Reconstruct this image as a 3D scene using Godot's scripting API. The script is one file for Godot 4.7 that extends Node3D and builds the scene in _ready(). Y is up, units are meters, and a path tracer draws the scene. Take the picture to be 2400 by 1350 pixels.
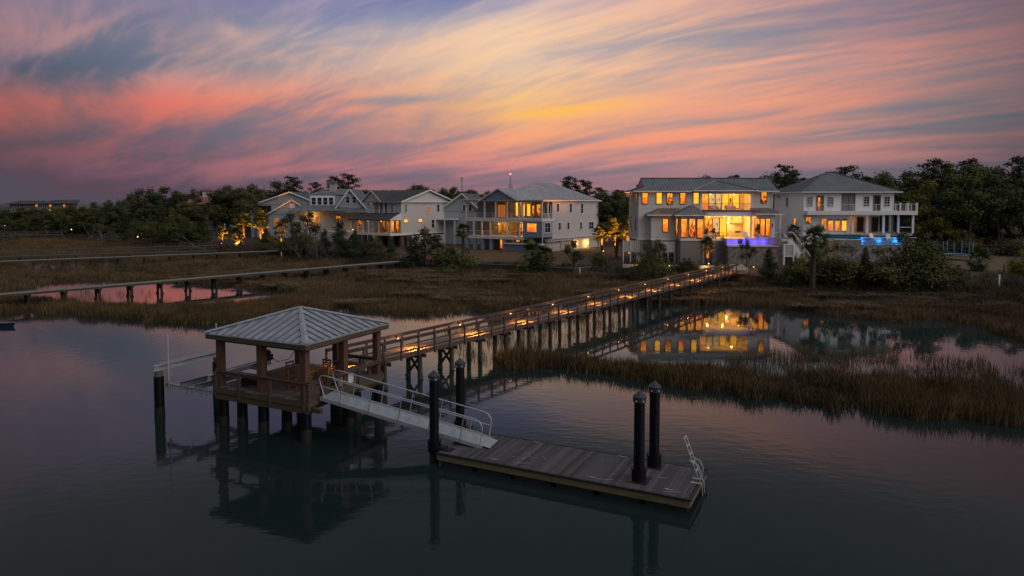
extends Node3D
# A tidal creek at dusk: a covered dock with a gangway and a floating dock, a lit boardwalk over the marsh, lit houses behind.

func _ready() -> void:
	# camera: a level horizon a third down the frame, a slight downward tilt, the rest by shifting the lens
	var cam := Camera3D.new()
	cam.name = "camera"
	cam.position = Vector3(0, 10.5, 0)
	cam.rotation.x = -deg_to_rad(3.2)
	cam.near = 0.1
	cam.far = 4000.0
	cam.projection = Camera3D.PROJECTION_FRUSTUM
	cam.size = 0.1 * 1350.0 / 1620.0
	cam.frustum_offset = Vector2(0.0, -0.1 * 107.0 / 1620.0)
	add_child(cam)
	cam.current = true
	# sky
	var env := Environment.new()
	var sm := PanoramaSkyMaterial.new()
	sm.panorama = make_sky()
	var sky := Sky.new()
	sky.sky_material = sm
	env.background_mode = Environment.BG_SKY
	env.sky = sky
	env.background_energy_multiplier = 1.0
	env.tonemap_mode = Environment.TONE_MAPPER_LINEAR
	env.tonemap_exposure = 1.0
	env.sdfgi_enabled = true
	env.ssao_enabled = true
	env.ssil_enabled = true
	var we := WorldEnvironment.new()
	we.name = "world_environment"
	we.environment = env
	add_child(we)
	# the last soft skylight, from high on the right behind the camera
	var sun := DirectionalLight3D.new()
	sun.name = "evening_skylight"
	sun.light_color = Color(1.0, 0.965, 0.95)
	sun.light_energy = 0.36
	sun.light_angular_distance = 60.0
	sun.shadow_enabled = true
	sun.sky_mode = DirectionalLight3D.SKY_MODE_LIGHT_ONLY
	add_child(sun)
	sun.basis = Basis.looking_at(-Vector3(0.78, 0.55, 0.50))

	textures()
	materials()
	ground_and_water()
	marsh()
	center_house()
	beige_house()
	main_house()
	pools()
	white_house()
	far_houses()
	left_docks()
	boardwalk()
	pavilion()
	pavilion_things()
	boat_lift()
	floating_dock()
	gangway()
	palm_kind()
	tree_kinds()
	planting()
	small_things()

# ------------------------------------------------------------------ mesh builder
class MB:
	var v := PackedVector3Array()
	var n := PackedVector3Array()
	var t := PackedVector2Array()
	var c := PackedColorArray()
	var col := Color.WHITE
	var uo := Vector2.ZERO
	func tri(a: Vector3, b: Vector3, d: Vector3, nn: Vector3, ua := Vector2.ZERO, ub := Vector2.ZERO, ud := Vector2.ZERO) -> void:
		v.append(a)
		t.append(ua)
		if (b - a).cross(d - a).dot(nn) > 0.0:
			v.append(d)
			v.append(b)
			t.append(ud)
			t.append(ub)
		else:
			v.append(b)
			v.append(d)
			t.append(ub)
			t.append(ud)
		for i in 3:
			n.append(nn)
			c.append(col)
	func quad(a: Vector3, b: Vector3, d: Vector3, e: Vector3, hint: Vector3, ua := Vector2(0, 1), ub := Vector2(1, 1), ud := Vector2(1, 0), ue := Vector2(0, 0)) -> void:
		var nn := (b - a).cross(d - a)
		if nn.length_squared() < 1e-12:
			nn = (d - a).cross(e - a)
		nn = nn.normalized()
		if nn.dot(hint) < 0.0:
			nn = -nn
		tri(a, b, d, nn, ua, ub, ud)
		tri(a, d, e, nn, ua, ud, ue)
	func poly(p: Array, hint: Vector3) -> void:
		var nn: Vector3 = (p[1] - p[0]).cross(p[2] - p[0]).normalized()
		if nn.dot(hint) < 0.0:
			nn = -nn
		for i in range(1, p.size() - 1):
			tri(p[0], p[i], p[i + 1], nn, Vector2(p[0].x, p[0].z), Vector2(p[i].x, p[i].z), Vector2(p[i + 1].x, p[i + 1].z))
	func box(center: Vector3, size: Vector3, b := Basis()) -> void:
		var h := size * 0.5
		for k in 3:
			var i := (k + 1) % 3
			var j := (k + 2) % 3
			if size[j] > size[i]:
				var sw := i
				i = j
				j = sw
			for s in [-1.0, 1.0]:
				var o := Vector3.ZERO
				o[k] = s * h[k]
				var ei := Vector3.ZERO
				ei[i] = h[i]
				var ej := Vector3.ZERO
				ej[j] = h[j]
				var kk := uo + Vector2(0.0, k * 0.37 + s * 0.11)
				quad(center + b * (o - ei - ej), center + b * (o + ei - ej), center + b * (o + ei + ej), center + b * (o - ei + ej), b * o, kk + Vector2(-h[i], -h[j]), kk + Vector2(h[i], -h[j]), kk + Vector2(h[i], h[j]), kk + Vector2(-h[i], h[j]))
	func ext(x0: float, x1: float, y0: float, y1: float, z0: float, z1: float) -> void:
		box(Vector3(x0 + x1, y0 + y1, z0 + z1) * 0.5, Vector3(absf(x1 - x0), absf(y1 - y0), absf(z1 - z0)))
	func beam(a: Vector3, b: Vector3, w: float, h: float, up := Vector3.UP) -> void:
		var z := (b - a).normalized()
		var x := up.cross(z)
		if x.length() < 0.01:
			x = Vector3.RIGHT.cross(z)
		x = x.normalized()
		box((a + b) * 0.5, Vector3(w, h, a.distance_to(b)), Basis(x, z.cross(x), z))
	func tube(p: Array, r0: float, sides := 6, r1 := -1.0) -> void:
		if r1 < 0.0:
			r1 = r0
		var rings := []
		var nor := []
		var px := Vector3.ZERO
		for i in p.size():
			var d: Vector3 = (p[mini(i + 1, p.size() - 1)] - p[maxi(i - 1, 0)]).normalized()
			var x := px - d * px.dot(d)
			if x.length() < 0.05:
				x = (Vector3.UP if absf(d.y) < 0.9 else Vector3.RIGHT).cross(d)
			x = x.normalized()
			px = x
			var y := d.cross(x)
			var r := lerpf(r0, r1, float(i) / maxf(1.0, p.size() - 1.0))
			var ring := []
			var nr := []
			for k in sides:
				var a := TAU * k / sides
				var q := x * cos(a) + y * sin(a)
				nr.append(q)
				ring.append(p[i] + q * r)
			rings.append(ring)
			nor.append(nr)
		for i in p.size() - 1:
			for k in sides:
				var k2 := (k + 1) % sides
				smooth(rings[i][k], rings[i][k2], rings[i + 1][k2], rings[i + 1][k], nor[i][k], nor[i][k2], nor[i + 1][k2], nor[i + 1][k], Vector2(i, float(k) / sides), Vector2(i + 1, float(k + 1) / sides))
		for e in [0, p.size() - 1]:
			var d: Vector3 = (p[0] - p[1]) if e == 0 else (p[e] - p[e - 1])
			for k in range(1, sides - 1):
				tri(rings[e][0], rings[e][k], rings[e][k + 1], d.normalized())
	func smooth(a: Vector3, b: Vector3, d: Vector3, e: Vector3, na: Vector3, nb: Vector3, nd: Vector3, ne: Vector3, u0 := Vector2.ZERO, u1 := Vector2.ONE) -> void:
		var f := na + nb + nd + ne
		for w in [[a, b, d, na, nb, nd, u0, Vector2(u0.x, u1.y), u1], [a, d, e, na, nd, ne, u0, u1, Vector2(u1.x, u0.y)]]:
			var o := [0, 1, 2]
			if (w[1] - w[0]).cross(w[2] - w[0]).dot(f) > 0.0:
				o = [0, 2, 1]
			for i in o:
				v.append(w[i])
				n.append(w[3 + i])
				t.append(w[6 + i])
				c.append(col)
	func lathe(at: Vector3, prof: Array, sides := 16) -> void:
		for i in prof.size() - 1:
			var p: Vector2 = prof[i]
			var q: Vector2 = prof[i + 1]
			var sl := Vector2(q.y - p.y, p.x - q.x).normalized()
			for k in sides:
				var a := TAU * k / sides
				var b := TAU * (k + 1) / sides
				var da := Vector3(cos(a), 0, sin(a))
				var db := Vector3(cos(b), 0, sin(b))
				var na := da * sl.x + Vector3.UP * sl.y
				var nb := db * sl.x + Vector3.UP * sl.y
				smooth(at + da * p.x + Vector3.UP * p.y, at + db * p.x + Vector3.UP * p.y, at + db * q.x + Vector3.UP * q.y, at + da * q.x + Vector3.UP * q.y, na, nb, nb, na)
	func slab(p: Array, th := 0.12) -> void:
		var lo := []
		var mid := Vector3.ZERO
		for q in p:
			lo.append(q - Vector3(0, th, 0))
			mid += q / p.size()
		poly(p, Vector3.UP)
		poly(lo, Vector3.DOWN)
		for i in p.size():
			var j: int = (i + 1) % p.size()
			quad(p[i], p[j], lo[j], lo[i], (p[i] + p[j]) * 0.5 - mid)
	func ribs(p: Array, step: float, w := 0.05, h := 0.05) -> int:
		return ribs_list(p, step).reduce(func(acc, s): beam(s[0] + Vector3(0, h * 0.5, 0), s[1] + Vector3(0, h * 0.5, 0), w, h); return acc + 1, 0)
	static func ribs_list(p: Array, step: float) -> Array:
		var nn: Vector3 = (p[1] - p[0]).cross(p[2] - p[0]).normalized()
		var e := Vector3.UP.cross(nn).normalized()
		var s := nn.cross(e)
		var lo := INF
		var hi := -INF
		for q in p:
			lo = minf(lo, q.dot(e))
			hi = maxf(hi, q.dot(e))
		var out := []
		var k := lo + step * 0.5
		while k < hi:
			var ts := []
			for i in p.size():
				var a: Vector3 = p[i]
				var b: Vector3 = p[(i + 1) % p.size()]
				var ka := a.dot(e) - k
				var kb := b.dot(e) - k
				if ka * kb < 0.0:
					ts.append(a.lerp(b, ka / (ka - kb)))
			if ts.size() == 2 and ts[0].distance_to(ts[1]) > 0.15:
				out.append(ts)
			k += step
		return out
	func mesh() -> ArrayMesh:
		var a := []
		a.resize(Mesh.ARRAY_MAX)
		a[Mesh.ARRAY_VERTEX] = v
		a[Mesh.ARRAY_NORMAL] = n
		a[Mesh.ARRAY_TEX_UV] = t
		a[Mesh.ARRAY_COLOR] = c
		var m := ArrayMesh.new()
		m.add_surface_from_arrays(Mesh.PRIMITIVE_TRIANGLES, a)
		return m

# ------------------------------------------------------------------ naming and nodes
var M := {}
var T := {}
var taken := {}
var HP := Vector3.ZERO

func numbered(called: String) -> String:
	var k: int = taken.get(called, 0)
	taken[called] = k + 1
	return called if k == 0 else "%s_%03d" % [called, k]

func tag(o: Node3D, label := "", category := "", group := "", kind := "") -> void:
	for m in [["label", label], ["category", category], ["group", group], ["kind", kind]]:
		if m[1] != "":
			o.set_meta(m[0], m[1])

func thing(called: String, label: String, category: String, pos := Vector3.ZERO, turn := 0.0, group := "") -> Node3D:
	var o := Node3D.new()
	o.name = numbered(called)
	add_child(o, true)
	o.position = pos
	o.rotation.y = turn
	tag(o, label, category, group)
	return o

func copy(o: Node3D, label: String, pos: Vector3, turn: float, sc := Vector3.ONE) -> Node3D:
	var base := String(o.name).rstrip("0123456789").rstrip("_")
	var c: Node3D = o.duplicate()
	c.name = numbered(base)
	add_child(c, true)
	c.position = pos
	c.rotation.y = turn
	c.scale = sc
	c.set_meta("label", label)
	return c

func part(called: String, mb, mat: Material, parent: Node3D, pos := Vector3.ZERO, label := "") -> MeshInstance3D:
	var o := MeshInstance3D.new()
	o.name = called
	o.mesh = mb.mesh() if mb is MB else mb
	o.material_override = mat
	o.position = pos
	parent.add_child(o, true)
	if label != "":
		o.set_meta("label", label)
	return o

func solo(called: String, mb, mat: Material, label: String, category: String, pos := Vector3.ZERO, turn := 0.0, group := "") -> MeshInstance3D:
	var o := part(numbered(called), mb, mat, self, pos)
	o.rotation.y = turn
	tag(o, label, category, group)
	return o

func setting(called: String, mb, mat: Material, pos := Vector3.ZERO) -> MeshInstance3D:
	var o := part(called, mb, mat, self, pos)
	o.set_meta("kind", "structure")
	return o

func stuff(o: Node3D) -> Node3D:
	o.set_meta("kind", "stuff")
	return o

func lin(r: float, g: float, b: float) -> Color:
	return Color(r, g, b).linear_to_srgb()

func mat(key: String, color: Color, rough := 0.8, metal := 0.0, tex := "", scale := 1.0, spec := 0.5) -> StandardMaterial3D:
	var m := StandardMaterial3D.new()
	m.resource_name = key
	m.albedo_color = color.linear_to_srgb()
	m.roughness = rough
	m.metallic = metal
	m.metallic_specular = spec
	if tex != "":
		m.albedo_texture = T[tex]
		if tex == "wood":
			m.uv1_scale = Vector3(0.22, 1.1, 1) * scale
		else:
			m.uv1_triplanar = true
			m.uv1_world_triplanar = tex == "mottle"
			m.uv1_scale = Vector3.ONE * scale
	M[key] = m
	return m

func glow(key: String, color: Color, energy: float) -> StandardMaterial3D:
	var m := StandardMaterial3D.new()
	m.resource_name = key
	m.albedo_color = Color(0.1, 0.1, 0.1)
	m.emission_enabled = true
	m.emission = color
	m.emission_energy_multiplier = energy
	M[key] = m
	return m

func leafy(key: String, back := 0.25, rough := 0.75) -> StandardMaterial3D:
	var m := StandardMaterial3D.new()
	m.resource_name = key
	m.albedo_color = Color.WHITE
	m.vertex_color_use_as_albedo = true
	m.roughness = rough
	m.metallic_specular = 0.3
	m.cull_mode = BaseMaterial3D.CULL_DISABLED
	m.backlight_enabled = true
	m.backlight = Color(back, back, back)
	M[key] = m
	return m

# a small glowing bulb with a real lamp inside it
func lamp(called: String, parent: Node3D, pos: Vector3, r: float, bulb: Material, color: Color, energy: float) -> MeshInstance3D:
	var s := SphereMesh.new()
	s.radius = r
	s.height = 2.0 * r
	s.radial_segments = 12
	s.rings = 6
	var o := part(called, s, bulb, parent, pos)
	var l := OmniLight3D.new()
	l.name = called + "_light"
	l.light_color = color
	l.light_energy = energy
	l.omni_range = 30.0
	l.omni_attenuation = 2.0
	l.light_size = r
	l.shadow_enabled = true
	o.add_child(l)
	return o

# a small hooded lamp that shines straight down
func down_lamp(called: String, parent: Node3D, pos: Vector3, r: float, energy: float) -> void:
	var s := SphereMesh.new()
	s.radius = r
	s.height = 2.0 * r
	s.radial_segments = 10
	s.rings = 5
	var o := part(called, s, M.bulb_small, parent, pos)
	var l := SpotLight3D.new()
	l.name = called + "_beam"
	l.light_color = Color(1.0, 0.64, 0.24)
	l.light_energy = energy
	l.spot_range = 30.0
	l.spot_attenuation = 2.0
	l.spot_angle = 70.0
	l.spot_angle_attenuation = 0.8
	l.light_size = r
	l.shadow_enabled = true
	l.rotation.x = -PI / 2
	o.add_child(l)

const ORD := ["first", "second", "third", "fourth", "fifth", "sixth", "seventh", "eighth", "ninth", "tenth", "eleventh", "twelfth", "thirteenth", "fourteenth", "fifteenth", "sixteenth", "seventeenth", "eighteenth", "nineteenth", "twentieth"]
const TENS := ["", "", "twenty", "thirty", "forty", "fifty", "sixty", "seventy", "eighty"]
func ordinal(i: int) -> String:
	if i < 20:
		return ORD[i]
	if (i + 1) % 10 == 0:
		return "fortieth" if i == 39 else "thirtieth" if i == 29 else TENS[(i + 1) / 10].trim_suffix("y") + "ieth"
	return TENS[(i + 1) / 10] + "-" + ORD[i % 10]

# ------------------------------------------------------------------ the sky
func px(r: int, g: int, b: int) -> Vector3:
	var k := Color8(r, g, b).srgb_to_linear()
	return Vector3(k.r, k.g, k.b)

var sky_rows := [0.0, 80.0, 160.0, 240.0, 320.0, 400.0, 470.0]
var sky_gap := [
	[px(92, 96, 138), px(104, 110, 165), px(106, 112, 188), px(122, 126, 192), px(135, 130, 172), px(125, 115, 150), px(108, 92, 108)],
	[px(95, 100, 132), px(115, 120, 155), px(140, 145, 182), px(165, 165, 186), px(155, 145, 162), px(140, 120, 142), px(112, 96, 110)],
	[px(75, 85, 115), px(98, 113, 140), px(140, 145, 165), px(188, 170, 166), px(172, 150, 152), px(150, 130, 140), px(106, 102, 112)],
	[px(108, 82, 88), px(128, 102, 116), px(148, 127, 142), px(185, 156, 152), px(165, 146, 146), px(146, 126, 132), px(96, 96, 106)],
	[px(88, 72, 88), px(112, 90, 110), px(134, 115, 135), px(158, 130, 140), px(155, 135, 140), px(130, 118, 130), px(88, 88, 100)],
	[px(70, 61, 80), px(98, 77, 98), px(124, 92, 118), px(145, 105, 124), px(140, 110, 130), px(115, 100, 118), px(84, 77, 94)],
	[px(54, 50, 67), px(76, 64, 84), px(104, 80, 102), px(124, 92, 114), px(120, 96, 118), px(95, 82, 105), px(70, 65, 82)]]
var sky_cloud := [
	[px(138, 118, 138), px(150, 138, 164), px(168, 160, 186), px(215, 190, 186), px(240, 180, 152), px(205, 140, 132), px(150, 102, 106)],
	[px(168, 124, 130), px(185, 146, 145), px(226, 186, 166), px(250, 206, 162), px(250, 186, 142), px(218, 146, 130), px(164, 108, 108)],
	[px(135, 112, 130), px(192, 150, 146), px(236, 182, 152), px(255, 206, 156), px(250, 180, 140), px(226, 146, 126), px(162, 108, 106)],
	[px(196, 98, 88), px(228, 116, 98), px(250, 150, 112), px(255, 194, 112), px(250, 166, 126), px(230, 142, 116), px(172, 112, 106)],
	[px(140, 86, 86), px(184, 102, 102), px(215, 132, 117), px(250, 164, 116), px(250, 152, 116), px(226, 142, 116), px(172, 102, 96)],
	[px(90, 70, 88), px(150, 86, 106), px(210, 112, 116), px(236, 126, 116), px(210, 126, 126), px(160, 112, 126), px(122, 86, 100)],
	[px(60, 53, 70), px(84, 68, 88), px(130, 90, 108), px(150, 102, 118), px(134, 102, 120), px(100, 86, 108), px(75, 67, 85)]]

func grid(g: Array, x: float, y: float) -> Vector3:
	var fx := clampf(x / 400.0, 0.0, 5.999)
	var ix := int(fx)
	fx -= ix
	var iy := 0
	while iy < 5 and y > sky_rows[iy + 1]:
		iy += 1
	var fy: float = clampf((y - sky_rows[iy]) / (sky_rows[iy + 1] - sky_rows[iy]), 0.0, 1.0)
	var a: Vector3 = g[iy][ix].lerp(g[iy][ix + 1], fx)
	var b: Vector3 = g[iy + 1][ix].lerp(g[iy + 1][ix + 1], fx)
	return a.lerp(b, fy)

func bump(x: float, y: float, cx: float, cy: float, sx: float, sy: float, slope: float) -> float:
	var dx := (x - cx) / sx
	var dy := (y - cy - (x - cx) * slope) / sy
	return exp(-dx * dx - dy * dy)

func make_sky() -> ImageTexture:
	var w := 4096
	var h := 2048
	var data := PackedFloat32Array()
	data.resize(w * h * 3)
	var na := FastNoiseLite.new()
	na.noise_type = FastNoiseLite.TYPE_SIMPLEX
	na.frequency = 1.0
	na.seed = 11
	na.fractal_octaves = 5
	na.fractal_gain = 0.55
	var nb := FastNoiseLite.new()
	nb.noise_type = FastNoiseLite.TYPE_SIMPLEX
	nb.frequency = 1.0
	nb.seed = 4
	nb.fractal_octaves = 3
	var nc := FastNoiseLite.new()
	nc.noise_type = FastNoiseLite.TYPE_SIMPLEX
	nc.frequency = 1.0
	nc.seed = 29
	nc.fractal_octaves = 5
	nc.fractal_gain = 0.6
	var nd := FastNoiseLite.new()
	nd.noise_type = FastNoiseLite.TYPE_SIMPLEX
	nd.frequency = 1.0
	nd.seed = 63
	nd.fractal_octaves = 4
	nd.fractal_gain = 0.55
	var vx := sin(deg_to_rad(-24.0))
	var vz := -cos(deg_to_rad(-24.0))
	for j in h / 2 + 2:
		var el := (0.5 - (j + 0.5) / h) * PI
		var ce := cos(el)
		var se := maxf(sin(el), 0.0)
		var inner := el < 0.45
		var i := 0
		while i < w:
			var az := (i + 0.5) / w * TAU
			if az > PI:
				az -= TAU
			var aa := absf(az)
			var near := aa < 0.8 and inner
			var step := 1 if near else 4
			# cloud sheet seen in perspective
			var k := 1.0 / (se + 0.085)
			var dx := sin(az) * ce * k
			var dz := -cos(az) * ce * k
			var sa := deg_to_rad(-41.0)
			var ux := sin(sa)
			var uz := -cos(sa)
			var al := dx * ux + dz * uz
			var ac := -dx * uz + dz * ux
			var wx := nb.get_noise_2d(al * 0.20 + 3.0, ac * 0.45) * 0.26
			var m1 := na.get_noise_2d(al * 0.19 + 7.0, (ac + wx) * 0.85)
			var m2 := nc.get_noise_2d(al * 1.1, (ac + wx * 0.8) * 5.6)
			var hi := 0.45 + 0.55 * smoothstep(0.03, 0.2, el)
			var m3 := nd.get_noise_2d(al * 0.42 + 20.0, (ac + wx * 1.2) * 2.5)
			var wisp := pow(1.0 - absf(m3), 5.0) - 0.35
			var al2 := dx * vx + dz * vz
			var ac2 := -dx * vz + dz * vx
			var rag := smoothstep(-0.30, 0.42, nb.get_noise_2d(al * 0.33 - 8.0, ac * 0.6 + 5.0))
			var w2 := pow(1.0 - absf(nd.get_noise_2d(al2 * 0.55 - 4.0, ac2 * 3.4 + 11.0)), 6.0) - 0.3
			var m := m1 * 0.72 + (m2 * 0.34 * rag + wisp * 0.26 * rag + w2 * 0.16 * (1.0 - rag)) * hi + 0.50
			# where the photo's view lies in this sky
			var ca := maxf(cos(az), 0.2)
			var xi := 1200.0 + 1620.0 * tan(clampf(az, -0.75, 0.75))
			var yi := 478.0 - 1620.0 * tan(minf(el, 1.2)) / ca
			var front := 1.0 - smoothstep(0.62, 1.5, aa)
			var low := 1.0 - smoothstep(0.285, 0.37, el)
			var f := front * low
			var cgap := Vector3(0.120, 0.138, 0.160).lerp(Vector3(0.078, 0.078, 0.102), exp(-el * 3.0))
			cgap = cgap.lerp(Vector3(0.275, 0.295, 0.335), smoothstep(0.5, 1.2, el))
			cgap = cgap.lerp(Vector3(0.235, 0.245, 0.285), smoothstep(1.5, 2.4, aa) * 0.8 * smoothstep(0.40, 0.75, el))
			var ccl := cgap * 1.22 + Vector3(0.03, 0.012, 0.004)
			if f > 0.0:
				if front > 0.99 and inner:
					var boost := bump(xi, yi, 560, 228, 640, 34, -0.055) * 0.30 + bump(xi, yi, 1340, 262, 170, 16, -0.11) * 0.6 + bump(xi, yi, 190, 85, 130, 14, -0.42) * 0.6 + bump(xi, yi, 1900, 240, 420, 20, -0.10) * 0.26 + bump(xi, yi, 1500, 316, 500, 22, -0.03) * 0.30 + bump(xi, yi, 1250, 376, 420, 16, -0.04) * 0.25 + bump(xi, yi, 545, 78, 34, 18, 0.25) * 0.55
					boost -= bump(xi, yi, 780, 45, 330, 46, -0.1) * 0.62 + bump(xi, yi, 250, 150, 420, 40, -0.02) * 0.38 + bump(xi, yi, 930, 238, 130, 12, -0.04) * 0.55 + bump(xi, yi, 1320, 190, 200, 14, -0.12) * 0.25 + bump(xi, yi, 350, 322, 420, 26, -0.04) * 0.22 + bump(xi, yi, 2250, 300, 260, 20, -0.1) * 0.3 + bump(xi, yi, 1500, 425, 900, 26, 0.0) * 0.3
					m += boost
				var g := grid(sky_gap, xi, yi)
				var s := grid(sky_cloud, xi, yi)
				var gl := g.x * 0.30 + g.y * 0.55 + g.z * 0.15
				g = g.lerp(Vector3(gl * 0.94, gl * 1.02, gl * 1.14), 0.46)
				var sl := s.x * 0.30 + s.y * 0.60 + s.z * 0.10
				s = s.lerp(Vector3(sl * 1.12, sl, sl * 0.88), 0.10 + 0.2 * smoothstep(330.0, 420.0, yi))
				s *= Vector3(1.0, 1.0, 1.02)
				cgap = cgap.lerp(g, f)
				ccl = ccl.lerp(s, f)
			m = smoothstep(-0.16, 1.16, m)
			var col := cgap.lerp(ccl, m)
			if near:
				var y := bump(xi, yi, 1310, 264, 150, 12, -0.10) * clampf(0.55 + m * 0.45, 0.0, 1.0)
				col = col.lerp(Vector3(0.98, 0.52, 0.10), clampf(y * 0.85, 0.0, 1.0))
			var o := (j * w + i) * 3
			for q in step:
				data[o] = col.x
				data[o + 1] = col.y
				data[o + 2] = col.z
				o += 3
			i += step
	for j in range(h / 2 + 2, h):
		for i in range(0, w * 3, 3):
			var o := j * w * 3 + i
			data[o] = 0.05
			data[o + 1] = 0.05
			data[o + 2] = 0.06
	return ImageTexture.create_from_image(Image.create_from_data(w, h, false, Image.FORMAT_RGBF, data.to_byte_array()))

# ------------------------------------------------------------------ textures and materials
func noise_tex(freq: float, lo: float, hi: float, seed_: int, oct := 4) -> NoiseTexture2D:
	var f := FastNoiseLite.new()
	f.seed = seed_
	f.frequency = freq
	f.fractal_octaves = oct
	var t := NoiseTexture2D.new()
	t.width = 256
	t.height = 256
	t.seamless = true
	t.noise = f
	var g := Gradient.new()
	g.set_color(0, Color(lo, lo, lo))
	g.set_color(1, Color(hi, hi, hi))
	t.color_ramp = g
	return t

func wood_tex() -> ImageTexture:
	var im := Image.create(256, 256, false, Image.FORMAT_RGB8)
	var f := FastNoiseLite.new()
	f.seed = 5
	f.frequency = 1.0
	f.fractal_octaves = 4
	for y in 256:
		for x in 256:
			var a := f.get_noise_2d(cos(x * TAU / 256.0) * 1.3 + y * 0.22, sin(x * TAU / 256.0) * 1.3 + y * 0.05)
			var b := f.get_noise_2d(x * 0.011 + 40.0, y * 0.35)
			var k := clampf(0.78 + a * 0.30 + b * 0.16, 0.35, 1.0)
			im.set_pixel(x, y, Color(k, k * 0.985, k * 0.96))
	return ImageTexture.create_from_image(im)

# the look into a lit room: ceiling brighter, soft curtain folds, something dim low down
func room_tex(seed_: int, mode: int) -> ImageTexture:
	var im := Image.create(48, 64, false, Image.FORMAT_RGB8)
	var f := FastNoiseLite.new()
	f.seed = seed_
	f.frequency = 1.0
	f.fractal_octaves = 3
	for y in 64:
		for x in 48:
			var up := 1.0 - y / 63.0
			var k := 0.78 + 0.24 * up + 0.14 * f.get_noise_2d(x * 0.13, y * 0.012) + 0.20 * f.get_noise_2d(x * 0.03 + 9.0, y * 0.03)
			if mode == 1:
				k = 0.98 + 0.12 * f.get_noise_2d(x * 0.30, y * 0.006)
			elif mode == 2:
				k -= 0.62 * smoothstep(0.16, 0.24, f.get_noise_2d(x * 0.045 + 30.0, y * 0.03) + 0.30 - up * 0.75)
			k = clampf(k, 0.12, 1.15)
			if mode == 3:
				k = clampf(0.86 + 0.25 * f.get_noise_2d(x * 0.2, y * 0.03) - 0.5 * smoothstep(0.1, 0.4, f.get_noise_2d(x * 0.04 + 7.0, y * 0.04) - up * 0.6 + 0.2), 0.15, 1.0)
				im.set_pixel(x, y, Color(k, k * 0.80, k * 0.52))
				continue
			im.set_pixel(x, y, Color(clampf(k * 1.06, 0, 1), clampf(k * k * (0.70 if mode == 1 else 0.61), 0, 1), clampf(k * k * k * 0.18, 0, 1)))
	return ImageTexture.create_from_image(im)

func board_tex() -> ImageTexture:
	var im := Image.create(8, 64, false, Image.FORMAT_RGB8)
	for y in 64:
		var k := fmod(y, 16.0) / 16.0
		k = k if k > 0.1 else 1.0 - k * 10.0
		for x in 8:
			im.set_pixel(x, y, Color(k, k, k))
	return ImageTexture.create_from_image(im)

func sided(key: String, color: Color, rough := 0.75) -> StandardMaterial3D:
	var m := mat(key, color, rough)
	m.uv1_triplanar = true
	m.heightmap_enabled = true
	m.heightmap_texture = T.boards
	m.heightmap_scale = 2.0
	m.uv1_scale = Vector3(1.0, 1.0, 1.0) * (1.0 / 0.8)
	return m

func textures() -> void:
	T.mottle = noise_tex(0.018, 0.62, 1.0, 3)
	T.soft = noise_tex(0.008, 0.88, 1.0, 8, 3)
	T.wear = noise_tex(0.014, 0.74, 1.0, 15, 5)
	T.rough = noise_tex(0.05, 0.45, 1.0, 21)
	T.wood = wood_tex()
	T.boards = board_tex()
	for i in 7:
		T["room%d" % i] = room_tex(40 + i * 3, [0, 2, 2, 1, 2, 0, 3][i])

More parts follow.
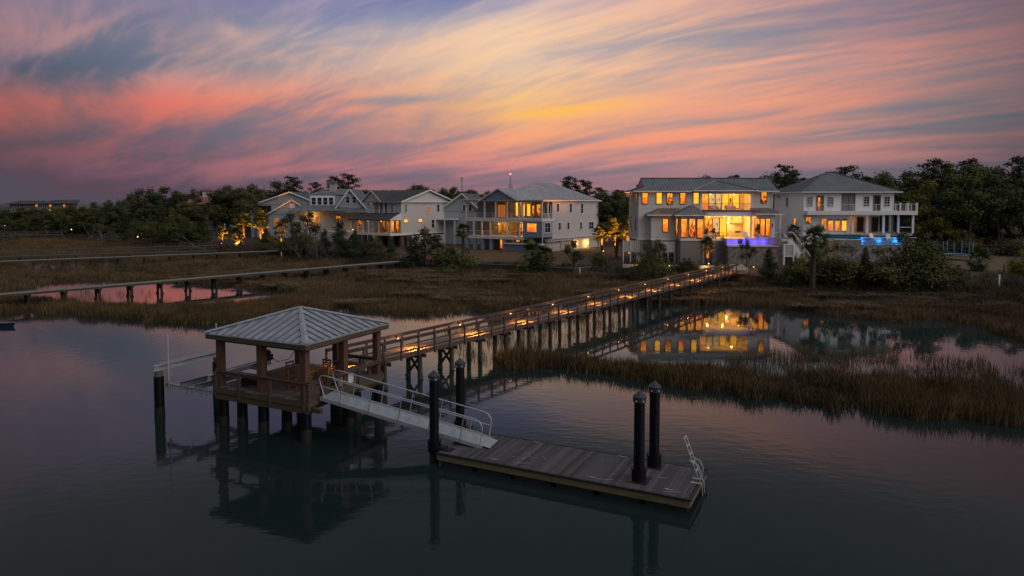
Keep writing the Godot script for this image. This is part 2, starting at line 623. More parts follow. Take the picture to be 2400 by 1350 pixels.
func materials() -> void:
	mat("pile_black", Color(0.008, 0.0095, 0.014), 0.45, 0, "rough", 0.7, 0.35)
	mat("algae", Color(0.022, 0.022, 0.014), 0.7, 0, "rough", 1.3)
	mat("cap_black", Color(0.035, 0.038, 0.046), 0.42)
	mat("pile_wood", Color(0.085, 0.082, 0.062), 0.9, 0, "wood")
	mat("pile_wet", Color(0.030, 0.030, 0.024), 0.8, 0, "wood")
	mat("cedar", Color(0.18, 0.088, 0.058), 0.8, 0, "wood")
	mat("cedar_grey", Color(0.25, 0.17, 0.135), 0.8, 0, "wood")
	mat("rail_wood", Color(0.155, 0.098, 0.082), 0.8, 0, "wood")
	mat("skirt", Color(0.14, 0.105, 0.062), 0.85, 0, "wood")
	mat("walk_wood", Color(0.36, 0.285, 0.245), 0.82, 0, "wood")
	mat("pier_dark", Color(0.15, 0.135, 0.12), 0.9, 0, "wood")
	mat("pier_grey", Color(0.33, 0.315, 0.29), 0.85, 0, "wood")
	for i in 4:
		mat("plank%d" % i, [Color(0.098, 0.097, 0.116), Color(0.132, 0.131, 0.152), Color(0.064, 0.063, 0.076), Color(0.168, 0.166, 0.190)][i], 0.8, 0, "wood")
		mat("deck%d" % i, [Color(0.20, 0.155, 0.14), Color(0.235, 0.185, 0.165), Color(0.165, 0.13, 0.12), Color(0.26, 0.205, 0.18)][i], 0.78, 0, "wood")
	mat("treated", Color(0.235, 0.215, 0.10), 0.85, 0, "wood")
	mat("rubber", Color(0.012, 0.012, 0.013), 0.6)
	mat("float_drum", Color(0.018, 0.018, 0.020), 0.5)
	mat("galv", Color(0.52, 0.54, 0.56), 0.42, 0.75, "soft", 0.7)
	mat("alum", Color(0.52, 0.55, 0.59), 0.5, 0.45, "soft", 0.7)
	mat("grate", Color(0.36, 0.42, 0.46), 0.6, 0.2, "soft", 0.9)
	mat("roof_light", Color(0.46, 0.495, 0.54), 0.45, 0.3, "wear", 0.45)
	mat("roof_seam", Color(0.15, 0.17, 0.20), 0.5, 0.3)
	mat("roof_grey", Color(0.27, 0.285, 0.295), 0.42, 0.4, "wear", 0.12)
	mat("roof_white", Color(0.62, 0.595, 0.645), 0.40, 0.2, "wear", 0.12)
	mat("roof_dark", Color(0.10, 0.098, 0.10), 0.85, 0, "rough", 0.5)
	mat("roof_shed", Color(0.27, 0.235, 0.205), 0.42, 0.45, "soft", 0.3)
	mat("roof_red", Color(0.33, 0.10, 0.09), 0.7, 0, "soft", 0.3)
	mat("trim", Color(0.74, 0.73, 0.72), 0.6)
	mat("fascia_grey", Color(0.40, 0.39, 0.38), 0.6)
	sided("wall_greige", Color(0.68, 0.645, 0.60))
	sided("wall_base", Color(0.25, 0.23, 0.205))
	sided("wall_white", Color(0.84, 0.86, 0.89))
	sided("wall_blue", Color(0.25, 0.31, 0.41))
	sided("wall_mauve", Color(0.58, 0.53, 0.52))
	sided("wall_beige", Color(0.56, 0.53, 0.49))
	sided("wall_sage", Color(0.37, 0.41, 0.42))
	mat("porch_wall", Color(0.56, 0.50, 0.42), 0.8)
	mat("porch_grey", Color(0.24, 0.245, 0.26), 0.8)
	mat("stucco", Color(0.33, 0.32, 0.315), 0.9, 0, "mottle", 0.25)
	mat("stucco_warm", Color(0.27, 0.25, 0.225), 0.9, 0, "mottle", 0.25)
	mat("concrete", Color(0.40, 0.39, 0.38), 0.9, 0, "rough", 0.16)
	mat("paving", Color(0.48, 0.44, 0.41), 0.85, 0, "mottle", 0.3)
	mat("brick", Color(0.23, 0.125, 0.105), 0.9, 0, "rough", 1.2)
	mat("fence_wood", Color(0.36, 0.255, 0.135), 0.8, 0, "wood")
	mat("frame_dark", Color(0.035, 0.020, 0.014), 0.5)
	mat("frame_white", Color(0.72, 0.72, 0.72), 0.55)
	mat("black_metal", Color(0.02, 0.02, 0.022), 0.45, 0.3)
	mat("pole_pvc", Color(0.42, 0.44, 0.47), 0.45)
	mat("line_pale", Color(0.36, 0.37, 0.38), 0.8)
	mat("white_plastic", Color(0.75, 0.76, 0.78), 0.4)
	mat("red_plastic", Color(0.45, 0.02, 0.03), 0.4)
	mat("teak", Color(0.42, 0.19, 0.065), 0.6, 0, "wood")
	mat("cushion", Color(0.55, 0.50, 0.44), 0.9)
	mat("dark_glass", Color(0.022, 0.025, 0.03), 0.07)
	mat("shade_glass", Color(0.20, 0.21, 0.22), 0.15)
	mat("bark", Color(0.105, 0.085, 0.07), 0.95, 0, "rough", 0.9)
	mat("bark_pale", Color(0.23, 0.205, 0.18), 0.95, 0, "rough", 0.9)
	mat("palm_trunk", Color(0.135, 0.108, 0.085), 0.95, 0, "rough", 2.2)
	mat("lift_wood", Color(0.20, 0.19, 0.12), 0.9, 0, "wood")
	mat("tile_blue", Color(0.02, 0.13, 0.20), 0.25)
	mat("tile_pale", Color(0.30, 0.32, 0.52), 0.35)
	mat("pool_stone", Color(0.55, 0.53, 0.52), 0.8)
	mat("terracotta", Color(0.35, 0.33, 0.33), 0.7)
	mat("tyre_black", Color(0.015, 0.015, 0.015), 0.8)
	mat("boat_blue", Color(0.012, 0.03, 0.075), 0.3)
	mat("foam_blue", Color(0.12, 0.32, 0.45), 0.7)
	mat("cloth_white", Color(0.62, 0.56, 0.55), 0.9)
	leafy("leaf")
	leafy("grass", 0.3, 0.85)
	leafy("frond", 0.25, 0.6)
	for i in 7:
		var m := glow("room%d" % i, Color.BLACK, [1.35, 1.15, 1.3, 1.5, 0.85, 1.25, 1.0][i])
		m.emission_texture = T["room%d" % i]
	glow("lit_dim", lin(0.55, 0.14, 0.02), 0.7)
	glow("bulb", lin(1.0, 0.62, 0.22), 6.0)
	glow("bulb_small", lin(1.0, 0.55, 0.22), 5.0)
	glow("bulb_violet", lin(0.45, 0.3, 1.0), 2.0)
	glow("bulb_blue", lin(0.3, 0.45, 1.0), 2.5)
	glow("bulb_red", lin(1.0, 0.12, 0.12), 4.0)
	var g := mat("clear_glass", Color(0.9, 0.9, 0.9), 0.04)
	g.transparency = BaseMaterial3D.TRANSPARENCY_ALPHA
	g.albedo_color.a = 0.08
	var sc := mat("insect_screen", Color(0.012, 0.012, 0.014), 0.9)
	sc.transparency = BaseMaterial3D.TRANSPARENCY_ALPHA
	sc.albedo_color.a = 0.28
	var w := mat("water", Color(0.0125, 0.0225, 0.0225), 0.055, 0.0, "", 1.0, 0.34)
	var f := FastNoiseLite.new()
	f.seed = 77
	f.frequency = 0.012
	f.fractal_octaves = 4
	var t := NoiseTexture2D.new()
	t.width = 512
	t.height = 512
	t.seamless = true
	t.as_normal_map = true
	t.bump_strength = 6.0
	t.noise = f
	w.normal_enabled = true
	w.normal_texture = t
	w.normal_scale = 0.05
	w.uv1_scale = Vector3(320, 700, 1)
	var cw: StandardMaterial3D = w.duplicate()
	cw.resource_name = "calm_water"
	cw.normal_scale = 0.02
	cw.roughness = 0.015
	cw.albedo_color = lin(0.018, 0.031, 0.033)
	cw.uv1_scale = Vector3(0.12, 0.2, 1)
	M.calm_water = cw
	mat("ground_soil", Color(1.0, 1.0, 1.0), 0.95, 0, "mottle", 0.12)
	M.ground_soil.vertex_color_use_as_albedo = true
	mat("mud", Color(0.028, 0.023, 0.017), 0.6, 0, "mottle", 0.3)

# ------------------------------------------------------------------ covered dock, gangway, floating dock, lift
const GZ := Vector3(-8.94, 0.0, -29.8)
var GT := deg_to_rad(-26.2)

func uv_(a: float, h: float, b: float) -> Vector3:   # along the front edge, height over the water, towards the land
	return Vector3(a, h, -b)

func to_world(a: float, h: float, b: float) -> Vector3:
	return GZ + Basis(Vector3.UP, GT) * Vector3(a, h, -b)

func sleeve_pile(o: Node3D, a: float, b: float, top: float, r: float, called := "pile") -> void:
	var m := MB.new()
	m.lathe(Vector3.ZERO, [Vector2(r, -2.0), Vector2(r, top - 0.02), Vector2(r - 0.02, top), Vector2(0.0, top)], 18)
	part(called, m, M.pile_black, o, uv_(a, 0, b))
	var g := MB.new()
	g.lathe(Vector3.ZERO, [Vector2(r + 0.006, -0.5), Vector2(r + 0.012, 0.18 + fmod(absf(a * 3.7 + b), 0.2)), Vector2(r, 0.42 + fmod(absf(a * 5.1), 0.16))], 18)
	part("algae_band", g, M.algae, o, uv_(a, 0, b))

func pavilion() -> void:
	var o := thing("dock_pavilion", "open timber pavilion with a pale standing seam hip roof over the creek", "pavilion", GZ, GT)
	var rng := RandomNumberGenerator.new()
	rng.seed = 12
	for p in [[-5.4, 0.2], [-4.35, 0.35], [-2.85, 0.2], [-2.2, 1.0], [-0.25, 0.15], [0.0, 2.7], [-0.25, 3.6], [-0.2, 5.3], [-2.85, 5.3], [-5.4, 5.3], [-5.4, 2.7], [-2.85, 2.7]]:
		sleeve_pile(o, p[0], p[1], 1.36, 0.235)
	# posts up to the roof
	for a in [-5.45, -2.85, -0.25]:
		for b in [0.14, 2.7, 5.25]:
			if a == -2.85 and b == 2.7:
				continue
			var m := MB.new()
			m.uo = Vector2(rng.randf() * 9, rng.randf() * 9)
			m.box(Vector3(0, 1.15, 0), Vector3(0.30, 2.34, 0.30))
			part("post", m, M.cedar, o, uv_(a, 1.9, b))
	# frame under the deck
	var j := MB.new()
	for b in [0.1, 1.3, 2.6, 3.9, 5.2]:
		j.box(Vector3(-2.8, 1.60, -b), Vector3(5.5, 0.22, 0.14))
	for a in [-5.3, -2.8, -0.3]:
		j.box(Vector3(a, 1.41, -2.7), Vector3(0.2, 0.16, 5.4))
	part("deck_frame", j, M.skirt, o)
	for s in [[Vector3(-5.66, 1.72, 0.07), Vector3(0.10, 1.72, 0.07)], [Vector3(-5.66, 1.43, 0.035), Vector3(0.10, 1.43, 0.035)], [Vector3(0.06, 1.72, 0.03), Vector3(0.06, 1.72, -5.5)], [Vector3(-5.64, 1.72, 0.03), Vector3(-5.64, 1.72, -5.5)], [Vector3(-5.66, 1.72, -5.53), Vector3(0.1, 1.72, -5.53)]]:
		var m := MB.new()
		m.uo = Vector2(rng.randf() * 9, rng.randf() * 9)
		m.beam(s[0], s[1], 0.06, 0.25)
		part("skirt_board", m, M.skirt, o)
	var bl := MB.new()
	bl.box(Vector3(0.28, 1.42, -0.28), Vector3(0.5, 0.2, 0.2))
	part("bearer_end", bl, M.skirt, o)
	# deck planks run from the front edge towards the land
	var pm := []
	for i in 3:
		var m := MB.new()
		m.uo = Vector2(i * 3.1, i * 1.7)
		m.box(Vector3.ZERO, Vector3(0.135, 0.045, 5.52))
		pm.append(m.mesh())
	for i in 40:
		part("deck_plank", pm[rng.randi() % 3], M["deck%d" % (rng.randi() % 4)], o, Vector3(-5.56 + i * 0.1425, 1.878 + rng.randf() * 0.006, -2.72))
	# railings: front, two short sides, the back up to the way in
	var runs := [[Vector2(-5.5, 0.0), Vector2(0.02, 0.0)], [Vector2(0.02, 0.0), Vector2(0.02, 0.78)], [Vector2(0.02, 1.85), Vector2(0.02, 5.45)], [Vector2(-3.1, 5.45), Vector2(0.02, 5.45)]]
	var posts := [[-5.62, -0.06], [-4.05, -0.09], [-2.12, -0.09], [-0.12, -0.09], [0.09, -0.02], [0.1, 0.78], [0.09, 1.85], [0.09, 3.4], [0.1, 5.45], [-1.5, 5.5], [-3.1, 5.5]]
	for p in posts:
		var m := MB.new()
		m.uo = Vector2(rng.randf() * 9, rng.randf() * 9)
		m.box(Vector3(0, 0.515, 0), Vector3(0.11, 1.12, 0.10))
		part("rail_post", m, M.rail_wood, o, uv_(p[0], 1.50, p[1]))
	for r in runs:
		var c := MB.new()
		c.uo = Vector2(rng.randf() * 9, rng.randf() * 9)
		var p0: Vector3 = uv_(r[0].x, 2.645, r[0].y)
		var p1: Vector3 = uv_(r[1].x, 2.645, r[1].y)
		var d: Vector3 = (p1 - p0).normalized() * 0.1
		c.beam(p0 - d, p1 + d, 0.16, 0.04)
		part("rail_cap", c, M.rail_wood, o)
		var c2 := MB.new()
		c2.beam(p0 - Vector3(0, 0.09, 0), p1 - Vector3(0, 0.09, 0), 0.045, 0.11)
		part("rail_board", c2, M.rail_wood, o)
		var cb := MB.new()
		for k in 5:
			cb.tube([p0 - Vector3(0, 0.2 + k * 0.105, 0), p1 - Vector3(0, 0.2 + k * 0.105, 0)], 0.0022, 4)
		stuff(part("rail_cables", cb, M.black_metal, o))
	# roof: beams, four slopes, seams, hip caps, fascia, ceiling
	var e := 0.10
	var x0 := -6.0
	var x1 := 0.14
	var b0 := -0.22
	var b1 := 5.72
	var hb := MB.new()
	for b in [0.14, 5.25]:
		hb.box(Vector3(-2.85, 4.13, -b), Vector3(5.6, 0.22, 0.16))
	for a in [-5.45, -0.25]:
		hb.box(Vector3(a, 4.13, -2.7), Vector3(0.16, 0.22, 5.4))
	part("roof_beam", hb, M.cedar, o)
	var ap := Vector3((x0 + x1) / 2, 5.44, -(b0 + b1) / 2)
	var cs := [Vector3(x0, 4.43, -b0), Vector3(x1, 4.43, -b0), Vector3(x1, 4.43, -b1), Vector3(x0, 4.43, -b1)]
	for i in 4:
		var face := [cs[i], cs[(i + 1) % 4], ap]
		var m := MB.new()
		m.slab(face, 0.05)
		var f := part("roof_slope", m, M.roof_light, o)
		for s in MB.ribs_list(face, 0.46):
			var q := MB.new()
			q.beam(s[0] + Vector3(0, 0.025, 0), s[1] + Vector3(0, 0.025, 0), 0.05, 0.055)
			part("roof_seam", q, M.roof_seam, f)
		var hc := MB.new()
		var a: Vector3 = cs[i]
		var side: Vector3 = (ap - a).cross(Vector3.UP).normalized()
		var l: Vector3 = a + side * 0.16
		var r: Vector3 = a - side * 0.16
		var apl := ap + side * 0.10 - Vector3(0, 0.02, 0)
		var apr := ap - side * 0.10 - Vector3(0, 0.02, 0)
		var up := Vector3(0, 0.07, 0)
		hc.quad(l + up * 0.4, a + up * 1.35, ap + up * 1.2, apl + up * 0.6, Vector3.UP + side)
		hc.quad(r + up * 0.4, a + up * 1.35, ap + up * 1.2, apr + up * 0.6, Vector3.UP - side)
		hc.quad(l + up * 0.4, a + up * 1.35, a, l, a - ap)
		hc.quad(r + up * 0.4, a + up * 1.35, a, r, a - ap)
		part("hip_cap", hc, M.roof_light, o)
		var fb := MB.new()
		fb.uo = Vector2(i * 2.3, i * 0.7)
		var p: Vector3 = cs[i]
		var q2: Vector3 = cs[(i + 1) % 4]
		fb.beam(p - Vector3(0, 0.16, 0), q2 - Vector3(0, 0.16, 0), 0.05, 0.22)
		part("fascia_board", fb, M.skirt, o)
		var dr := MB.new()
		dr.beam(p - Vector3(0, 0.035, 0) + (p - ap).normalized() * 0.03, q2 - Vector3(0, 0.035, 0) + (q2 - ap).normalized() * 0.03, 0.06, 0.03)
		part("drip_edge", dr, M.roof_light, o)
	var ce := MB.new()
	ce.ext(x0 + 0.08, x1 - 0.08, 4.27, 4.30, -b1 + 0.08, -b0 - 0.08)
	part("ceiling", ce, M.cedar, o)
	var eb := MB.new()
	eb.box(Vector3.ZERO, Vector3(0.34, 0.40, 0.18))
	eb.box(Vector3(0, 0, 0.10), Vector3(0.28, 0.34, 0.02))
	var box := solo("electrical_box", eb, M.concrete, "pale grey electrical box fixed high on the rear left pavilion post", "electrical box", to_world(-5.25, 3.42, 5.02), GT)
	box.set_meta("category", "electrical box")

func chair_at(first: Node3D, a: float, b: float, turn: float, label: String) -> Node3D:
	var at := to_world(a, 1.902, b)
	if first:
		return copy(first, label, at, GT + turn)
	var o := thing("patio_chair", label, "chair", at, GT + turn, "chairs round the pavilion table")
	for x in [-0.24, 0.24]:
		for z in [-0.23, 0.23]:
			var h := 0.44 if z > 0 else 0.92
			var l := MB.new()
			l.beam(Vector3(x, 0, z), Vector3(x, h, z - (0.06 if z < 0 else 0.0)), 0.05, 0.05, Vector3.FORWARD)
			part("leg", l, M.teak, o)
	for i in 6:
		var s := MB.new()
		s.box(Vector3(0, 0.45, -0.2 + i * 0.083), Vector3(0.5, 0.025, 0.07))
		part("seat_slat", s, M.teak, o)
	for y in [0.56, 0.66, 0.76]:
		var s := MB.new()
		s.box(Vector3(0, y, -0.26 - y * 0.02), Vector3(0.44, 0.05, 0.025))
		part("back_slat", s, M.teak, o)
	var t := MB.new()
	t.box(Vector3(0, 0.90, -0.285), Vector3(0.54, 0.09, 0.035))
	part("top_rail", t, M.teak, o)
	for x in [-0.26, 0.26]:
		var s := MB.new()
		s.box(Vector3(x, 0.64, 0.0), Vector3(0.06, 0.03, 0.5))
		s.box(Vector3(x, 0.54, 0.2), Vector3(0.04, 0.2, 0.04))
		part("arm", s, M.teak, o)
	return o

func pavilion_things() -> void:
	var t := thing("patio_table", "square teak table among wooden chairs under the pavilion roof", "table", to_world(-1.95, 1.902, 2.15), GT)
	var tp := MB.new()
	for i in 8:
		tp.box(Vector3(-0.49 + i * 0.14, 0.73, 0), Vector3(0.13, 0.03, 1.12))
	tp.box(Vector3(0, 0.68, 0), Vector3(0.98, 0.07, 0.98))
	part("table_top", tp, M.teak, t)
	for x in [-0.46, 0.46]:
		for z in [-0.46, 0.46]:
			var l := MB.new()
			l.box(Vector3(x, 0.33, z), Vector3(0.07, 0.66, 0.07))
			part("leg", l, M.teak, t)
	var c := chair_at(null, -2.2, 1.15, PI, "teak armchair at the table's front left, its back to the creek")
	chair_at(c, -1.35, 1.25, PI, "teak armchair at the table's front right, its back to the creek")
	chair_at(c, -1.0, 2.4, -PI / 2, "teak armchair at the table's right side, its back to the gangway")
	chair_at(c, -2.95, 2.3, PI / 2, "teak armchair at the table's left side, its back to the boat lift")
	chair_at(c, -1.9, 3.15, 0.0, "teak armchair behind the table, its back to the boardwalk")
	# storage chest, hose, cooler
	var b := thing("storage_chest", "black slatted storage chest beside the front left pavilion post", "storage chest", to_world(-4.35, 1.902, 1.05), GT)
	var bm := MB.new()
	bm.box(Vector3(0, 0.27, 0), Vector3(1.0, 0.52, 0.55))
	part("chest", bm, M.tyre_black, b)
	for i in 4:
		var s := MB.new()
		s.box(Vector3(0, 0.09 + i * 0.125, 0), Vector3(1.03, 0.08, 0.58))
		part("slat", s, M.black_metal, b)
	var lid := MB.new()
	lid.box(Vector3(0, 0.56, 0), Vector3(1.06, 0.05, 0.6))
	part("lid", lid, M.shade_glass, b)
	var hp := []
	for i in 60:
		var a := i * 0.42
		var r := 0.20 + 0.08 * sin(i * 0.7)
		hp.append(Vector3(cos(a) * r, 0.02 + 0.0016 * i, sin(a) * r * 0.8))
	hp.append(Vector3(-0.5, 0.1, -0.1))
	hp.append(Vector3(-0.8, 0.35, -0.3))
	var h := MB.new()
	h.tube(hp, 0.014, 5)
	solo("water_hose", h, M.rubber, "dark hose coiled on the deck in front of the black chest", "hose", to_world(-4.3, 1.902, 0.5), GT)
	var k := thing("cooler", "white cooler with a red lid corner behind the right railing", "cooler", to_world(-0.42, 1.902, 2.95), GT)
	var km := MB.new()
	km.box(Vector3(0, 0.2, 0), Vector3(0.42, 0.38, 0.85))
	part("body", km, M.white_plastic, k)
	var kl := MB.new()
	kl.box(Vector3(0.0, 0.42, 0), Vector3(0.45, 0.06, 0.88))
	kl.box(Vector3(0.0, 0.455, 0), Vector3(0.30, 0.03, 0.5))
	part("lid", kl, M.white_plastic, k)
	var kr := MB.new()
	kr.box(Vector3(0.0, 0.36, 0.52), Vector3(0.3, 0.22, 0.18))
	part("handle", kr, M.red_plastic, k)
	# bench seat along the back
	var bn := thing("dock_bench", "plain timber bench along the back rail of the pavilion", "bench", to_world(-1.5, 1.902, 5.0), GT)
	var s := MB.new()
	s.box(Vector3(0, 0.45, 0), Vector3(2.4, 0.05, 0.4))
	part("seat", s, M.rail_wood, bn)
	for x in [-1.0, 1.0]:
		var l := MB.new()
		l.box(Vector3(x, 0.21, 0), Vector3(0.1, 0.42, 0.34))
		part("leg", l, M.rail_wood, bn)

func boat_lift() -> void:
	var o := thing("boat_lift", "empty aluminium boat lift with two white guide poles beside the pavilion", "boat lift", GZ, GT)
	for b in [-0.2, 3.3]:
		sleeve_pile(o, -9.42, b, 1.98, 0.235)
		var w := MB.new()
		w.lathe(Vector3.ZERO, [Vector2(0.19, 1.95), Vector2(0.18, 2.25), Vector2(0.0, 2.26)], 14)
		part("pile_top", w, M.lift_wood, o, uv_(-9.42, 0, b))
	for b in [3.3]:
		var p := MB.new()
		p.lathe(Vector3.ZERO, [Vector2(0.19, -1.0), Vector2(0.18, 2.05), Vector2(0.0, 2.06)], 14)
		part("pile", p, M.pile_black, o, uv_(-6.05, 0, b))
	var q := 0
	for a in [-9.42, -6.0]:
		var m := MB.new()
		var y := 2.40 if q == 0 else 2.25
		var z0 := 0.45 if q == 0 else 0.15
		m.beam(Vector3(a, y + 0.12, z0), Vector3(a, y + 0.12, -3.8), 0.22, 0.03)
		m.beam(Vector3(a, y, z0), Vector3(a, y, -3.8), 0.04, 0.24)
		m.beam(Vector3(a, y - 0.12, z0), Vector3(a, y - 0.12, -3.8), 0.20, 0.03)
		part("top_beam", m, M.alum, o)
		var sh := MB.new()
		sh.tube([Vector3(a + 0.05, y + 0.2, z0 - 0.2), Vector3(a + 0.05, y + 0.2, -3.6)], 0.03, 8)
		part("drive_pipe", sh, M.galv, o)
		q += 1
	for b in [0.05, 3.05]:
		var m := MB.new()
		m.beam(Vector3(-9.25, 1.60, -b), Vector3(-6.0, 1.60, -b), 0.14, 0.02)
		m.beam(Vector3(-9.25, 1.52, -b), Vector3(-6.0, 1.52, -b), 0.03, 0.18)
		m.beam(Vector3(-9.25, 1.43, -b), Vector3(-6.0, 1.43, -b), 0.14, 0.02)
		part("cradle_beam", m, M.alum, o)
		for a in [-9.2, -6.15]:
			var c := MB.new()
			c.tube([Vector3(a, 2.3, -b - 0.05), Vector3(a, 1.62, -b - 0.05)], 0.008, 4)
			c.tube([Vector3(a, 2.3, -b + 0.08), Vector3(a, 1.62, -b + 0.08)], 0.008, 4)
			part("cable", c, M.galv, o)
	for a in [-7.75, -6.75]:
		var m := MB.new()
		m.box(Vector3(a, 1.72, -1.6), Vector3(0.12, 0.20, 3.7))
		part("bunk", m, M.galv, o)
		var tp := MB.new()
		tp.box(Vector3(a, 1.835, -1.6), Vector3(0.14, 0.03, 3.72))
		part("bunk_pad", tp, M.rubber, o)
		for z in [0.1, -0.2]:
			var g := MB.new()
			g.beam(Vector3(a + 0.3, 1.65, z), Vector3(a + 0.22, 1.25, z + 0.05), 0.07, 0.03)
			part("bracket", g, M.galv, o)
	for p in [[-9.02, 0.05, 4.1], [-9.02, 2.95, 4.15]]:
		var m := MB.new()
		m.tube([uv_(p[0], 1.2, p[1]), uv_(p[0], p[2], p[1])], 0.034, 10)
		part("guide_pole", m, M.pole_pvc, o)
		var sl := MB.new()
		sl.tube([uv_(p[0], 1.15, p[1]), uv_(p[0], 1.75, p[1])], 0.06, 8)
		part("pole_sleeve", sl, M.galv, o)
	for b in [3.4]:
		var m := MB.new()
		m.box(Vector3(-5.85, 2.55, -b), Vector3(0.34, 0.30, 0.5))
		m.lathe(Vector3(-5.85, 2.7, -b), [Vector2(0.18, 0.0), Vector2(0.20, 0.12), Vector2(0.13, 0.24), Vector2(0.0, 0.26)], 10)
		m.box(Vector3(-5.66, 2.62, -b + 0.2), Vector3(0.2, 0.22, 0.3))
		part("motor", m, M.black_metal, o)
		var hs := MB.new()
		hs.tube([Vector3(-5.6, 2.6, -b), Vector3(-5.4, 2.3, -b - 0.3), Vector3(-5.2, 2.35, -b - 0.9), Vector3(-5.2, 2.9, -b - 1.5)], 0.018, 5)
		part("motor_cable", hs, M.rubber, o)

func floating_dock() -> void:
	var o := thing("floating_dock", "low floating dock of grey planks with yellowed side boards", "dock", GZ, GT)
	var rng := RandomNumberGenerator.new()
	rng.seed = 31
	var pm := []
	for i in 4:
		var m := MB.new()
		m.uo = Vector2(i * 2.7, i * 1.3)
		m.box(Vector3.ZERO, Vector3(0.138, 0.04, 2.86))
		pm.append(m.mesh())
	for i in 69:
		part("dock_plank", pm[rng.randi() % 4], M["plank%d" % [0, 0, 1, 1, 2, 3][rng.randi() % 6]], o, Vector3(6.49 + i * 0.1449, 0.48 + rng.randf() * 0.006, -1.86))
	var s := MB.new()
	for q in [[Vector3(6.40, 0.325, -0.41), Vector3(11.4, 0.325, -0.41)], [Vector3(11.42, 0.325, -0.41), Vector3(16.49, 0.325, -0.41)], [Vector3(16.46, 0.325, -0.40), Vector3(16.46, 0.325, -3.32)], [Vector3(6.40, 0.325, -3.31), Vector3(16.49, 0.325, -3.31)], [Vector3(6.41, 0.325, -0.4), Vector3(6.41, 0.325, -3.32)]]:
		var m := MB.new()
		m.uo = Vector2(rng.randf() * 9, rng.randf() * 9)
		m.beam(q[0], q[1], 0.06, 0.27)
		part("side_board", m, M.treated, o)
	for q in [[Vector3(6.36, 0.475, -0.36), Vector3(16.53, 0.475, -0.36)], [Vector3(16.51, 0.475, -0.36), Vector3(16.51, 0.475, -3.36)], [Vector3(6.36, 0.475, -3.36), Vector3(16.53, 0.475, -3.36)]]:
		s.beam(q[0], q[1], 0.05, 0.06)
	part("rub_rail", s, M.rubber, o)
	for i in 6:
		for b in [0.95, 2.7]:
			var m := MB.new()
			m.box(Vector3(7.25 + i * 1.68, -0.02, -b), Vector3(1.45, 0.42, 1.0))
			for k in 3:
				m.box(Vector3(6.75 + i * 1.68 + k * 0.5, -0.02, -b), Vector3(0.12, 0.44, 1.04))
			part("float_drum", m, M.float_drum, o)
	for c in [[8.9, 0.62], [12.9, 0.62], [15.7, 0.75], [9.6, 3.1], [13.3, 3.1]]:
		var m := MB.new()
		m.box(Vector3(0, 0.03, 0), Vector3(0.10, 0.06, 0.05))
		m.tube([Vector3(-0.17, 0.075, 0), Vector3(-0.06, 0.055, 0), Vector3(0.06, 0.055, 0), Vector3(0.17, 0.075, 0)], 0.014, 6)
		part("cleat", m, M.galv, o, uv_(c[0], 0.503, c[1]))
	# droppings and scuffs are on the boards: thin white flecks
	var w := MB.new()
	for i in 30:
		var a := 9.5 + rng.randfn() * 0.45 if i < 26 else 7.0 + rng.randf() * 9.0
		var b := 1.75 + rng.randfn() * 0.35 if i < 26 else 0.6 + rng.randf() * 2.5
		var r := 0.008 + rng.randf() * 0.022
		var an := rng.randf() * PI
		w.box(Vector3(a, 0.508, -b), Vector3(r * (2.0 + rng.randf() * 2.0), 0.004, r), Basis(Vector3.UP, an))
	stuff(part("bird_droppings", w, M.line_pale, o))
	# guide piles, with caps, rings at their feet
	var labels := ["black capped pile at the dock's left end, nearest the gangway foot", "black capped pile behind the gangway's lower end", "black capped pile standing through the dock near its front right edge", "black capped pile standing through the dock near its rear right edge"]
	var spots := [[6.02, 0.8, 3.72], [5.62, 3.57, 3.62], [14.47, 1.25, 3.78], [14.61, 2.86, 3.78]]
	for i in 4:
		var p: Array = spots[i]
		var t := thing("guide_pile", labels[i], "pile", to_world(p[0], 0, p[1]), GT, "black guide piles of the floating dock")
		var m := MB.new()
		m.lathe(Vector3.ZERO, [Vector2(0.192, -3.0), Vector2(0.192, p[2] - 0.32), Vector2(0.17, p[2] - 0.3)], 22)
		part("shaft", m, M.pile_black, t)
		var g := MB.new()
		g.lathe(Vector3.ZERO, [Vector2(0.196, -0.5), Vector2(0.203, 0.12 + i * 0.03), Vector2(0.193, 0.30)], 22)
		part("algae_band", g, M.algae, t)
		var c := MB.new()
		c.lathe(Vector3.ZERO, [Vector2(0.20, p[2] - 0.42), Vector2(0.235, p[2] - 0.40), Vector2(0.235, p[2] - 0.24), Vector2(0.25, p[2] - 0.235), Vector2(0.25, p[2] - 0.20), Vector2(0.02, p[2]), Vector2(0.0, p[2])], 22)
		part("cap", c, M.cap_black, t)
		for k in 3:
			var sc := MB.new()
			var an := 0.7 + k * 1.1
			sc.box(Vector3(cos(an) * 0.24, p[2] - 0.33, sin(an) * 0.24), Vector3(0.04, 0.04, 0.04))
			part("cap_screw", sc, M.white_plastic, t)
		var y0 := 0.5 if i > 1 else 0.35
		var f := MB.new()
		f.lathe(Vector3.ZERO, [Vector2(0.205, y0 + 0.02), Vector2(0.265, y0 + 0.02), Vector2(0.265, y0 + 0.40), Vector2(0.29, y0 + 0.40), Vector2(0.29, y0 + 0.46), Vector2(0.205, y0 + 0.46)], 22)
		part("pile_ring", f, M.pile_black, t)
		var fp := MB.new()
		if i > 1:
			fp.box(Vector3(0, 0.515, 0), Vector3(0.75, 0.016, 0.75))
		else:
			fp.box(Vector3(0.30, y0 + 0.2, 0.0), Vector3(0.5, 0.12, 0.34))
			fp.box(Vector3(0.62, y0 + 0.18, 0.0), Vector3(0.5, 0.02, 0.4))
		part("ring_plate", fp, M.black_metal, t)
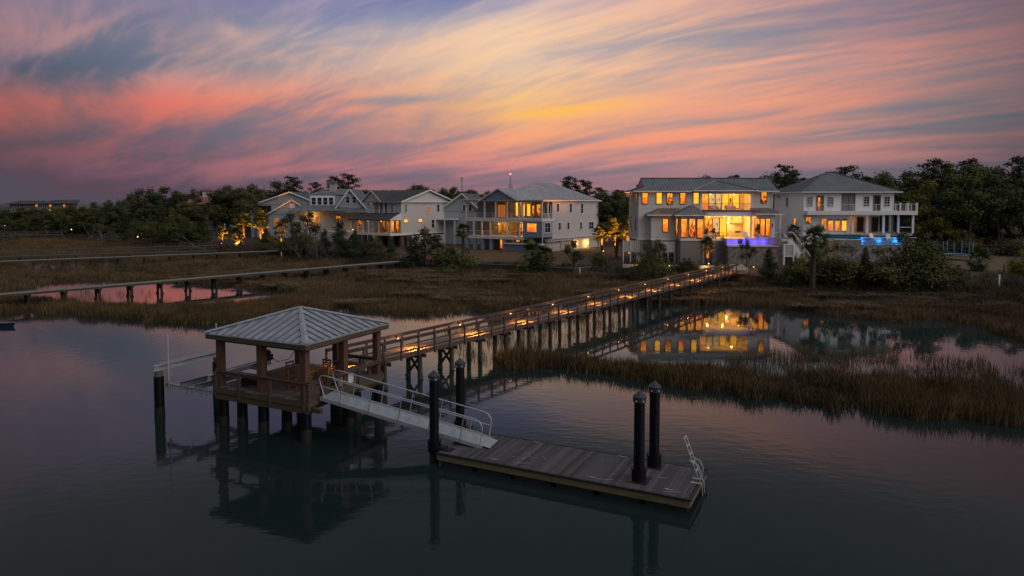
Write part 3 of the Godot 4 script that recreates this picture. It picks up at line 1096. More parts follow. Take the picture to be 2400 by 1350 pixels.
	# dock lines lying in curves
	var lines := [[9.9, 0.95, 0.42, "thin white line curled on the dock planks near the middle"], [13.3, 0.85, 0.40, "thin white line curled beside the front right pile"], [15.75, 0.85, 0.42, "thin white line curled at the dock's front right corner"], [15.2, 1.9, 0.25, "short white line lying behind the front right pile"]]
	for q in lines:
		var pts := []
		for k in 9:
			var an := -0.9 + k * 0.22
			pts.append(Vector3(sin(an) * q[2], 0.515, cos(an) * q[2] * 0.35))
		var m := MB.new()
		m.tube(pts, 0.007, 5)
		solo("dock_line", m, M.line_pale, q[3], "rope", to_world(q[0], 0, q[1]), GT + 0.3, "white dock lines")
	# swing-up ladder at the end
	var ld := thing("dock_ladder", "aluminium swim ladder tilted up at the floating dock's right end", "ladder", to_world(16.5, 0.5, 2.05), GT)
	var top := Vector3(-0.58, 1.52, -0.12)
	for z in [-0.17, 0.17]:
		var m := MB.new()
		m.tube([Vector3(0.12, -0.42, z), Vector3(0.10, -0.05, z), Vector3(-0.05, 0.22, z), top + Vector3(0, 0, z)], 0.017, 8)
		part("stile", m, M.alum, ld)
		var hd := MB.new()
		hd.tube([Vector3(0.02, 0.0, z * 1.25), Vector3(0.06, 0.45, z * 1.25), Vector3(-0.05, 0.68, z * 1.3), Vector3(-0.35, 0.80, z * 1.3)], 0.020, 8)
		part("handle", hd, M.alum, ld)
		var pl := MB.new()
		pl.box(Vector3(-0.12, 0.02, z * 1.2), Vector3(0.34, 0.02, 0.12))
		part("mount_plate", pl, M.alum, ld)
	for k in 5:
		var p := Vector3(-0.05, 0.22, 0).lerp(top, 0.15 + k * 0.2125)
		var m := MB.new()
		m.box(p, Vector3(0.06, 0.025, 0.33))
		part("rung", m, M.alum, ld)

func gangway() -> void:
	var p0 := to_world(0.15, 1.93, 1.08)
	var p1 := to_world(7.78, 0.60, 2.10)
	var len := p0.distance_to(p1)
	var o := thing("gangway", "sloping aluminium gangway with pipe railings down to the floating dock", "gangway", p0)
	o.basis = Basis.looking_at(p1 - p0)
	var w := 1.0
	var n := 15
	for i in n:
		var m := MB.new()
		m.box(Vector3.ZERO, Vector3(w - 0.02, 0.03, len / n - 0.012))
		part("tread_panel", m, M.grate, o, Vector3(0, 0.0, -(i + 0.5) * len / n))
	for x in [-w / 2 - 0.03, w / 2 + 0.03]:
		var m := MB.new()
		m.box(Vector3(x, -0.05, -len / 2), Vector3(0.05, 0.16, len))
		part("side_channel", m, M.alum, o)
		# pipe rail that turns down at both ends
		var t := MB.new()
		var up := 1.02
		t.tube([Vector3(x, 0.0, -0.25), Vector3(x, 0.62, 0.10), Vector3(x, 0.86, 0.18), Vector3(x, up - 0.03, 0.06), Vector3(x, up, -0.15), Vector3(x, up, -len * 0.5), Vector3(x, up, -len + 0.55), Vector3(x, up - 0.05, -len + 0.32), Vector3(x, up - 0.2, -len + 0.17), Vector3(x, up - 0.4, -len + 0.12), Vector3(x, -0.1, -len + 0.12)], 0.026, 8)
		part("hand_rail", t, M.alum, o)
		var md := MB.new()
		md.tube([Vector3(x, 0.52, 0.02), Vector3(x, 0.52, -len + 0.12)], 0.022, 8)
		part("mid_rail", md, M.alum, o)
		for k in 5:
			var z := -len * (0.13 + k * 0.185)
			var s := MB.new()
			s.tube([Vector3(x * 1.04, -0.12, z), Vector3(x, up, z)], 0.024, 8)
			part("stanchion", s, M.galv, o)
	var cr := MB.new()
	for i in 8:
		cr.box(Vector3(0, -0.07, -0.4 - i * len / 8.2), Vector3(w, 0.06, 0.06))
	part("cross_beam", cr, M.alum, o)
	var fl := MB.new()
	fl.box(Vector3(0, -0.005, -len - 0.14), Vector3(w, 0.012, 0.32), Basis(Vector3.RIGHT, -0.06))
	part("toe_plate", fl, M.grate, o)

# ------------------------------------------------------------------ the lit boardwalk
const BW := Vector3(-5.77, 0.0, -40.58)
var BT := deg_to_rad(-35.8)

func boardwalk() -> void:
	var o := thing("boardwalk", "long timber boardwalk with railings and small lamps across the marsh", "boardwalk", BW, BT)
	var rng := RandomNumberGenerator.new()
	rng.seed = 8
	var s0 := -5.6
	var s1 := 60.2
	var n := int((s1 - s0) / 0.145)
	var pk := MB.new()
	for i in n:
		pk.uo = Vector2(rng.randf() * 9, rng.randf() * 9)
		pk.box(Vector3(-0.55, 1.777 + rng.randf() * 0.005, -(s0 + (i + 0.5) * 0.145)), Vector3(1.26, 0.04, 0.137))
	stuff(part("deck_planks", pk, M.walk_wood, o))
	for x in [-1.16, 0.06]:
		for k in 15:
			var a := s0 + k * (s1 - s0) / 15.0
			var b := s0 + (k + 1) * (s1 - s0) / 15.0 - 0.01
			var st := MB.new()
			st.uo = Vector2(rng.randf() * 9, rng.randf() * 9)
			st.beam(Vector3(x, 1.63, -a), Vector3(x, 1.63, -b), 0.05, 0.24)
			part("edge_board", st, M.rail_wood, o)
			var cp := MB.new()
			cp.uo = Vector2(rng.randf() * 9, rng.randf() * 9)
			cp.beam(Vector3(x, 2.70, -a), Vector3(x, 2.70, -b), 0.15, 0.04)
			part("rail_cap", cp, M.rail_wood, o)
			var rb := MB.new()
			rb.uo = Vector2(rng.randf() * 9, rng.randf() * 9)
			rb.beam(Vector3(x, 2.60, -a), Vector3(x, 2.60, -b), 0.04, 0.13)
			part("rail_board", rb, M.rail_wood, o)
			var tb := MB.new()
			tb.uo = Vector2(rng.randf() * 9, rng.randf() * 9)
			tb.beam(Vector3(x, 1.92, -a), Vector3(x, 1.92, -b), 0.035, 0.10)
			part("toe_board", tb, M.rail_wood, o)
		var cb := MB.new()
		for k in 4:
			cb.tube([Vector3(x, 2.05 + k * 0.12, -s0), Vector3(x, 2.05 + k * 0.12, -s1)], 0.0022, 4)
		stuff(part("rail_cables", cb, M.black_metal, o))
		var pm := MB.new()
		pm.box(Vector3(0, 0.6, 0), Vector3(0.09, 1.25, 0.10))
		var pmesh := pm.mesh()
		for k in range(-4, 42):
			part("rail_post", pmesh, M.rail_wood, o, Vector3(x + (0.065 if x > 0 else -0.065), 1.46, -(0.2 + 1.43 * k)))
	var pl := MB.new()
	pl.lathe(Vector3.ZERO, [Vector2(0.15, -1.5), Vector2(0.145, 1.32), Vector2(0.0, 1.33)], 10)
	var plm := pl.mesh()
	for k in range(-2, 21):
		var s := 0.5 + 2.9 * k
		if s > s1 - 1.0:
			continue
		for x in [-1.02, -0.06]:
			part("pile", plm, M.pile_wood, o, Vector3(x, 0, -s))
		var c := MB.new()
		for z in [-0.2, 0.2]:
			c.box(Vector3(-0.54, 1.40, -s + z), Vector3(1.6, 0.22, 0.06))
		part("pile_cap", c, M.rail_wood, o)
		if k < 2:
			for q in [[-1.08, 0.0, -0.17], [0.0, -1.08, 0.17]]:
				var b := MB.new()
				b.beam(Vector3(q[0], 1.28, -s + q[2]), Vector3(q[1], 0.05, -s + q[2]), 0.17, 0.05, Vector3.FORWARD)
				part("cross_brace", b, M.pile_wood, o)
	for k in range(-1, 11):
		var s := -0.4 + 5.72 * k
		down_lamp("deck_lamp", o, Vector3(-0.22, 2.5, -(s + 0.75)), 0.018, 10.0)
		if k < 0:
			continue
		var h := MB.new()
		h.box(Vector3(-1.06, 2.52, -s), Vector3(0.07, 0.05, 0.12))
		part("lamp_bracket", h, M.black_metal, o)
		lamp("rail_lamp", o, Vector3(-0.97, 2.45, -s), 0.055, M.bulb_small, Color(1.0, 0.66, 0.28), 0.35)

# ------------------------------------------------------------------ the neighbours' bare docks on the left
func plain_dock(label: String, a: Vector2, b: Vector2, h: float, w: float, first: float, step: float, braced: int, rails: bool) -> void:
	var dm: Material = M.pier_dark if rails else M.pier_grey
	var d := b - a
	var len := d.length()
	var o := thing("marsh_dock", label, "dock", Vector3(a.x, 0, a.y), atan2(-d.x, -d.y), "bare docks reaching over the marsh")
	var n := int(len / 2.4)
	for k in n:
		var m := MB.new()
		m.uo = Vector2(k * 1.3, k * 0.7)
		m.box(Vector3(0, h - 0.03, -(k + 0.5) * len / n), Vector3(w, 0.06, len / n - 0.015))
		part("deck_section", m, dm, o)
	for x in [-w / 2 + 0.04, w / 2 - 0.04]:
		var m := MB.new()
		m.box(Vector3(x, h - 0.17, -len / 2), Vector3(0.06, 0.2, len))
		part("stringer", m, M.pile_wood, o)
	var pl := MB.new()
	pl.lathe(Vector3.ZERO, [Vector2(0.14, -1.0), Vector2(0.13, h - 0.1), Vector2(0.0, h - 0.09)], 9)
	var plm := pl.mesh()
	var s := first
	var i := 0
	while s < len - 0.5:
		for x in [-w / 2 + 0.14, w / 2 - 0.14]:
			part("pile", plm, M.pile_wet, o, Vector3(x, 0, -s))
		var c := MB.new()
		c.box(Vector3(0, h - 0.36, -s), Vector3(w + 0.2, 0.2, 0.34))
		part("pile_cap", c, M.pile_wet, o)
		if i < braced:
			for q in [[-1.0, 1.0, -0.16], [1.0, -1.0, 0.16]]:
				var b2 := MB.new()
				b2.beam(Vector3(q[0] * w / 2, h - 0.42, -s + q[2]), Vector3(q[1] * w / 2, -0.05, -s + q[2]), 0.16, 0.05, Vector3.FORWARD)
				part("cross_brace", b2, M.pile_wet, o)
		s += step
		i += 1
	if rails:
		for x in [-w / 2, w / 2]:
			var r := MB.new()
			r.box(Vector3(x, h + 0.95, -len / 2), Vector3(0.1, 0.06, len))
			r.box(Vector3(x, h + 0.5, -len / 2), Vector3(0.05, 0.05, len))
			part("rail", r, dm, o)
			var q := 0.3
			while q < len:
				var p := MB.new()
				p.box(Vector3(x, h + 0.45, -q), Vector3(0.1, 1.0, 0.1))
				part("rail_post", p, dm, o)
				q += 2.6

func left_docks() -> void:
	plain_dock("bare grey dock, the nearest on the left, its braced bents over open water", Vector2(-57.0, -61.5), Vector2(-17.2, -108.8), 1.52, 1.3, 8.2, 3.28, 30, false)
	plain_dock("bare grey dock, second nearest on the left, on single dark bents", Vector2(-93.0, -100.5), Vector2(-40.5, -137.0), 1.45, 1.3, 3.0, 4.0, 0, false)
	plain_dock("railed grey dock behind the two bare docks on the left", Vector2(-99.0, -113.5), Vector2(-58.0, -135.5), 1.4, 1.2, 2.0, 4.2, 0, true)
	plain_dock("dark railed dock far off at the left edge before the trees", Vector2(-160.0, -191.0), Vector2(-133.0, -205.0), 1.5, 1.6, 2.0, 4.2, 0, true)

# ------------------------------------------------------------------ land, water, marsh
var shore_pts := [Vector2(-400, -300), Vector2(-164, -222), Vector2(-136, -210), Vector2(-104, -187), Vector2(-66, -149), Vector2(-47, -135), Vector2(-35, -128), Vector2(-26, -121), Vector2(-16.5, -111), Vector2(-7, -108.5), Vector2(2.6, -104.5), Vector2(8, -101), Vector2(17, -96), Vector2(24, -91.5), Vector2(28, -87), Vector2(32, -84), Vector2(36, -80), Vector2(42.5, -76.5), Vector2(50.5, -77.5), Vector2(58, -78), Vector2(75, -82), Vector2(110, -95), Vector2(400, -140)]

func shore(x: float) -> float:
	for i in shore_pts.size() - 1:
		if x <= shore_pts[i + 1].x:
			var k: float = clampf((x - shore_pts[i].x) / (shore_pts[i + 1].x - shore_pts[i].x), 0.0, 1.0)
			return lerpf(shore_pts[i].y, shore_pts[i + 1].y, k)
	return -140.0

func land(x: float, z: float) -> float:
	var t := shore(x) - z
	return lerpf(-0.5, 1.25, smoothstep(-2.5, 4.5, t)) + 0.5 * smoothstep(5.0, 22.0, t)

func ground_and_water() -> void:
	var pm := PlaneMesh.new()
	pm.size = Vector2(3200, 3200)
	setting("water", pm, M.water, Vector3(0, 0, -1400))
	# sheltered water among the grass lies still
	var cm := MB.new()
	var cp := []
	for q in [Vector2(-75, -66), Vector2(-44, -65), Vector2(-32, -61.5), Vector2(-24, -58.5), Vector2(-17, -62.5), Vector2(-6, -51), Vector2(0, -43.5), Vector2(7, -40.5), Vector2(15, -36), Vector2(24, -32.8), Vector2(30, -33.5), Vector2(90, -66), Vector2(90, -112), Vector2(-75, -125)]:
		cp.append(q)
	var tri := Geometry2D.triangulate_polygon(PackedVector2Array(cp))
	for k in range(0, tri.size(), 3):
		var a: Vector2 = cp[tri[k]]
		var b: Vector2 = cp[tri[k + 1]]
		var c: Vector2 = cp[tri[k + 2]]
		cm.tri(Vector3(a.x, 0.004, a.y), Vector3(b.x, 0.004, b.y), Vector3(c.x, 0.004, c.y), Vector3.UP, a, b, c)
	setting("marsh_water", cm, M.calm_water)
	var rows := [-3.5, -2.0, -1.0, 0.0, 1.0, 2.0, 3.0, 4.5, 6.0, 8.0, 10.0, 13.0, 17.0, 22.0, 28.0, 36.0, 48.0, 70.0, 110.0, 200.0, 500.0, 1400.0, 2600.0]
	var nz := FastNoiseLite.new()
	nz.seed = 2
	nz.frequency = 0.09
	var m := MB.new()
	var xs := []
	var x := -1500.0
	while x < 1500.0:
		xs.append(x)
		x += 2.5 if absf(x) < 150 else 25.0
	var p := []
	var cc := []
	for xi in xs:
		var a := []
		var b := []
		for t in rows:
			var z: float = shore(xi) - t
			var k: float = nz.get_noise_2d(xi, z)
			a.append(Vector3(xi, land(xi, z) + k * 0.10 * smoothstep(-2.0, 2.0, t), z))
			var col := Color(0.050, 0.041, 0.029)
			var lawn := smoothstep(-24, -19, xi) * (1.0 - smoothstep(11, 14, xi)) * smoothstep(2.5, 4.0, t + k * 1.5) * (1.0 - smoothstep(30, 40, t))
			var sand := smoothstep(52, 57, xi) * (1.0 - smoothstep(78, 84, xi)) * smoothstep(7, 9, t + k * 3.0) * (1.0 - smoothstep(34, 40, t))
			var bed := smoothstep(14, 17, xi) * (1.0 - smoothstep(40, 46, xi)) * smoothstep(3, 6, t + k * 3.0)
			col = col.lerp(Color(0.175, 0.108, 0.048), lawn * 0.95).lerp(Color(0.19, 0.135, 0.07), sand).lerp(Color(0.10, 0.07, 0.045), bed)
			b.append(col)
		p.append(a)
		cc.append(b)
	for i in xs.size() - 1:
		for j in rows.size() - 1:
			var nn: Vector3 = (p[i + 1][j] - p[i][j]).cross(p[i][j + 1] - p[i][j]).normalized()
			if nn.y < 0:
				nn = -nn
			for q in [[[i, j], [i + 1, j], [i + 1, j + 1]], [[i, j], [i + 1, j + 1], [i, j + 1]]]:
				var st := m.v.size()
				m.tri(p[q[0][0]][q[0][1]], p[q[1][0]][q[1][1]], p[q[2][0]][q[2][1]], nn)
				for e in 3:
					var vv := m.v[st + e]
					for w in q:
						if p[w[0]][w[1]] == vv:
							m.c[st + e] = cc[w[0]][w[1]]
	setting("ground", m, M.ground_soil)

func blade_clump(seed_: int, count: int, rad: float, h0: float, h1: float, wide: float, lean: float) -> ArrayMesh:
	var rng := RandomNumberGenerator.new()
	rng.seed = seed_
	var m := MB.new()
	for i in count:
		var a := rng.randf() * TAU
		var r := sqrt(rng.randf()) * rad
		var p := Vector3(cos(a) * r, -0.12, sin(a) * r)
		var h := lerpf(h0, h1, rng.randf())
		var la := rng.randf() * TAU
		var l := Vector3(cos(la), 0, sin(la)) * lean * (0.3 + rng.randf()) * h
		var f := rng.randf() * PI
		var w := Vector3(cos(f), 0, sin(f)) * wide * (0.6 + 0.8 * rng.randf())
		var mid := p + l * 0.35 + Vector3(0, h * 0.55, 0)
		var tip := p + l + Vector3(0, h, 0)
		var nn := w.cross(Vector3.UP).normalized()
		nn = (nn + Vector3(0, 0.35, 0)).normalized()
		var k := 0.72 + rng.randf() * 0.5
		m.col = Color(k, k * lerpf(0.92, 1.04, rng.randf()), k * 0.95)
		m.quad(p - w, p + w, mid + w * 0.8, mid - w * 0.8, nn)
		m.tri(mid - w * 0.8, mid + w * 0.8, tip, nn)
	return m.mesh()

func scatter(called: String, mesh: Mesh, mat_: Material, where: Array) -> void:
	if where.is_empty():
		return
	var buf := PackedFloat32Array()
	buf.resize(where.size() * 16)
	var o := 0
	for w in where:
		var p: Vector3 = w[0]
		var s: float = w[1]
		var sh: float = w[2]
		var c: Color = w[3]
		var a: float = w[4]
		var ca := cos(a) * s
		var sa := sin(a) * s
		for f in [ca, 0.0, sa, p.x, 0.0, sh, 0.0, p.y, -sa, 0.0, ca, p.z, c.r, c.g, c.b, 1.0]:
			buf[o] = f
			o += 1
	var mm := MultiMesh.new()
	mm.transform_format = MultiMesh.TRANSFORM_3D
	mm.use_colors = true
	mm.mesh = mesh
	mm.instance_count = where.size()
	mm.buffer = buf
	var n := MultiMeshInstance3D.new()
	n.name = called
	n.multimesh = mm
	n.material_override = mat_
	add_child(n, true)
	n.set_meta("kind", "stuff")

var MARSH := {
	"A": [Vector2(-50.1, -63.9), Vector2(-48.8, -65.4), Vector2(-47.5, -67.0), Vector2(-42.6, -65.9), Vector2(-37.5, -63.4), Vector2(-31.0, -60.7), Vector2(-26.2, -59.4), Vector2(-23.8, -59.8), Vector2(-21.6, -62.0), Vector2(-19.2, -64.4), Vector2(-17.6, -69.2), Vector2(-17.9, -72.2), Vector2(-21.4, -74.7), Vector2(-25.8, -74.1), Vector2(-28.5, -71.5), Vector2(-32.4, -68.6), Vector2(-37.1, -68.6), Vector2(-42.6, -70.6), Vector2(-47.5, -72.8), Vector2(-52.9, -74.7), Vector2(-56.2, -75.4), Vector2(-59.0, -75.4)],
	"B": [Vector2(-71.3, -82.0), Vector2(-62.3, -79.7), Vector2(-61.1, -82.0), Vector2(-61.6, -87.1), Vector2(-61.1, -92.9), Vector2(-57.1, -95.0), Vector2(-51.2, -95.0), Vector2(-44.0, -90.9), Vector2(-34.6, -87.1), Vector2(-29.1, -83.6), Vector2(-24.0, -80.4), Vector2(-20.4, -74.7), Vector2(-18.6, -69.8), Vector2(-14.7, -67.5), Vector2(-11.4, -65.4), Vector2(-7.9, -63.9), Vector2(-5.7, -65.4), Vector2(-2.1, -68.1), Vector2(2.2, -70.9), Vector2(5.9, -73.4), Vector2(10.2, -74.7), Vector2(13.4, -72.2), Vector2(15.9, -70.9), Vector2(18.7, -71.5), Vector2(22.1, -71.2), Vector2(26.4, -68.6), Vector2(28.6, -65.7), Vector2(31.3, -62.9), Vector2(33.5, -61.1), Vector2(37.4, -62.0), Vector2(38.9, -62.5), Vector2(39.5, -60.4), Vector2(39.3, -55.8), Vector2(38.8, -51.0), Vector2(41.1, -48.5), Vector2(70.9, -76.1), Vector2(77.6, -104.4), Vector2(58.2, -104.4), Vector2(39.3, -117.4), Vector2(10.3, -128.1), Vector2(-20.6, -138.6), Vector2(-57.4, -165.8), Vector2(-120.5, -216.6), Vector2(-186.8, -251.9), Vector2(-235.3, -272.1)],
	"C": [Vector2(-1.4, -45.5), Vector2(-0.3, -44.2), Vector2(2.1, -42.7), Vector2(5.2, -41.6), Vector2(7.6, -40.4), Vector2(10.8, -38.5), Vector2(13.8, -36.8), Vector2(16.6, -35.2), Vector2(19.1, -33.9), Vector2(21.7, -33.0), Vector2(24.6, -32.2), Vector2(26.3, -31.7), Vector2(30.9, -37.5), Vector2(28.6, -38.1), Vector2(25.6, -39.0), Vector2(22.3, -39.6), Vector2(19.0, -40.5), Vector2(15.4, -41.1), Vector2(11.9, -42.3), Vector2(8.1, -43.4), Vector2(5.6, -44.5), Vector2(2.9, -45.8), Vector2(0.3, -46.7)],
	"D": [Vector2(-6.2, -52.3), Vector2(-5.1, -58.7), Vector2(-1.9, -60.9), Vector2(3.1, -63.2), Vector2(8.3, -66.4), Vector2(11.0, -63.2), Vector2(9.4, -54.0), Vector2(6.1, -49.2), Vector2(2.9, -47.1), Vector2(0.3, -46.2), Vector2(-2.9, -45.7), Vector2(-4.2, -47.8)],
	"E": [Vector2(10.6, -42.4), Vector2(13.7, -43.8), Vector2(18.0, -44.2), Vector2(21.9, -43.8), Vector2(26.4, -42.2), Vector2(29.1, -41.2), Vector2(32.1, -38.9), Vector2(30.0, -36.3), Vector2(25.9, -37.6), Vector2(19.5, -39.0), Vector2(15.0, -40.0)],
	"G": [Vector2(11.5, -43.8), Vector2(16.0, -46.7), Vector2(19.8, -48.9), Vector2(26.9, -48.9), Vector2(29.7, -47.5), Vector2(31.9, -45.2), Vector2(34.0, -41.8), Vector2(32.0, -39.3), Vector2(26.7, -42.7), Vector2(22.0, -44.0), Vector2(18.1, -44.5)],
	"F": [Vector2(-50.3, -70.9), Vector2(-54.5, -83.6), Vector2(-45.2, -83.6), Vector2(-37.7, -77.8), Vector2(-30.2, -76.1), Vector2(-23.0, -74.1), Vector2(-21.3, -68.6), Vector2(-31.6, -67.0), Vector2(-41.0, -68.1)],
	"W": [Vector2(-77.6, -104.4), Vector2(-85.3, -120.8), Vector2(-78.1, -126.2), Vector2(-63.3, -126.2), Vector2(-55.2, -114.3), Vector2(-63.8, -108.4), Vector2(-70.3, -103.1)],
	"W2": [Vector2(-29.6, -78.2), Vector2(-28.0, -80.4), Vector2(-25.5, -76.1), Vector2(-29.2, -73.4), Vector2(-32.2, -70.9), Vector2(-34.7, -68.1), Vector2(-37.0, -70.9), Vector2(-35.6, -74.4)],
	"P1": [Vector2(-51.2, -68.6), Vector2(-51.3, -71.2), Vector2(-45.7, -72.2), Vector2(-41.7, -69.2), Vector2(-45.3, -67.5)],
}

func marsh() -> void:
	var rng := RandomNumberGenerator.new()
	rng.seed = 99
	var nz := FastNoiseLite.new()
	nz.seed = 6
	nz.frequency = 0.075
	nz.fractal_octaves = 3
	var n2 := FastNoiseLite.new()
	n2.seed = 16
	n2.frequency = 0.32
	n2.fractal_octaves = 2
	var poly := {}
	for k in MARSH:
		poly[k] = PackedVector2Array(MARSH[k])
	var dense := [[], [], []]
	var thin := [[], []]
	var conf := {"A": [0.34, 1.0, Color(0.125, 0.083, 0.030)], "B": [0.46, 1.0, Color(0.150, 0.098, 0.050)], "C": [0.30, 0.93, Color(0.098, 0.069, 0.026)], "D": [0.5, 0.42, Color(0.12, 0.085, 0.036)], "E": [0.33, 0.72, Color(0.115, 0.082, 0.032)], "F": [0.6, 0.13, Color(0.12, 0.085, 0.036)], "G": [0.37, 0.6, Color(0.11, 0.08, 0.032)]}
	for k in conf:
		var pl: PackedVector2Array = poly[k]
		var lo := Vector2(INF, INF)
		var hi := -lo
		for q in pl:
			lo = lo.min(q)
			hi = hi.max(q)
		lo.x = maxf(lo.x, -150.0)
		hi.x = minf(hi.x, 95.0)
		var sp: float = conf[k][0]
		var z := lo.y
		while z < hi.y:
			var st := sp * (1.0 if z > -85.0 else 1.45 if z > -120.0 else 2.0)
			var x := lo.x
			while x < hi.x:
				var q := Vector2(x + rng.randf() * st, z + rng.randf() * st)
				x += st
				if absf(q.x) > -q.y * 0.80 + 4.0:
					continue
				var j := Vector2(nz.get_noise_2d(q.x * 3.0, q.y * 3.0), nz.get_noise_2d(q.x * 3.0 + 90.0, q.y * 3.0)) * (1.6 if q.y > -70.0 else 2.4)
				if not Geometry2D.is_point_in_polygon(q + j, pl):
					continue
				var sh := shore(q.x) - q.y
				if sh > 2.0:
					continue
				var big := nz.get_noise_2d(q.x, q.y)
				var d: float = conf[k][1]
				if k == "B" and (Geometry2D.is_point_in_polygon(q + j, poly.W) or Geometry2D.is_point_in_polygon(q + j, poly.W2)):
					d = 0.10
				if (k == "A" or k == "B") and Geometry2D.is_point_in_polygon(q + j, poly.P1):
					d = 0.1
				if d < 0.9:
					d *= clampf(1.0 + 2.6 * n2.get_noise_2d(q.x, q.y), 0.0, 2.0)
				else:
					d *= clampf(0.86 + 1.1 * n2.get_noise_2d(q.x * 0.6, q.y * 0.6) + 0.5 * big, 0.12, 1.0)
				if rng.randf() > d:
					continue
				var c: Color = conf[k][2]
				var mixd := clampf(0.5 + big * 1.1 + n2.get_noise_2d(q.x, q.y) * 0.35, 0.0, 1.0)
				c = c.lerp(Color(0.085, 0.066, 0.034), 0.75 * (1.0 - mixd)).lerp(Color(0.20, 0.135, 0.072), 0.42 * mixd)
				var v := 0.82 + rng.randf() * 0.36
				c = Color(c.r * v, c.g * v, c.b * v)
				var s := (1.0 + 0.35 * rng.randf()) * (1.0 if q.y > -85.0 else 1.35)
				var hgt := (0.78 + 0.42 * rng.randf() + big * 0.5 + n2.get_noise_2d(q.x * 0.5, q.y * 0.5) * 0.25) * (1.0 if k != "B" else 0.88)
				var y := maxf(0.0, land(q.x, q.y)) if sh > -3.0 else 0.0
				var w := [Vector3(q.x, y, q.y), s, hgt, c, rng.randf() * TAU]
				if conf[k][1] < 0.9:
					thin[rng.randi() % 2].append(w)
				else:
					dense[rng.randi() % 3].append(w)
			z += st
	for i in 3:
		scatter("marsh_grass", blade_clump(50 + i, 30, 0.42, 0.55, 1.12, 0.016, 0.28), M.grass, dense[i])
	for i in 2:
		scatter("sparse_marsh_grass", blade_clump(70 + i, 7, 0.30, 0.5, 1.05, 0.011, 0.30), M.grass, thin[i])
	# straw left in lines by high tides
	var wrack := []
	for i in 60000:
		var q := Vector2(rng.randf_range(-45.0, 60.0), rng.randf_range(-104.0, -66.0))
		if absf(q.x) > -q.y * 0.75 or not Geometry2D.is_point_in_polygon(q, poly.B) or shore(q.x) - q.y > 0.0:
			continue
		var k := nz.get_noise_2d(q.x * 0.55 + 300.0, q.y * 1.9)
		if k > 0.235 and k < 0.31:
			var v := 0.8 + rng.randf() * 0.4
			wrack.append([Vector3(q.x, 0.55, q.y), 1.3, 0.34 + rng.randf() * 0.25, Color(0.24 * v, 0.18 * v, 0.115 * v), rng.randf() * TAU])
	scatter("straw_wrack", blade_clump(95, 24, 0.5, 0.3, 0.8, 0.018, 1.6), M.grass, wrack)
	# dark brush where marsh meets land, and dry weeds on the banks
	var brush := []
	var weeds := []
	var x := -150.0
	while x < 92.0:
		for k in 16 if x > 33.0 else 9:
			var xx := x + rng.randf() * 0.9
			var t := rng.randf_range(-13.0 if xx > 34.0 else -6.5, 3.5)
			var z := shore(xx) - t
			var deep := 1.0 if xx > 12.0 or xx < -12.0 else 0.45
			if xx > 27.5 and xx < 32.0 and t > 1.0:
				continue
			if rng.randf() < deep * (1.0 if t < 2.5 else 0.5):
				var v := 0.7 + rng.randf() * 0.5
				brush.append([Vector3(xx, maxf(0.0, land(xx, z)) - 0.05, z), 1.2 + rng.randf() * 0.7, 0.75 + rng.randf() * 0.5, Color(0.062 * v, 0.052 * v, 0.040 * v), rng.randf() * TAU])
		for k in 3:
			var t := rng.randf_range(3.5, 11.0)
			var xx := x + rng.randf() * 0.9
			if xx > -20.0 and xx < 13.5 or xx > 26.0 and xx < 34.0:
				continue
			var z := shore(xx) - t
			var v := 0.7 + rng.randf() * 0.6
			weeds.append([Vector3(xx, land(xx, z) - 0.05, z), 1.0 + rng.randf() * 0.5, 0.55 + rng.randf() * 0.5, Color(0.12 * v, 0.095 * v, 0.058 * v), rng.randf() * TAU])
		x += 0.5 if x > -40.0 else 0.9
	scatter("shore_brush", blade_clump(91, 26, 0.5, 0.5, 1.2, 0.020, 0.6), M.grass, brush)
	scatter("bank_weeds", blade_clump(92, 22, 0.4, 0.5, 1.1, 0.016, 0.5), M.grass, weeds)

# ------------------------------------------------------------------ trees
func crown(seed_: int, lobes: Array, count: int, size: float, c0: Color, c1: Color, flat := 0.0) -> ArrayMesh:
	var rng := RandomNumberGenerator.new()
	rng.seed = seed_
	var m := MB.new()
	var tot := 0.0
	var ws := []
	var tone := []
	for l in lobes:
		tot += l[1].x * l[1].z + l[1].x * l[1].y
		ws.append(tot)
		tone.append(rng.randf())
	for i in count:
		var r := rng.randf() * tot
		var k := 0
		while ws[k] < r:
			k += 1
		var d := Vector3(rng.randfn(), rng.randfn(), rng.randfn()).normalized()
		var rad: Vector3 = lobes[k][1]
		var p: Vector3 = lobes[k][0] + d * rad * (pow(rng.randf(), 0.4) * (1.0 + 0.16 * rng.randfn()))
		var nn := (d + Vector3(rng.randfn(), rng.randfn() + 0.6, rng.randfn()) * 0.55).normalized()
		var e := nn.cross(Vector3(rng.randfn(), rng.randfn(), rng.randfn())).normalized()
		var f := nn.cross(e)
		var s := size * (0.55 + 0.9 * rng.randf())
		var t := clampf(tone[k] * 0.7 + rng.randf() * 0.4, 0.0, 1.0)
		m.col = c0.lerp(c1, t)
		var a := p - e * s
		var b := p + f * s * 0.5 + nn * s * 0.12
		var c := p + e * s
		var g := p - f * s * 0.5 + nn * s * 0.12
		m.tri(a, b, c, nn)
		m.tri(a, c, g, nn)
	return m.mesh()

func limbs(m: MB, rng: RandomNumberGenerator, p: Vector3, d: Vector3, len: float, r: float, depth: int, spread := 0.6) -> void:
	var q := p + d * len * 0.5 + Vector3(rng.randfn(), rng.randfn(), rng.randfn()) * len * 0.06
	var e := p + d * len
	m.tube([p, q, e], r, 5 if depth > 1 else 3, r * 0.6)
	if depth <= 0:
		return
	for i in 2 + rng.randi() % 2:
		var nd := (d + Vector3(rng.randfn(), rng.randfn() * 0.6 + 0.15, rng.randfn()) * spread).normalized()
		limbs(m, rng, p.lerp(e, 0.65 + 0.35 * rng.randf()), nd, len * (0.55 + 0.25 * rng.randf()), r * 0.55, depth - 1, spread)

var protos := {}

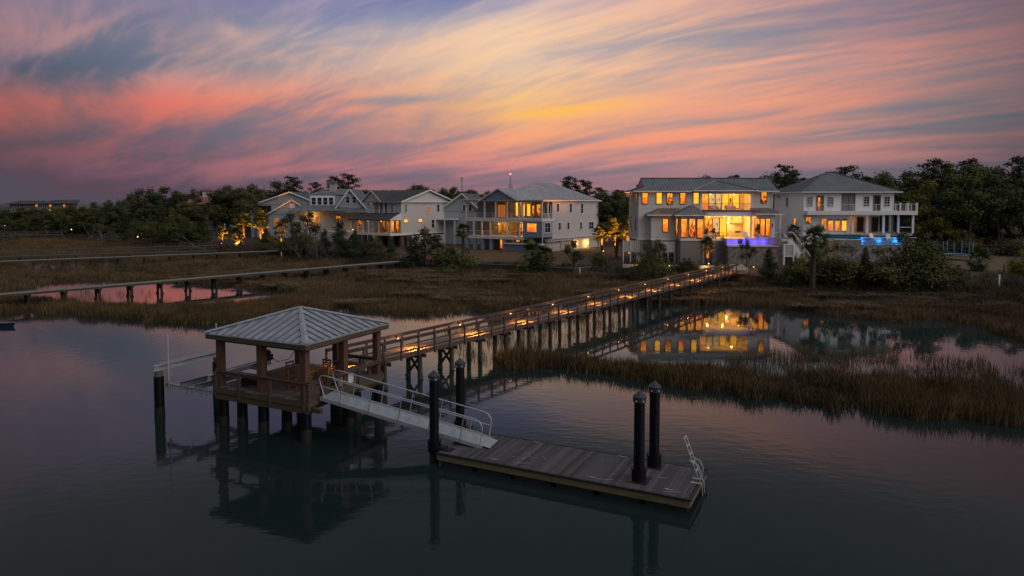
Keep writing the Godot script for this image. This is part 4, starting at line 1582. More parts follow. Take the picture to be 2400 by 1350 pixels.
func proto(kind: String, called: String, parts: Array) -> void:
	var o := Node3D.new()
	o.name = called
	for p in parts:
		part(p[0], p[1], p[2], o)
	if not protos.has(kind):
		protos[kind] = []
	protos[kind].append(o)

func tree_kinds() -> void:
	var rng := RandomNumberGenerator.new()
	rng.seed = 303
	# every kind is built about 10 m tall and scaled when planted
	var greens := [[Color(0.036, 0.052, 0.015), Color(0.095, 0.115, 0.036)], [Color(0.046, 0.056, 0.018), Color(0.118, 0.118, 0.042)], [Color(0.034, 0.050, 0.022), Color(0.082, 0.098, 0.042)], [Color(0.090, 0.095, 0.016), Color(0.185, 0.170, 0.034)]]
	for v in 4:
		var lb := []
		for i in 30:
			var a := rng.randf() * TAU
			var r := sqrt(rng.randf()) * 2.9
			lb.append([Vector3(cos(a) * r, 3.4 + rng.randf() * 5.4 - r * 0.55, sin(a) * r), Vector3(0.55 + rng.randf() * 0.75, 0.4 + rng.randf() * 0.5, 0.55 + rng.randf() * 0.75)])
		lb.append([Vector3(0, 8.5, 0), Vector3(1.0, 0.9, 1.0)])
		var t := MB.new()
		t.tube([Vector3(0, -0.6, 0), Vector3(0.1, 2.2, 0.05), Vector3(0.0, 4.6, 0.1), Vector3(0.1, 7.2, 0)], 0.24, 7, 0.09)
		for i in 5:
			var a := TAU * i / 5.0 + rng.randf()
			limbs(t, rng, Vector3(0.05, 3.4 + i * 0.6, 0.05), Vector3(cos(a), 0.7, sin(a)).normalized(), 2.0, 0.10, 1)
		proto("broad", "forest_tree", [["trunk", t, M.bark_pale if v % 2 else M.bark], ["crown", crown(500 + v, lb, 8000, 0.15, greens[v][0], greens[v][1]), M.leaf]])
	for v in 3:
		var lb := []
		for i in 26:
			var y := 4.6 + i * 0.205
			var a := i * 2.4 + rng.randf()
			var r := (0.4 + rng.randf() * 1.7) * (1.2 - (y - 4.6) / 6.4)
			lb.append([Vector3(cos(a) * r, y, sin(a) * r), Vector3(0.45 + rng.randf() * 0.45, 0.22 + rng.randf() * 0.22, 0.45 + rng.randf() * 0.45)])
		var t := MB.new()
		t.tube([Vector3(0, -0.6, 0), Vector3(0.08, 3.5, 0), Vector3(-0.05, 7.0, 0.06), Vector3(0, 9.8, 0)], 0.20, 7, 0.05)
		for i in 9:
			var a := i * 2.4
			limbs(t, rng, Vector3(0, 4.4 + i * 0.5, 0), Vector3(cos(a), 0.35, sin(a)).normalized(), 1.5, 0.055, 1)
		proto("pine", "pine_tree", [["trunk", t, M.bark], ["crown", crown(540 + v, lb, 2600, 0.13, Color(0.026, 0.034, 0.016), Color(0.052, 0.062, 0.028)), M.leaf]])
	for v in 3:
		var lb := []
		for i in 16:
			var y := 0.8 + i * 0.54
			var w := 2.3 * (1.0 - pow(i / 16.5, 1.4)) + 0.35
			var a := rng.randf() * TAU
			lb.append([Vector3(cos(a) * w * 0.35, y, sin(a) * w * 0.35), Vector3(w * 0.8, 0.8, w * 0.8)])
		var t := MB.new()
		t.tube([Vector3(0, -0.6, 0), Vector3(0.05, 4.0, 0), Vector3(0, 8.6, 0)], 0.2, 6, 0.05)
		proto("cedar", "cedar_tree", [["trunk", t, M.bark], ["crown", crown(560 + v, lb, 5200, 0.165, [Color(0.026, 0.039, 0.018), Color(0.036, 0.044, 0.016), Color(0.031, 0.044, 0.023)][v], [Color(0.055, 0.073, 0.031), Color(0.078, 0.086, 0.029), Color(0.065, 0.081, 0.044)][v]), M.leaf]])
	# rounded shrub, 10 units tall so that it scales like the others
	for v in 4:
		var lb := []
		for i in 12:
			var a := rng.randf() * TAU
			var r := sqrt(rng.randf()) * 3.6
			lb.append([Vector3(cos(a) * r, 2.2 + rng.randf() * 5.4 - r * 0.5, sin(a) * r), Vector3(2.0 + rng.randf(), 1.7 + rng.randf() * 0.8, 2.0 + rng.randf())])
		for i in 5:
			var a := rng.randf() * TAU
			lb.append([Vector3(cos(a) * 1.8, 8.0 + rng.randf() * 1.2, sin(a) * 1.8), Vector3(0.8, 1.2, 0.8)])
		var t := MB.new()
		for i in 6:
			var a := i * 1.05
			limbs(t, rng, Vector3(0, -0.3, 0), Vector3(cos(a) * 0.7, 1.0, sin(a) * 0.7).normalized(), 4.2, 0.16, 1)
		var c0: Color = [Color(0.039, 0.049, 0.017), Color(0.058, 0.061, 0.023), Color(0.081, 0.068, 0.039), Color(0.111, 0.111, 0.018)][v]
		var c1: Color = [Color(0.089, 0.100, 0.032), Color(0.130, 0.127, 0.049), Color(0.189, 0.155, 0.092), Color(0.257, 0.230, 0.041)][v]
		proto("shrub", ["evergreen_shrub", "evergreen_shrub", "dry_shrub", "yellow_shrub"][v], [["stems", t, M.bark], ["crown", crown(580 + v, lb, 5600, 0.25, c0, c1), M.leaf]])
	# open, twiggy trees with sparse dark leaves
	for v in 3:
		var t := MB.new()
		var lb := []
		t.tube([Vector3(0, -0.5, 0), Vector3(0.15, 2.0, 0), Vector3(0.0, 4.2, 0.1)], 0.17, 6, 0.11)
		for i in 8:
			var a := TAU * i / 8.0 + rng.randf()
			var d := Vector3(cos(a) * 0.8, 1.0, sin(a) * 0.8).normalized()
			limbs(t, rng, Vector3(0.08, 1.8 + i * 0.42, 0.05), d, 2.6, 0.085, 2)
			lb.append([Vector3(0, 2.6 + i * 0.5, 0) + d * (2.2 + rng.randf()), Vector3(0.9, 0.8, 0.9)])
		lb.append([Vector3(0, 8.3, 0), Vector3(0.8, 1.2, 0.8)])
		proto("open", "open_tree", [["trunk", t, M.bark], ["crown", crown(600 + v, lb, 1500, 0.19, Color(0.043, 0.043, 0.022), Color(0.103, 0.090, 0.045)), M.leaf]])
	for v in 3:
		var t := MB.new()
		for i in 5:
			var a := i * 1.25 + rng.randf()
			limbs(t, rng, Vector3(0, -0.3, 0), Vector3(cos(a) * 0.8, 1.1, sin(a) * 0.8).normalized(), 4.0, 0.14, 4, 0.5)
		proto("bare", "bare_shrub", [["stems", t, M.bark_pale]])
	var tg := MB.new()
	for i in 3:
		limbs(tg, rng, Vector3(0, -0.3, 0), Vector3([-0.9, 0.2, 0.9][i], [0.35, 1.2, 0.5][i], 0.1).normalized(), 5.5, 0.2, 3, 0.45)
	proto("dead", "dead_tree", [["trunk", tg, M.bark_pale]])

func plant(kind: String, v: int, x: float, z: float, h: float, label: String, category := "tree", group := "", wide := 1.0, turn := -1.0) -> Node3D:
	var o: Node3D = protos[kind][v % protos[kind].size()]
	var c: Node3D = o.duplicate()
	c.name = numbered(String(o.name))
	add_child(c, true)
	c.position = Vector3(x, land(x, z) - 0.05, z)
	c.rotation.y = turn if turn >= 0.0 else fmod(absf(x * 12.9 + z * 7.3), TAU)
	c.scale = Vector3(h / 10.0 * wide, h / 10.0, h / 10.0 * wide)
	tag(c, label, category, group)
	return c

var frond_meshes := []
func palm_kind() -> void:
	var rng := RandomNumberGenerator.new()
	rng.seed = 17
	for v in 4:
		var m := MB.new()
		var c := [Color(0.060, 0.080, 0.022), Color(0.078, 0.094, 0.028), Color(0.050, 0.068, 0.022), Color(0.17, 0.125, 0.075)][v] as Color
		m.col = c
		var droop := 0.25 + v * 0.08
		m.tube([Vector3.ZERO, Vector3(0, 0.06, 0.5), Vector3(0, 0.02, 0.95)], 0.022, 4, 0.012)
		for i in 15:
			var a := deg_to_rad(-105.0 + i * 15.0)
			var l := 0.85 * (1.0 - 0.25 * absf(a) / 1.85) * (0.9 + rng.randf() * 0.2)
			var d := Vector3(sin(a), 0, cos(a))
			var s := Vector3(cos(a), 0, -sin(a)) * 0.055
			var b := Vector3(0, 0.02, 0.93)
			var mid := b + d * l * 0.55 + Vector3(0, -0.04 - 0.06 * absf(sin(a)), 0)
			var tip := b + d * l + Vector3(0, -droop * l * (0.8 + 0.4 * rng.randf()), 0)
			var kk := 0.8 + rng.randf() * 0.4
			m.col = Color(c.r * kk, c.g * kk, c.b * kk)
			m.quad(b - s * 0.3, b + s * 0.3, mid + s, mid - s, Vector3.UP)
			m.tri(mid - s, mid + s, tip, (mid - s - tip).cross(s).normalized() if (mid - s - tip).cross(s).y > 0 else -(mid - s - tip).cross(s).normalized())
		frond_meshes.append(m.mesh())

func palm(x: float, z: float, h: float, r: float, label: String, shag := false, seed_ := 1, base := -99.0) -> Node3D:
	var rng := RandomNumberGenerator.new()
	rng.seed = seed_ * 7 + 3
	var y := land(x, z) if base < -50.0 else base
	var o := thing("palm_tree", label, "palm tree", Vector3(x, y, z), rng.randf() * TAU)
	var th := h - 0.75 * r
	var tr := 0.13 + 0.016 * h
	var t := MB.new()
	var pts := []
	var bend := Vector3(rng.randfn(), 0, rng.randfn()) * 0.03 * h
	var n := int(maxf(5.0, th / 0.25))
	for i in n + 1:
		var k := float(i) / n
		pts.append(Vector3(0, -0.3 + k * (th + 0.3), 0) + bend * k * k)
	t.tube(pts, tr * 1.08, 9, tr * 0.92)
	var top: Vector3 = pts[n]
	for i in n * 3:
		var k := float(i) / (n * 3)
		if k < 0.25 and not shag:
			continue
		var a := i * 2.4
		var p := Vector3(0, -0.3 + k * (th + 0.3), 0) + bend * k * k
		var d := Vector3(cos(a), 0, sin(a))
		t.beam(p + d * tr * 0.8, p + d * (tr + 0.10) + Vector3(0, 0.22, 0), 0.09, 0.04, d)
	part("trunk", t, M.palm_trunk, o)
	var cnt := 32
	for i in cnt:
		var k := float(i) / cnt
		var pit := lerpf(1.35, -0.75, pow(k, 0.85)) + rng.randfn() * 0.08
		var a := i * 2.399 + rng.randfn() * 0.1
		var f := part("frond", frond_meshes[rng.randi() % 3], M.frond, o, top + Vector3(0, 0.05 - 0.25 * k, 0))
		f.basis = Basis(Vector3.UP, a) * Basis(Vector3.RIGHT, -pit) * Basis(Vector3.BACK, rng.randfn() * 0.25)
		f.basis = f.basis.scaled(Vector3.ONE * r / 1.75 * (0.85 + rng.randf() * 0.25))
	if shag:
		for i in 9:
			var f := part("dead_frond", frond_meshes[3], M.frond, o, top + Vector3(0, -0.35, 0))
			f.basis = (Basis(Vector3.UP, i * 0.7 + rng.randf()) * Basis(Vector3.RIGHT, 1.15 + rng.randf() * 0.25)).scaled(Vector3.ONE * r / 2.0)
	return o

# ground spotlight that washes a trunk from below
func uplight(x: float, y: float, z: float, energy: float, label: String) -> void:
	var o := thing("uplight", label, "spotlight", Vector3(x, y, z), 0.0, "ground spotlights under the palms")
	var m := MB.new()
	m.lathe(Vector3.ZERO, [Vector2(0.05, -0.1), Vector2(0.05, 0.1), Vector2(0.09, 0.12), Vector2(0.09, 0.2), Vector2(0.075, 0.2)], 10)
	part("housing", m, M.black_metal, o)
	var s := SphereMesh.new()
	s.radius = 0.07
	s.height = 0.14
	var b := part("lamp_lens", s, M.bulb, o, Vector3(0, 0.24, 0))
	var l := SpotLight3D.new()
	l.name = "uplight_beam"
	l.light_color = Color(1.0, 0.60, 0.19)
	l.light_energy = energy
	l.spot_range = 30.0
	l.spot_attenuation = 2.0
	l.spot_angle = 58.0
	l.spot_angle_attenuation = 0.6
	l.light_size = 0.05
	l.shadow_enabled = true
	l.rotation.x = PI / 2
	b.add_child(l)

# ------------------------------------------------------------------ houses
func hb(called: String, o: Node3D, x0: float, x1: float, y0: float, y1: float, z0: float, z1: float, m: Material, label := "") -> MeshInstance3D:
	var b := MB.new()
	b.uo = Vector2(x0, y0)
	b.box(Vector3.ZERO, Vector3(absf(x1 - x0), absf(y1 - y0), absf(z1 - z0)))
	return part(called, b, m, o, Vector3(x0 + x1, y0 + y1, z0 + z1) * 0.5 - HP, label)

var win_cache := {}

# a framed window, its pane a sub-part; face 0 looks to +z, 1 to +x, 3 to -x
func win(o: Node3D, x: float, y: float, z: float, w: float, h: float, face: int, pane: String, frame: String, nx := 1, ny := 1, called := "window", bw := 0.07) -> MeshInstance3D:
	var key := "%.2f %.2f %d %d %.2f" % [w, h, nx, ny, bw]
	if not win_cache.has(key):
		var f := MB.new()
		f.box(Vector3(-w / 2 - bw / 2, 0, 0.03), Vector3(bw, h + 2 * bw, 0.12))
		f.box(Vector3(w / 2 + bw / 2, 0, 0.03), Vector3(bw, h + 2 * bw, 0.12))
		f.box(Vector3(0, h / 2 + bw / 2, 0.03), Vector3(w, bw, 0.12))
		f.box(Vector3(0, -h / 2 - bw / 2, 0.04), Vector3(w, bw, 0.16))
		for i in range(1, nx):
			f.box(Vector3(-w / 2 + w * i / nx, 0, 0.03), Vector3(0.045, h, 0.07))
		for i in range(1, ny):
			f.box(Vector3(0, -h / 2 + h * i / ny, 0.028), Vector3(w, 0.04, 0.06))
		var p := MB.new()
		p.quad(Vector3(-w / 2, -h / 2, 0.012), Vector3(w / 2, -h / 2, 0.012), Vector3(w / 2, h / 2, 0.012), Vector3(-w / 2, h / 2, 0.012), Vector3.BACK)
		win_cache[key] = [f.mesh(), p.mesh()]
	var c: Array = win_cache[key]
	var n := part(called, c[0], M[frame], o, Vector3(x, y, z) - HP)
	n.rotation.y = [0.0, PI / 2, PI, -PI / 2][face]
	part("pane", c[1], M[pane], n)
	return n

func roof(o: Node3D, called: String, faces: Array, m: Material, seam: Material, step := 0.5, th := 0.14, label := "") -> MeshInstance3D:
	var b := MB.new()
	var r := MB.new()
	for f in faces:
		var g := []
		for p in f:
			g.append(p - HP)
		b.slab(g, th)
		if seam:
			for s in MB.ribs_list(g, step):
				r.beam(s[0] + Vector3(0, 0.02, 0), s[1] + Vector3(0, 0.02, 0), 0.045, 0.06)
	var n := part(called, b, m, o, Vector3.ZERO, label)
	if seam and r.v.size():
		stuff(part("standing_seams", r, seam, n))
	return n

func strip(o: Node3D, called: String, pts: Array, w: float, h: float, m: Material) -> void:
	var b := MB.new()
	for i in pts.size() - 1:
		b.beam(pts[i] - HP, pts[i + 1] - HP, w, h)
	part(called, b, m, o)

func gable(o: Node3D, called: String, p: Array, thick: Vector3, m: Material) -> void:
	var b := MB.new()
	var g := []
	var k := []
	for q in p:
		g.append(q - HP)
		k.append(q - HP - thick)
	b.poly(g, thick)
	b.poly(k, -thick)
	part(called, b, m, o)

func hl(o: Node3D, called: String, x: float, y: float, z: float, r: float, bulb: String, color: Color, e: float) -> void:
	lamp(called, o, Vector3(x, y, z) - HP, r, M[bulb], color, e)

const WARM := Color(1.0, 0.66, 0.25)

func rail(o: Node3D, a: Vector3, b: Vector3, h: float, m: Material, step := 1.5, bars := true) -> void:
	var n := maxi(1, int(a.distance_to(b) / step))
	for i in n + 1:
		var p := a.lerp(b, float(i) / n) - HP
		var q := MB.new()
		q.box(Vector3(0, h / 2, 0), Vector3(0.07, h, 0.07))
		part("rail_post", q, m, o, p)
	var t := MB.new()
	t.beam(a - HP + Vector3(0, h, 0), b - HP + Vector3(0, h, 0), 0.09, 0.06)
	if bars:
		for k in 4:
			t.beam(a - HP + Vector3(0, h * (0.15 + k * 0.2), 0), b - HP + Vector3(0, h * (0.15 + k * 0.2), 0), 0.018, 0.018)
	part("railing", t, m, o)

func main_house() -> void:
	HP = Vector3(29, 1.6, -105)
	var o := thing("lit_house", "large greige house glowing with lit windows above a violet pool", "house", HP)
	var W: Material = M.wall_greige
	# storeys
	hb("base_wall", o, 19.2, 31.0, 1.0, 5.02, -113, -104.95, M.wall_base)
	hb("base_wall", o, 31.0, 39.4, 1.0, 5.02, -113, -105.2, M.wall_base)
	hb("belt_board", o, 19.05, 29.2, 5.02, 5.27, -113.1, -104.88, M.trim)
	hb("wall", o, 19.1, 28.5, 5.27, 12.35, -113, -105, W)
	hb("wall", o, 36.45, 39.5, 5.27, 12.35, -113, -105, W)
	hb("upper_back_wall", o, 28.5, 36.45, 9.5, 12.1, -113, -108.6, M.porch_wall)
	hb("lower_back_wall", o, 28.5, 36.45, 5.27, 8.6, -113, -109.3, M.porch_wall)
	hb("ceiling", o, 28.5, 36.45, 12.1, 12.35, -113, -104.9, M.trim)
	hb("balcony_floor", o, 28.5, 36.45, 8.62, 9.42, -113, -105, M.trim)
	hb("fascia", o, 28.9, 36.9, 8.62, 9.33, -105, -103.5, M.trim)
	hb("fascia_roof", o, 28.7, 37.1, 9.33, 9.46, -105.3, -103.3, M.roof_dark)
	hb("porch_floor", o, 28.5, 39.3, 5.0, 5.28, -109.3, -104.9, M.pool_stone)
	# thin boards stand on the side wall
	for i in 13:
		hb("batten", o, 19.04, 19.1, 5.3, 12.3, -105.3 - i * 0.6, -105.36 - i * 0.6, W)
	for c in [[28.5, 28.85], [36.15, 36.5]]:
		hb("balcony_post", o, c[0], c[1], 9.46, 12.1, -105.3, -104.95, M.trim)
	hb("balcony_header", o, 28.5, 36.5, 11.98, 12.32, -105.15, -104.93, M.trim)
	hb("porch_column", o, 35.75, 36.0, 5.28, 8.62, -104.0, -103.75, M.trim)
	for k in 3:
		var g := hb("glass_panel", o, 28.9 + k * 2.43, 31.28 + k * 2.43, 9.5, 10.5, -104.99, -104.97, M.clear_glass)
		g.name = "glass_panel"
	hb("top_rail", o, 28.85, 36.15, 10.50, 10.55, -105.02, -104.94, M.frame_dark)
	# upper windows
	for w in [[20.15, 11.32, 0], [22.3, 11.33, 3], [23.92, 11.26, 2], [25.9, 11.3, 5], [27.9, 11.32, 3], [38.18, 11.42, 1]]:
		win(o, w[0], w[1], -105, 0.76, 1.60, 0, "room%d" % w[2], "frame_dark", 1, 2)
	win(o, 19.1, 11.3, -106.3, 0.7, 1.6, 3, "room0", "frame_dark", 1, 2)
	win(o, 19.1, 7.4, -106.4, 0.7, 1.9, 3, "dark_glass", "frame_dark", 1, 2)
	win(o, 19.1, 7.4, -110.6, 0.7, 1.9, 3, "lit_dim", "frame_dark", 1, 2)
	# balcony: sliding doors, side window, wall lamps
	for i in 4:
		win(o, 30.25 + i * 1.06, 10.80, -108.6, 0.92, 2.5, 0, ["room0", "room6", "room6", "room3"][i], "frame_dark", 1, 1, "sliding_door")
	win(o, 35.1, 10.9, -108.6, 0.95, 2.2, 0, "room3", "frame_dark", 1, 1)
	for x in [29.4, 34.25]:
		hb("wall_lamp", o, x - 0.07, x + 0.07, 10.7, 11.4, -108.58, -108.46, M.frame_dark)
	hl(o, "balcony_lamp", 30.6, 11.95, -106.8, 0.09, "bulb", WARM, 8.0)
	hl(o, "balcony_lamp", 34.2, 11.95, -106.8, 0.09, "bulb", WARM, 8.0)
	# lower porch: wide sliders, hearth wall with a hood
	for i in 4:
		win(o, 29.9 + i * 1.16, 6.85, -109.3, 1.02, 2.75, 0, ["room0", "room2", "room6", "room3"][i], "frame_dark", 1, 1, "sliding_door", 0.09)
	hb("hearth", o, 34.35, 36.3, 5.28, 6.3, -109.3, -108.4, M.pool_stone)
	var hd := MB.new()
	var c := Vector3(35.3, 8.62, -108.85) - HP
	for s in [[-1, 1], [1, -1]]:
		hd.quad(c + Vector3(-0.95 * s[0], -1.0, 0.45), c + Vector3(-0.95 * s[0], -1.0, -0.45), c + Vector3(-0.35 * s[0], 0, -0.3), c + Vector3(-0.35 * s[0], 0, 0.3), Vector3(-s[0], 0.3, 0))
	hd.quad(c + Vector3(-0.95, -1.0, 0.45), c + Vector3(0.95, -1.0, 0.45), c + Vector3(0.35, 0, 0.3), c + Vector3(-0.35, 0, 0.3), Vector3.BACK)
	hd.box(c + Vector3(0, -1.08, 0), Vector3(1.96, 0.16, 0.94))
	part("hood", hd, M.porch_wall, o)
	hb("hearth_arch", o, 35.0, 35.9, 5.95, 6.25, -108.4, -108.34, M.frame_dark)
	hl(o, "porch_lamp", 30.4, 8.42, -106.8, 0.10, "bulb", WARM, 9.0)
	hl(o, "porch_lamp", 32.8, 8.42, -106.8, 0.10, "bulb", WARM, 9.0)
	hl(o, "porch_lamp", 35.2, 8.42, -106.6, 0.10, "bulb", WARM, 9.0)
	hl(o, "wall_lamp", 34.1, 7.5, -109.05, 0.16, "bulb", Color(1.0, 0.80, 0.45), 5.0)
	# left bump and the bay with its own hips
	hb("wall", o, 20.9, 25.2, 5.27, 8.75, -105, -103.7, W)
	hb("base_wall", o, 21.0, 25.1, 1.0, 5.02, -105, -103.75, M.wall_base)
	hb("belt_board", o, 20.85, 25.2, 5.02, 5.27, -105, -103.62, M.trim)
	win(o, 23.0, 7.25, -103.7, 0.72, 1.92, 0, "room0", "frame_dark", 1, 1)
	var bay := MB.new()
	var foot := [Vector3(24.3, 0, -103.7), Vector3(24.95, 0, -102.0), Vector3(28.35, 0, -102.0), Vector3(28.35, 0, -105.2)]
	for i in 3:
		var a: Vector3 = foot[i]
		var b: Vector3 = foot[i + 1]
		var nn := Vector3(-(b - a).z, 0, (b - a).x)
		nn = nn if nn.dot(a - Vector3(26.8, 0, -104)) > 0 else -nn
		bay.quad(a + Vector3(0, 5.27, 0) - HP, b + Vector3(0, 5.27, 0) - HP, b + Vector3(0, 8.75, 0) - HP, a + Vector3(0, 8.75, 0) - HP, nn)
	part("bay_wall", bay, W, o)
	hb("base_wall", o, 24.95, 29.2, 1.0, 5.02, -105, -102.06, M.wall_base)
	hb("belt_board", o, 24.9, 28.45, 5.02, 5.27, -105, -101.95, M.trim)
	for w in [[25.5, "room5"], [26.7, "room2"]]:
		win(o, w[0] - 0.12, 6.92, -102.0, 0.82, 2.65, 0, w[1], "frame_dark", 1, 1)
	win(o, 27.75, 6.85, -102.0, 0.80, 2.7, 0, "room0", "frame_dark", 1, 2, "glass_door", 0.12)
	var sw := win(o, 24.6, 6.92, -102.9, 0.5, 2.65, 0, "room1", "frame_dark", 1, 1)
	sw.rotation.y = -deg_to_rad(69.0)
	roof(o, "porch_roof", [[Vector3(20.2, 8.85, -103.2), Vector3(25.4, 8.85, -103.2), Vector3(25.4, 9.85, -105.05), Vector3(22.3, 9.85, -105.05)], [Vector3(20.2, 8.85, -103.2), Vector3(22.3, 9.85, -105.05), Vector3(20.2, 8.85, -105.1)]], M.roof_shed, M.roof_seam, 0.42)
	roof(o, "bay_roof", [[Vector3(23.9, 8.86, -101.5), Vector3(28.9, 8.86, -101.5), Vector3(27.1, 10.25, -103.6)], [Vector3(23.9, 8.86, -101.5), Vector3(27.1, 10.25, -103.6), Vector3(27.1, 10.25, -105.05), Vector3(23.9, 8.86, -105.05)], [Vector3(28.9, 8.86, -101.5), Vector3(28.9, 8.86, -105.05), Vector3(27.1, 10.25, -105.05), Vector3(27.1, 10.25, -103.6)]], M.roof_shed, M.roof_seam, 0.42)
	for g in [[20.15, 25.3, -103.17], [23.85, 28.95, -101.47]]:
		hb("gutter", o, g[0], g[1], 8.70, 8.86, g[2], g[2] + 0.1, M.trim)
	# right wing
	hb("wall", o, 36.45, 39.2, 5.27, 9.0, -105, -103.0, W)
	hb("belt_board", o, 36.4, 39.3, 5.02, 5.27, -105, -102.92, M.trim)
	for w in [[36.95, "room2"], [37.75, "room0"], [38.55, "room5"]]:
		win(o, w[0] - 0.42, 7.0, -103.0, 0.62, 2.5, 0, w[1], "frame_dark", 1, 1, "glass_door")
	hb("wall_lamp", o, 38.78, 38.88, 7.0, 7.5, -103.0, -102.9, M.frame_dark)
	roof(o, "wing_roof", [[Vector3(36.0, 9.02, -102.4), Vector3(40.3, 9.02, -102.4), Vector3(38.9, 9.86, -105.05), Vector3(36.0, 9.86, -105.05)], [Vector3(40.3, 9.02, -102.4), Vector3(40.3, 9.02, -105.2), Vector3(38.9, 9.86, -105.05)]], M.roof_shed, M.roof_seam, 0.42)
	hb("gutter", o, 36.0, 40.3, 8.87, 9.02, -102.4, -102.3, M.trim)
	# main roof
	var F := [[Vector3(20.2, 13.05, -105.75), Vector3(18.3, 12.42, -104.3), Vector3(40.2, 12.42, -104.3), Vector3(40.2, 14.5, -109), Vector3(20.2, 14.5, -109)], [Vector3(20.2, 13.05, -112.2), Vector3(18.3, 12.42, -113.7), Vector3(40.2, 12.42, -113.7), Vector3(40.2, 14.5, -109), Vector3(20.2, 14.5, -109)], [Vector3(18.3, 12.42, -104.3), Vector3(20.2, 13.05, -105.75), Vector3(20.2, 13.05, -112.2), Vector3(18.3, 12.42, -113.7)]]
	roof(o, "roof", F, M.roof_grey, M.roof_seam, 0.46)
	gable(o, "gable_wall", [Vector3(20.25, 13.0, -105.8), Vector3(20.25, 14.42, -109), Vector3(20.25, 13.0, -112.2)], Vector3(-0.1, 0, 0), M.roof_shed)
	gable(o, "gable_wall", [Vector3(39.5, 12.3, -104.6), Vector3(39.5, 14.4, -109), Vector3(39.5, 12.3, -113.4)], Vector3(0.1, 0, 0), W)
	strip(o, "ridge_cap", [Vector3(20.1, 14.55, -109), Vector3(40.3, 14.55, -109)], 0.3, 0.08, M.roof_seam)
	roof(o, "pediment_roof", [[Vector3(27.3, 12.52, -104.1), Vector3(36.9, 12.52, -104.1), Vector3(31.6, 14.02, -107.4)], [Vector3(27.3, 12.52, -104.1), Vector3(31.6, 14.02, -107.4), Vector3(31.6, 14.02, -108.0), Vector3(27.3, 12.52, -106.0)], [Vector3(36.9, 12.52, -104.1), Vector3(36.9, 12.52, -106.0), Vector3(31.6, 14.02, -108.0), Vector3(31.6, 14.02, -107.4)]], M.roof_grey, M.roof_seam, 0.46)
	strip(o, "hip_cap", [Vector3(27.3, 12.58, -104.1), Vector3(31.6, 14.08, -107.4)], 0.2, 0.06, M.fascia_grey)
	strip(o, "hip_cap", [Vector3(36.9, 12.58, -104.1), Vector3(31.6, 14.08, -107.4)], 0.14, 0.06, M.roof_seam)
	for g in [[18.25, 27.2], [37.0, 40.25]]:
		hb("gutter", o, g[0], g[1], 12.26, 12.42, -104.3, -104.18, M.trim)
	hb("gutter", o, 27.2, 37.0, 12.36, 12.52, -104.1, -103.98, M.trim)
	hb("soffit", o, 18.3, 40.2, 12.3, 12.34, -105, -104.3, M.trim)
	for v in [[21.6, 13.3, -106.3], [38.0, 14.1, -108.0]]:
		var q := MB.new()
		q.tube([Vector3(v[0], v[1] - 0.3, v[2]) - HP, Vector3(v[0], v[1] + 0.45, v[2]) - HP], 0.05, 8)
		part("roof_vent", q, M.roof_seam, o)
	for x in [19.25, 24.9, 28.2, 39.42]:
		var z := -104.9 if x < 20 or x > 39 else -103.6 if x < 25 else -101.9
		hb("downpipe", o, x, x + 0.09, 1.8, 8.7 if x > 20 and x < 39 else 12.3, z, z + 0.09, M.trim)
	# service enclosures beside the base
	hb("lattice_panel", o, 22.4, 24.4, 3.2, 4.8, -103.6, -103.5, M.trim)
	hb("enclosure_shade_sheet", o, 22.5, 24.3, 1.5, 3.0, -103.72, -103.66, M.black_metal)  # solid dark sheet; the shade inside the enclosure is put into its colour
	for x in [22.4, 23.4, 24.4]:
		hb("enclosure_post", o, x - 0.07, x + 0.07, 1.4, 4.9, -103.52, -103.4, M.trim)
	hb("lattice_panel", o, 17.0, 19.0, 3.2, 4.9, -104.9, -104.82, M.fascia_grey)
	for x in [16.9, 18.0, 19.0]:
		hb("enclosure_post", o, x - 0.06, x + 0.06, 1.4, 5.0, -104.84, -104.72, M.trim)
	# furniture, plants, umbrella: things of their own
	HP = Vector3.ZERO
	sofa(30.9, 5.28, -107.0, 2.2, "pale patio sofa before the lit sliding doors, seen over the pool deck")
	sofa(33.6, 9.46, -106.6, 1.5, "pale armchair on the glass fronted upper balcony, right of its table")
	sofa(31.0, 9.46, -106.6, 1.1, "pale armchair on the glass fronted upper balcony, left of its table")
	pot_plant(29.3, 5.28, -104.6, 0.9, 1.6, "dark round pot with a leafy plant at the porch's left edge")
	pot_plant(30.4, 5.28, -104.2, 0.6, 1.7, "pale pot with a leafy plant on the deck left of the pool")
	pot_plant(36.4, 5.28, -102.3, 0.7, 2.3, "tall leafy plant in a stone pot before the right wing doors")
	var u := thing("patio_umbrella", "closed white patio umbrella standing by the right wing of the lit house", "umbrella", Vector3(39.35, 5.3, -101.6))
	var um := MB.new()
	um.lathe(Vector3.ZERO, [Vector2(0.05, 1.3), Vector2(0.13, 1.5), Vector2(0.17, 2.6), Vector2(0.20, 3.5), Vector2(0.05, 3.9), Vector2(0.0, 3.95)], 10)
	part("canopy", um, M.cloth_white, u)
	var up := MB.new()
	up.tube([Vector3(0, 0, 0), Vector3(0, 1.6, 0)], 0.035, 8)
	part("pole", up, M.trim, u)

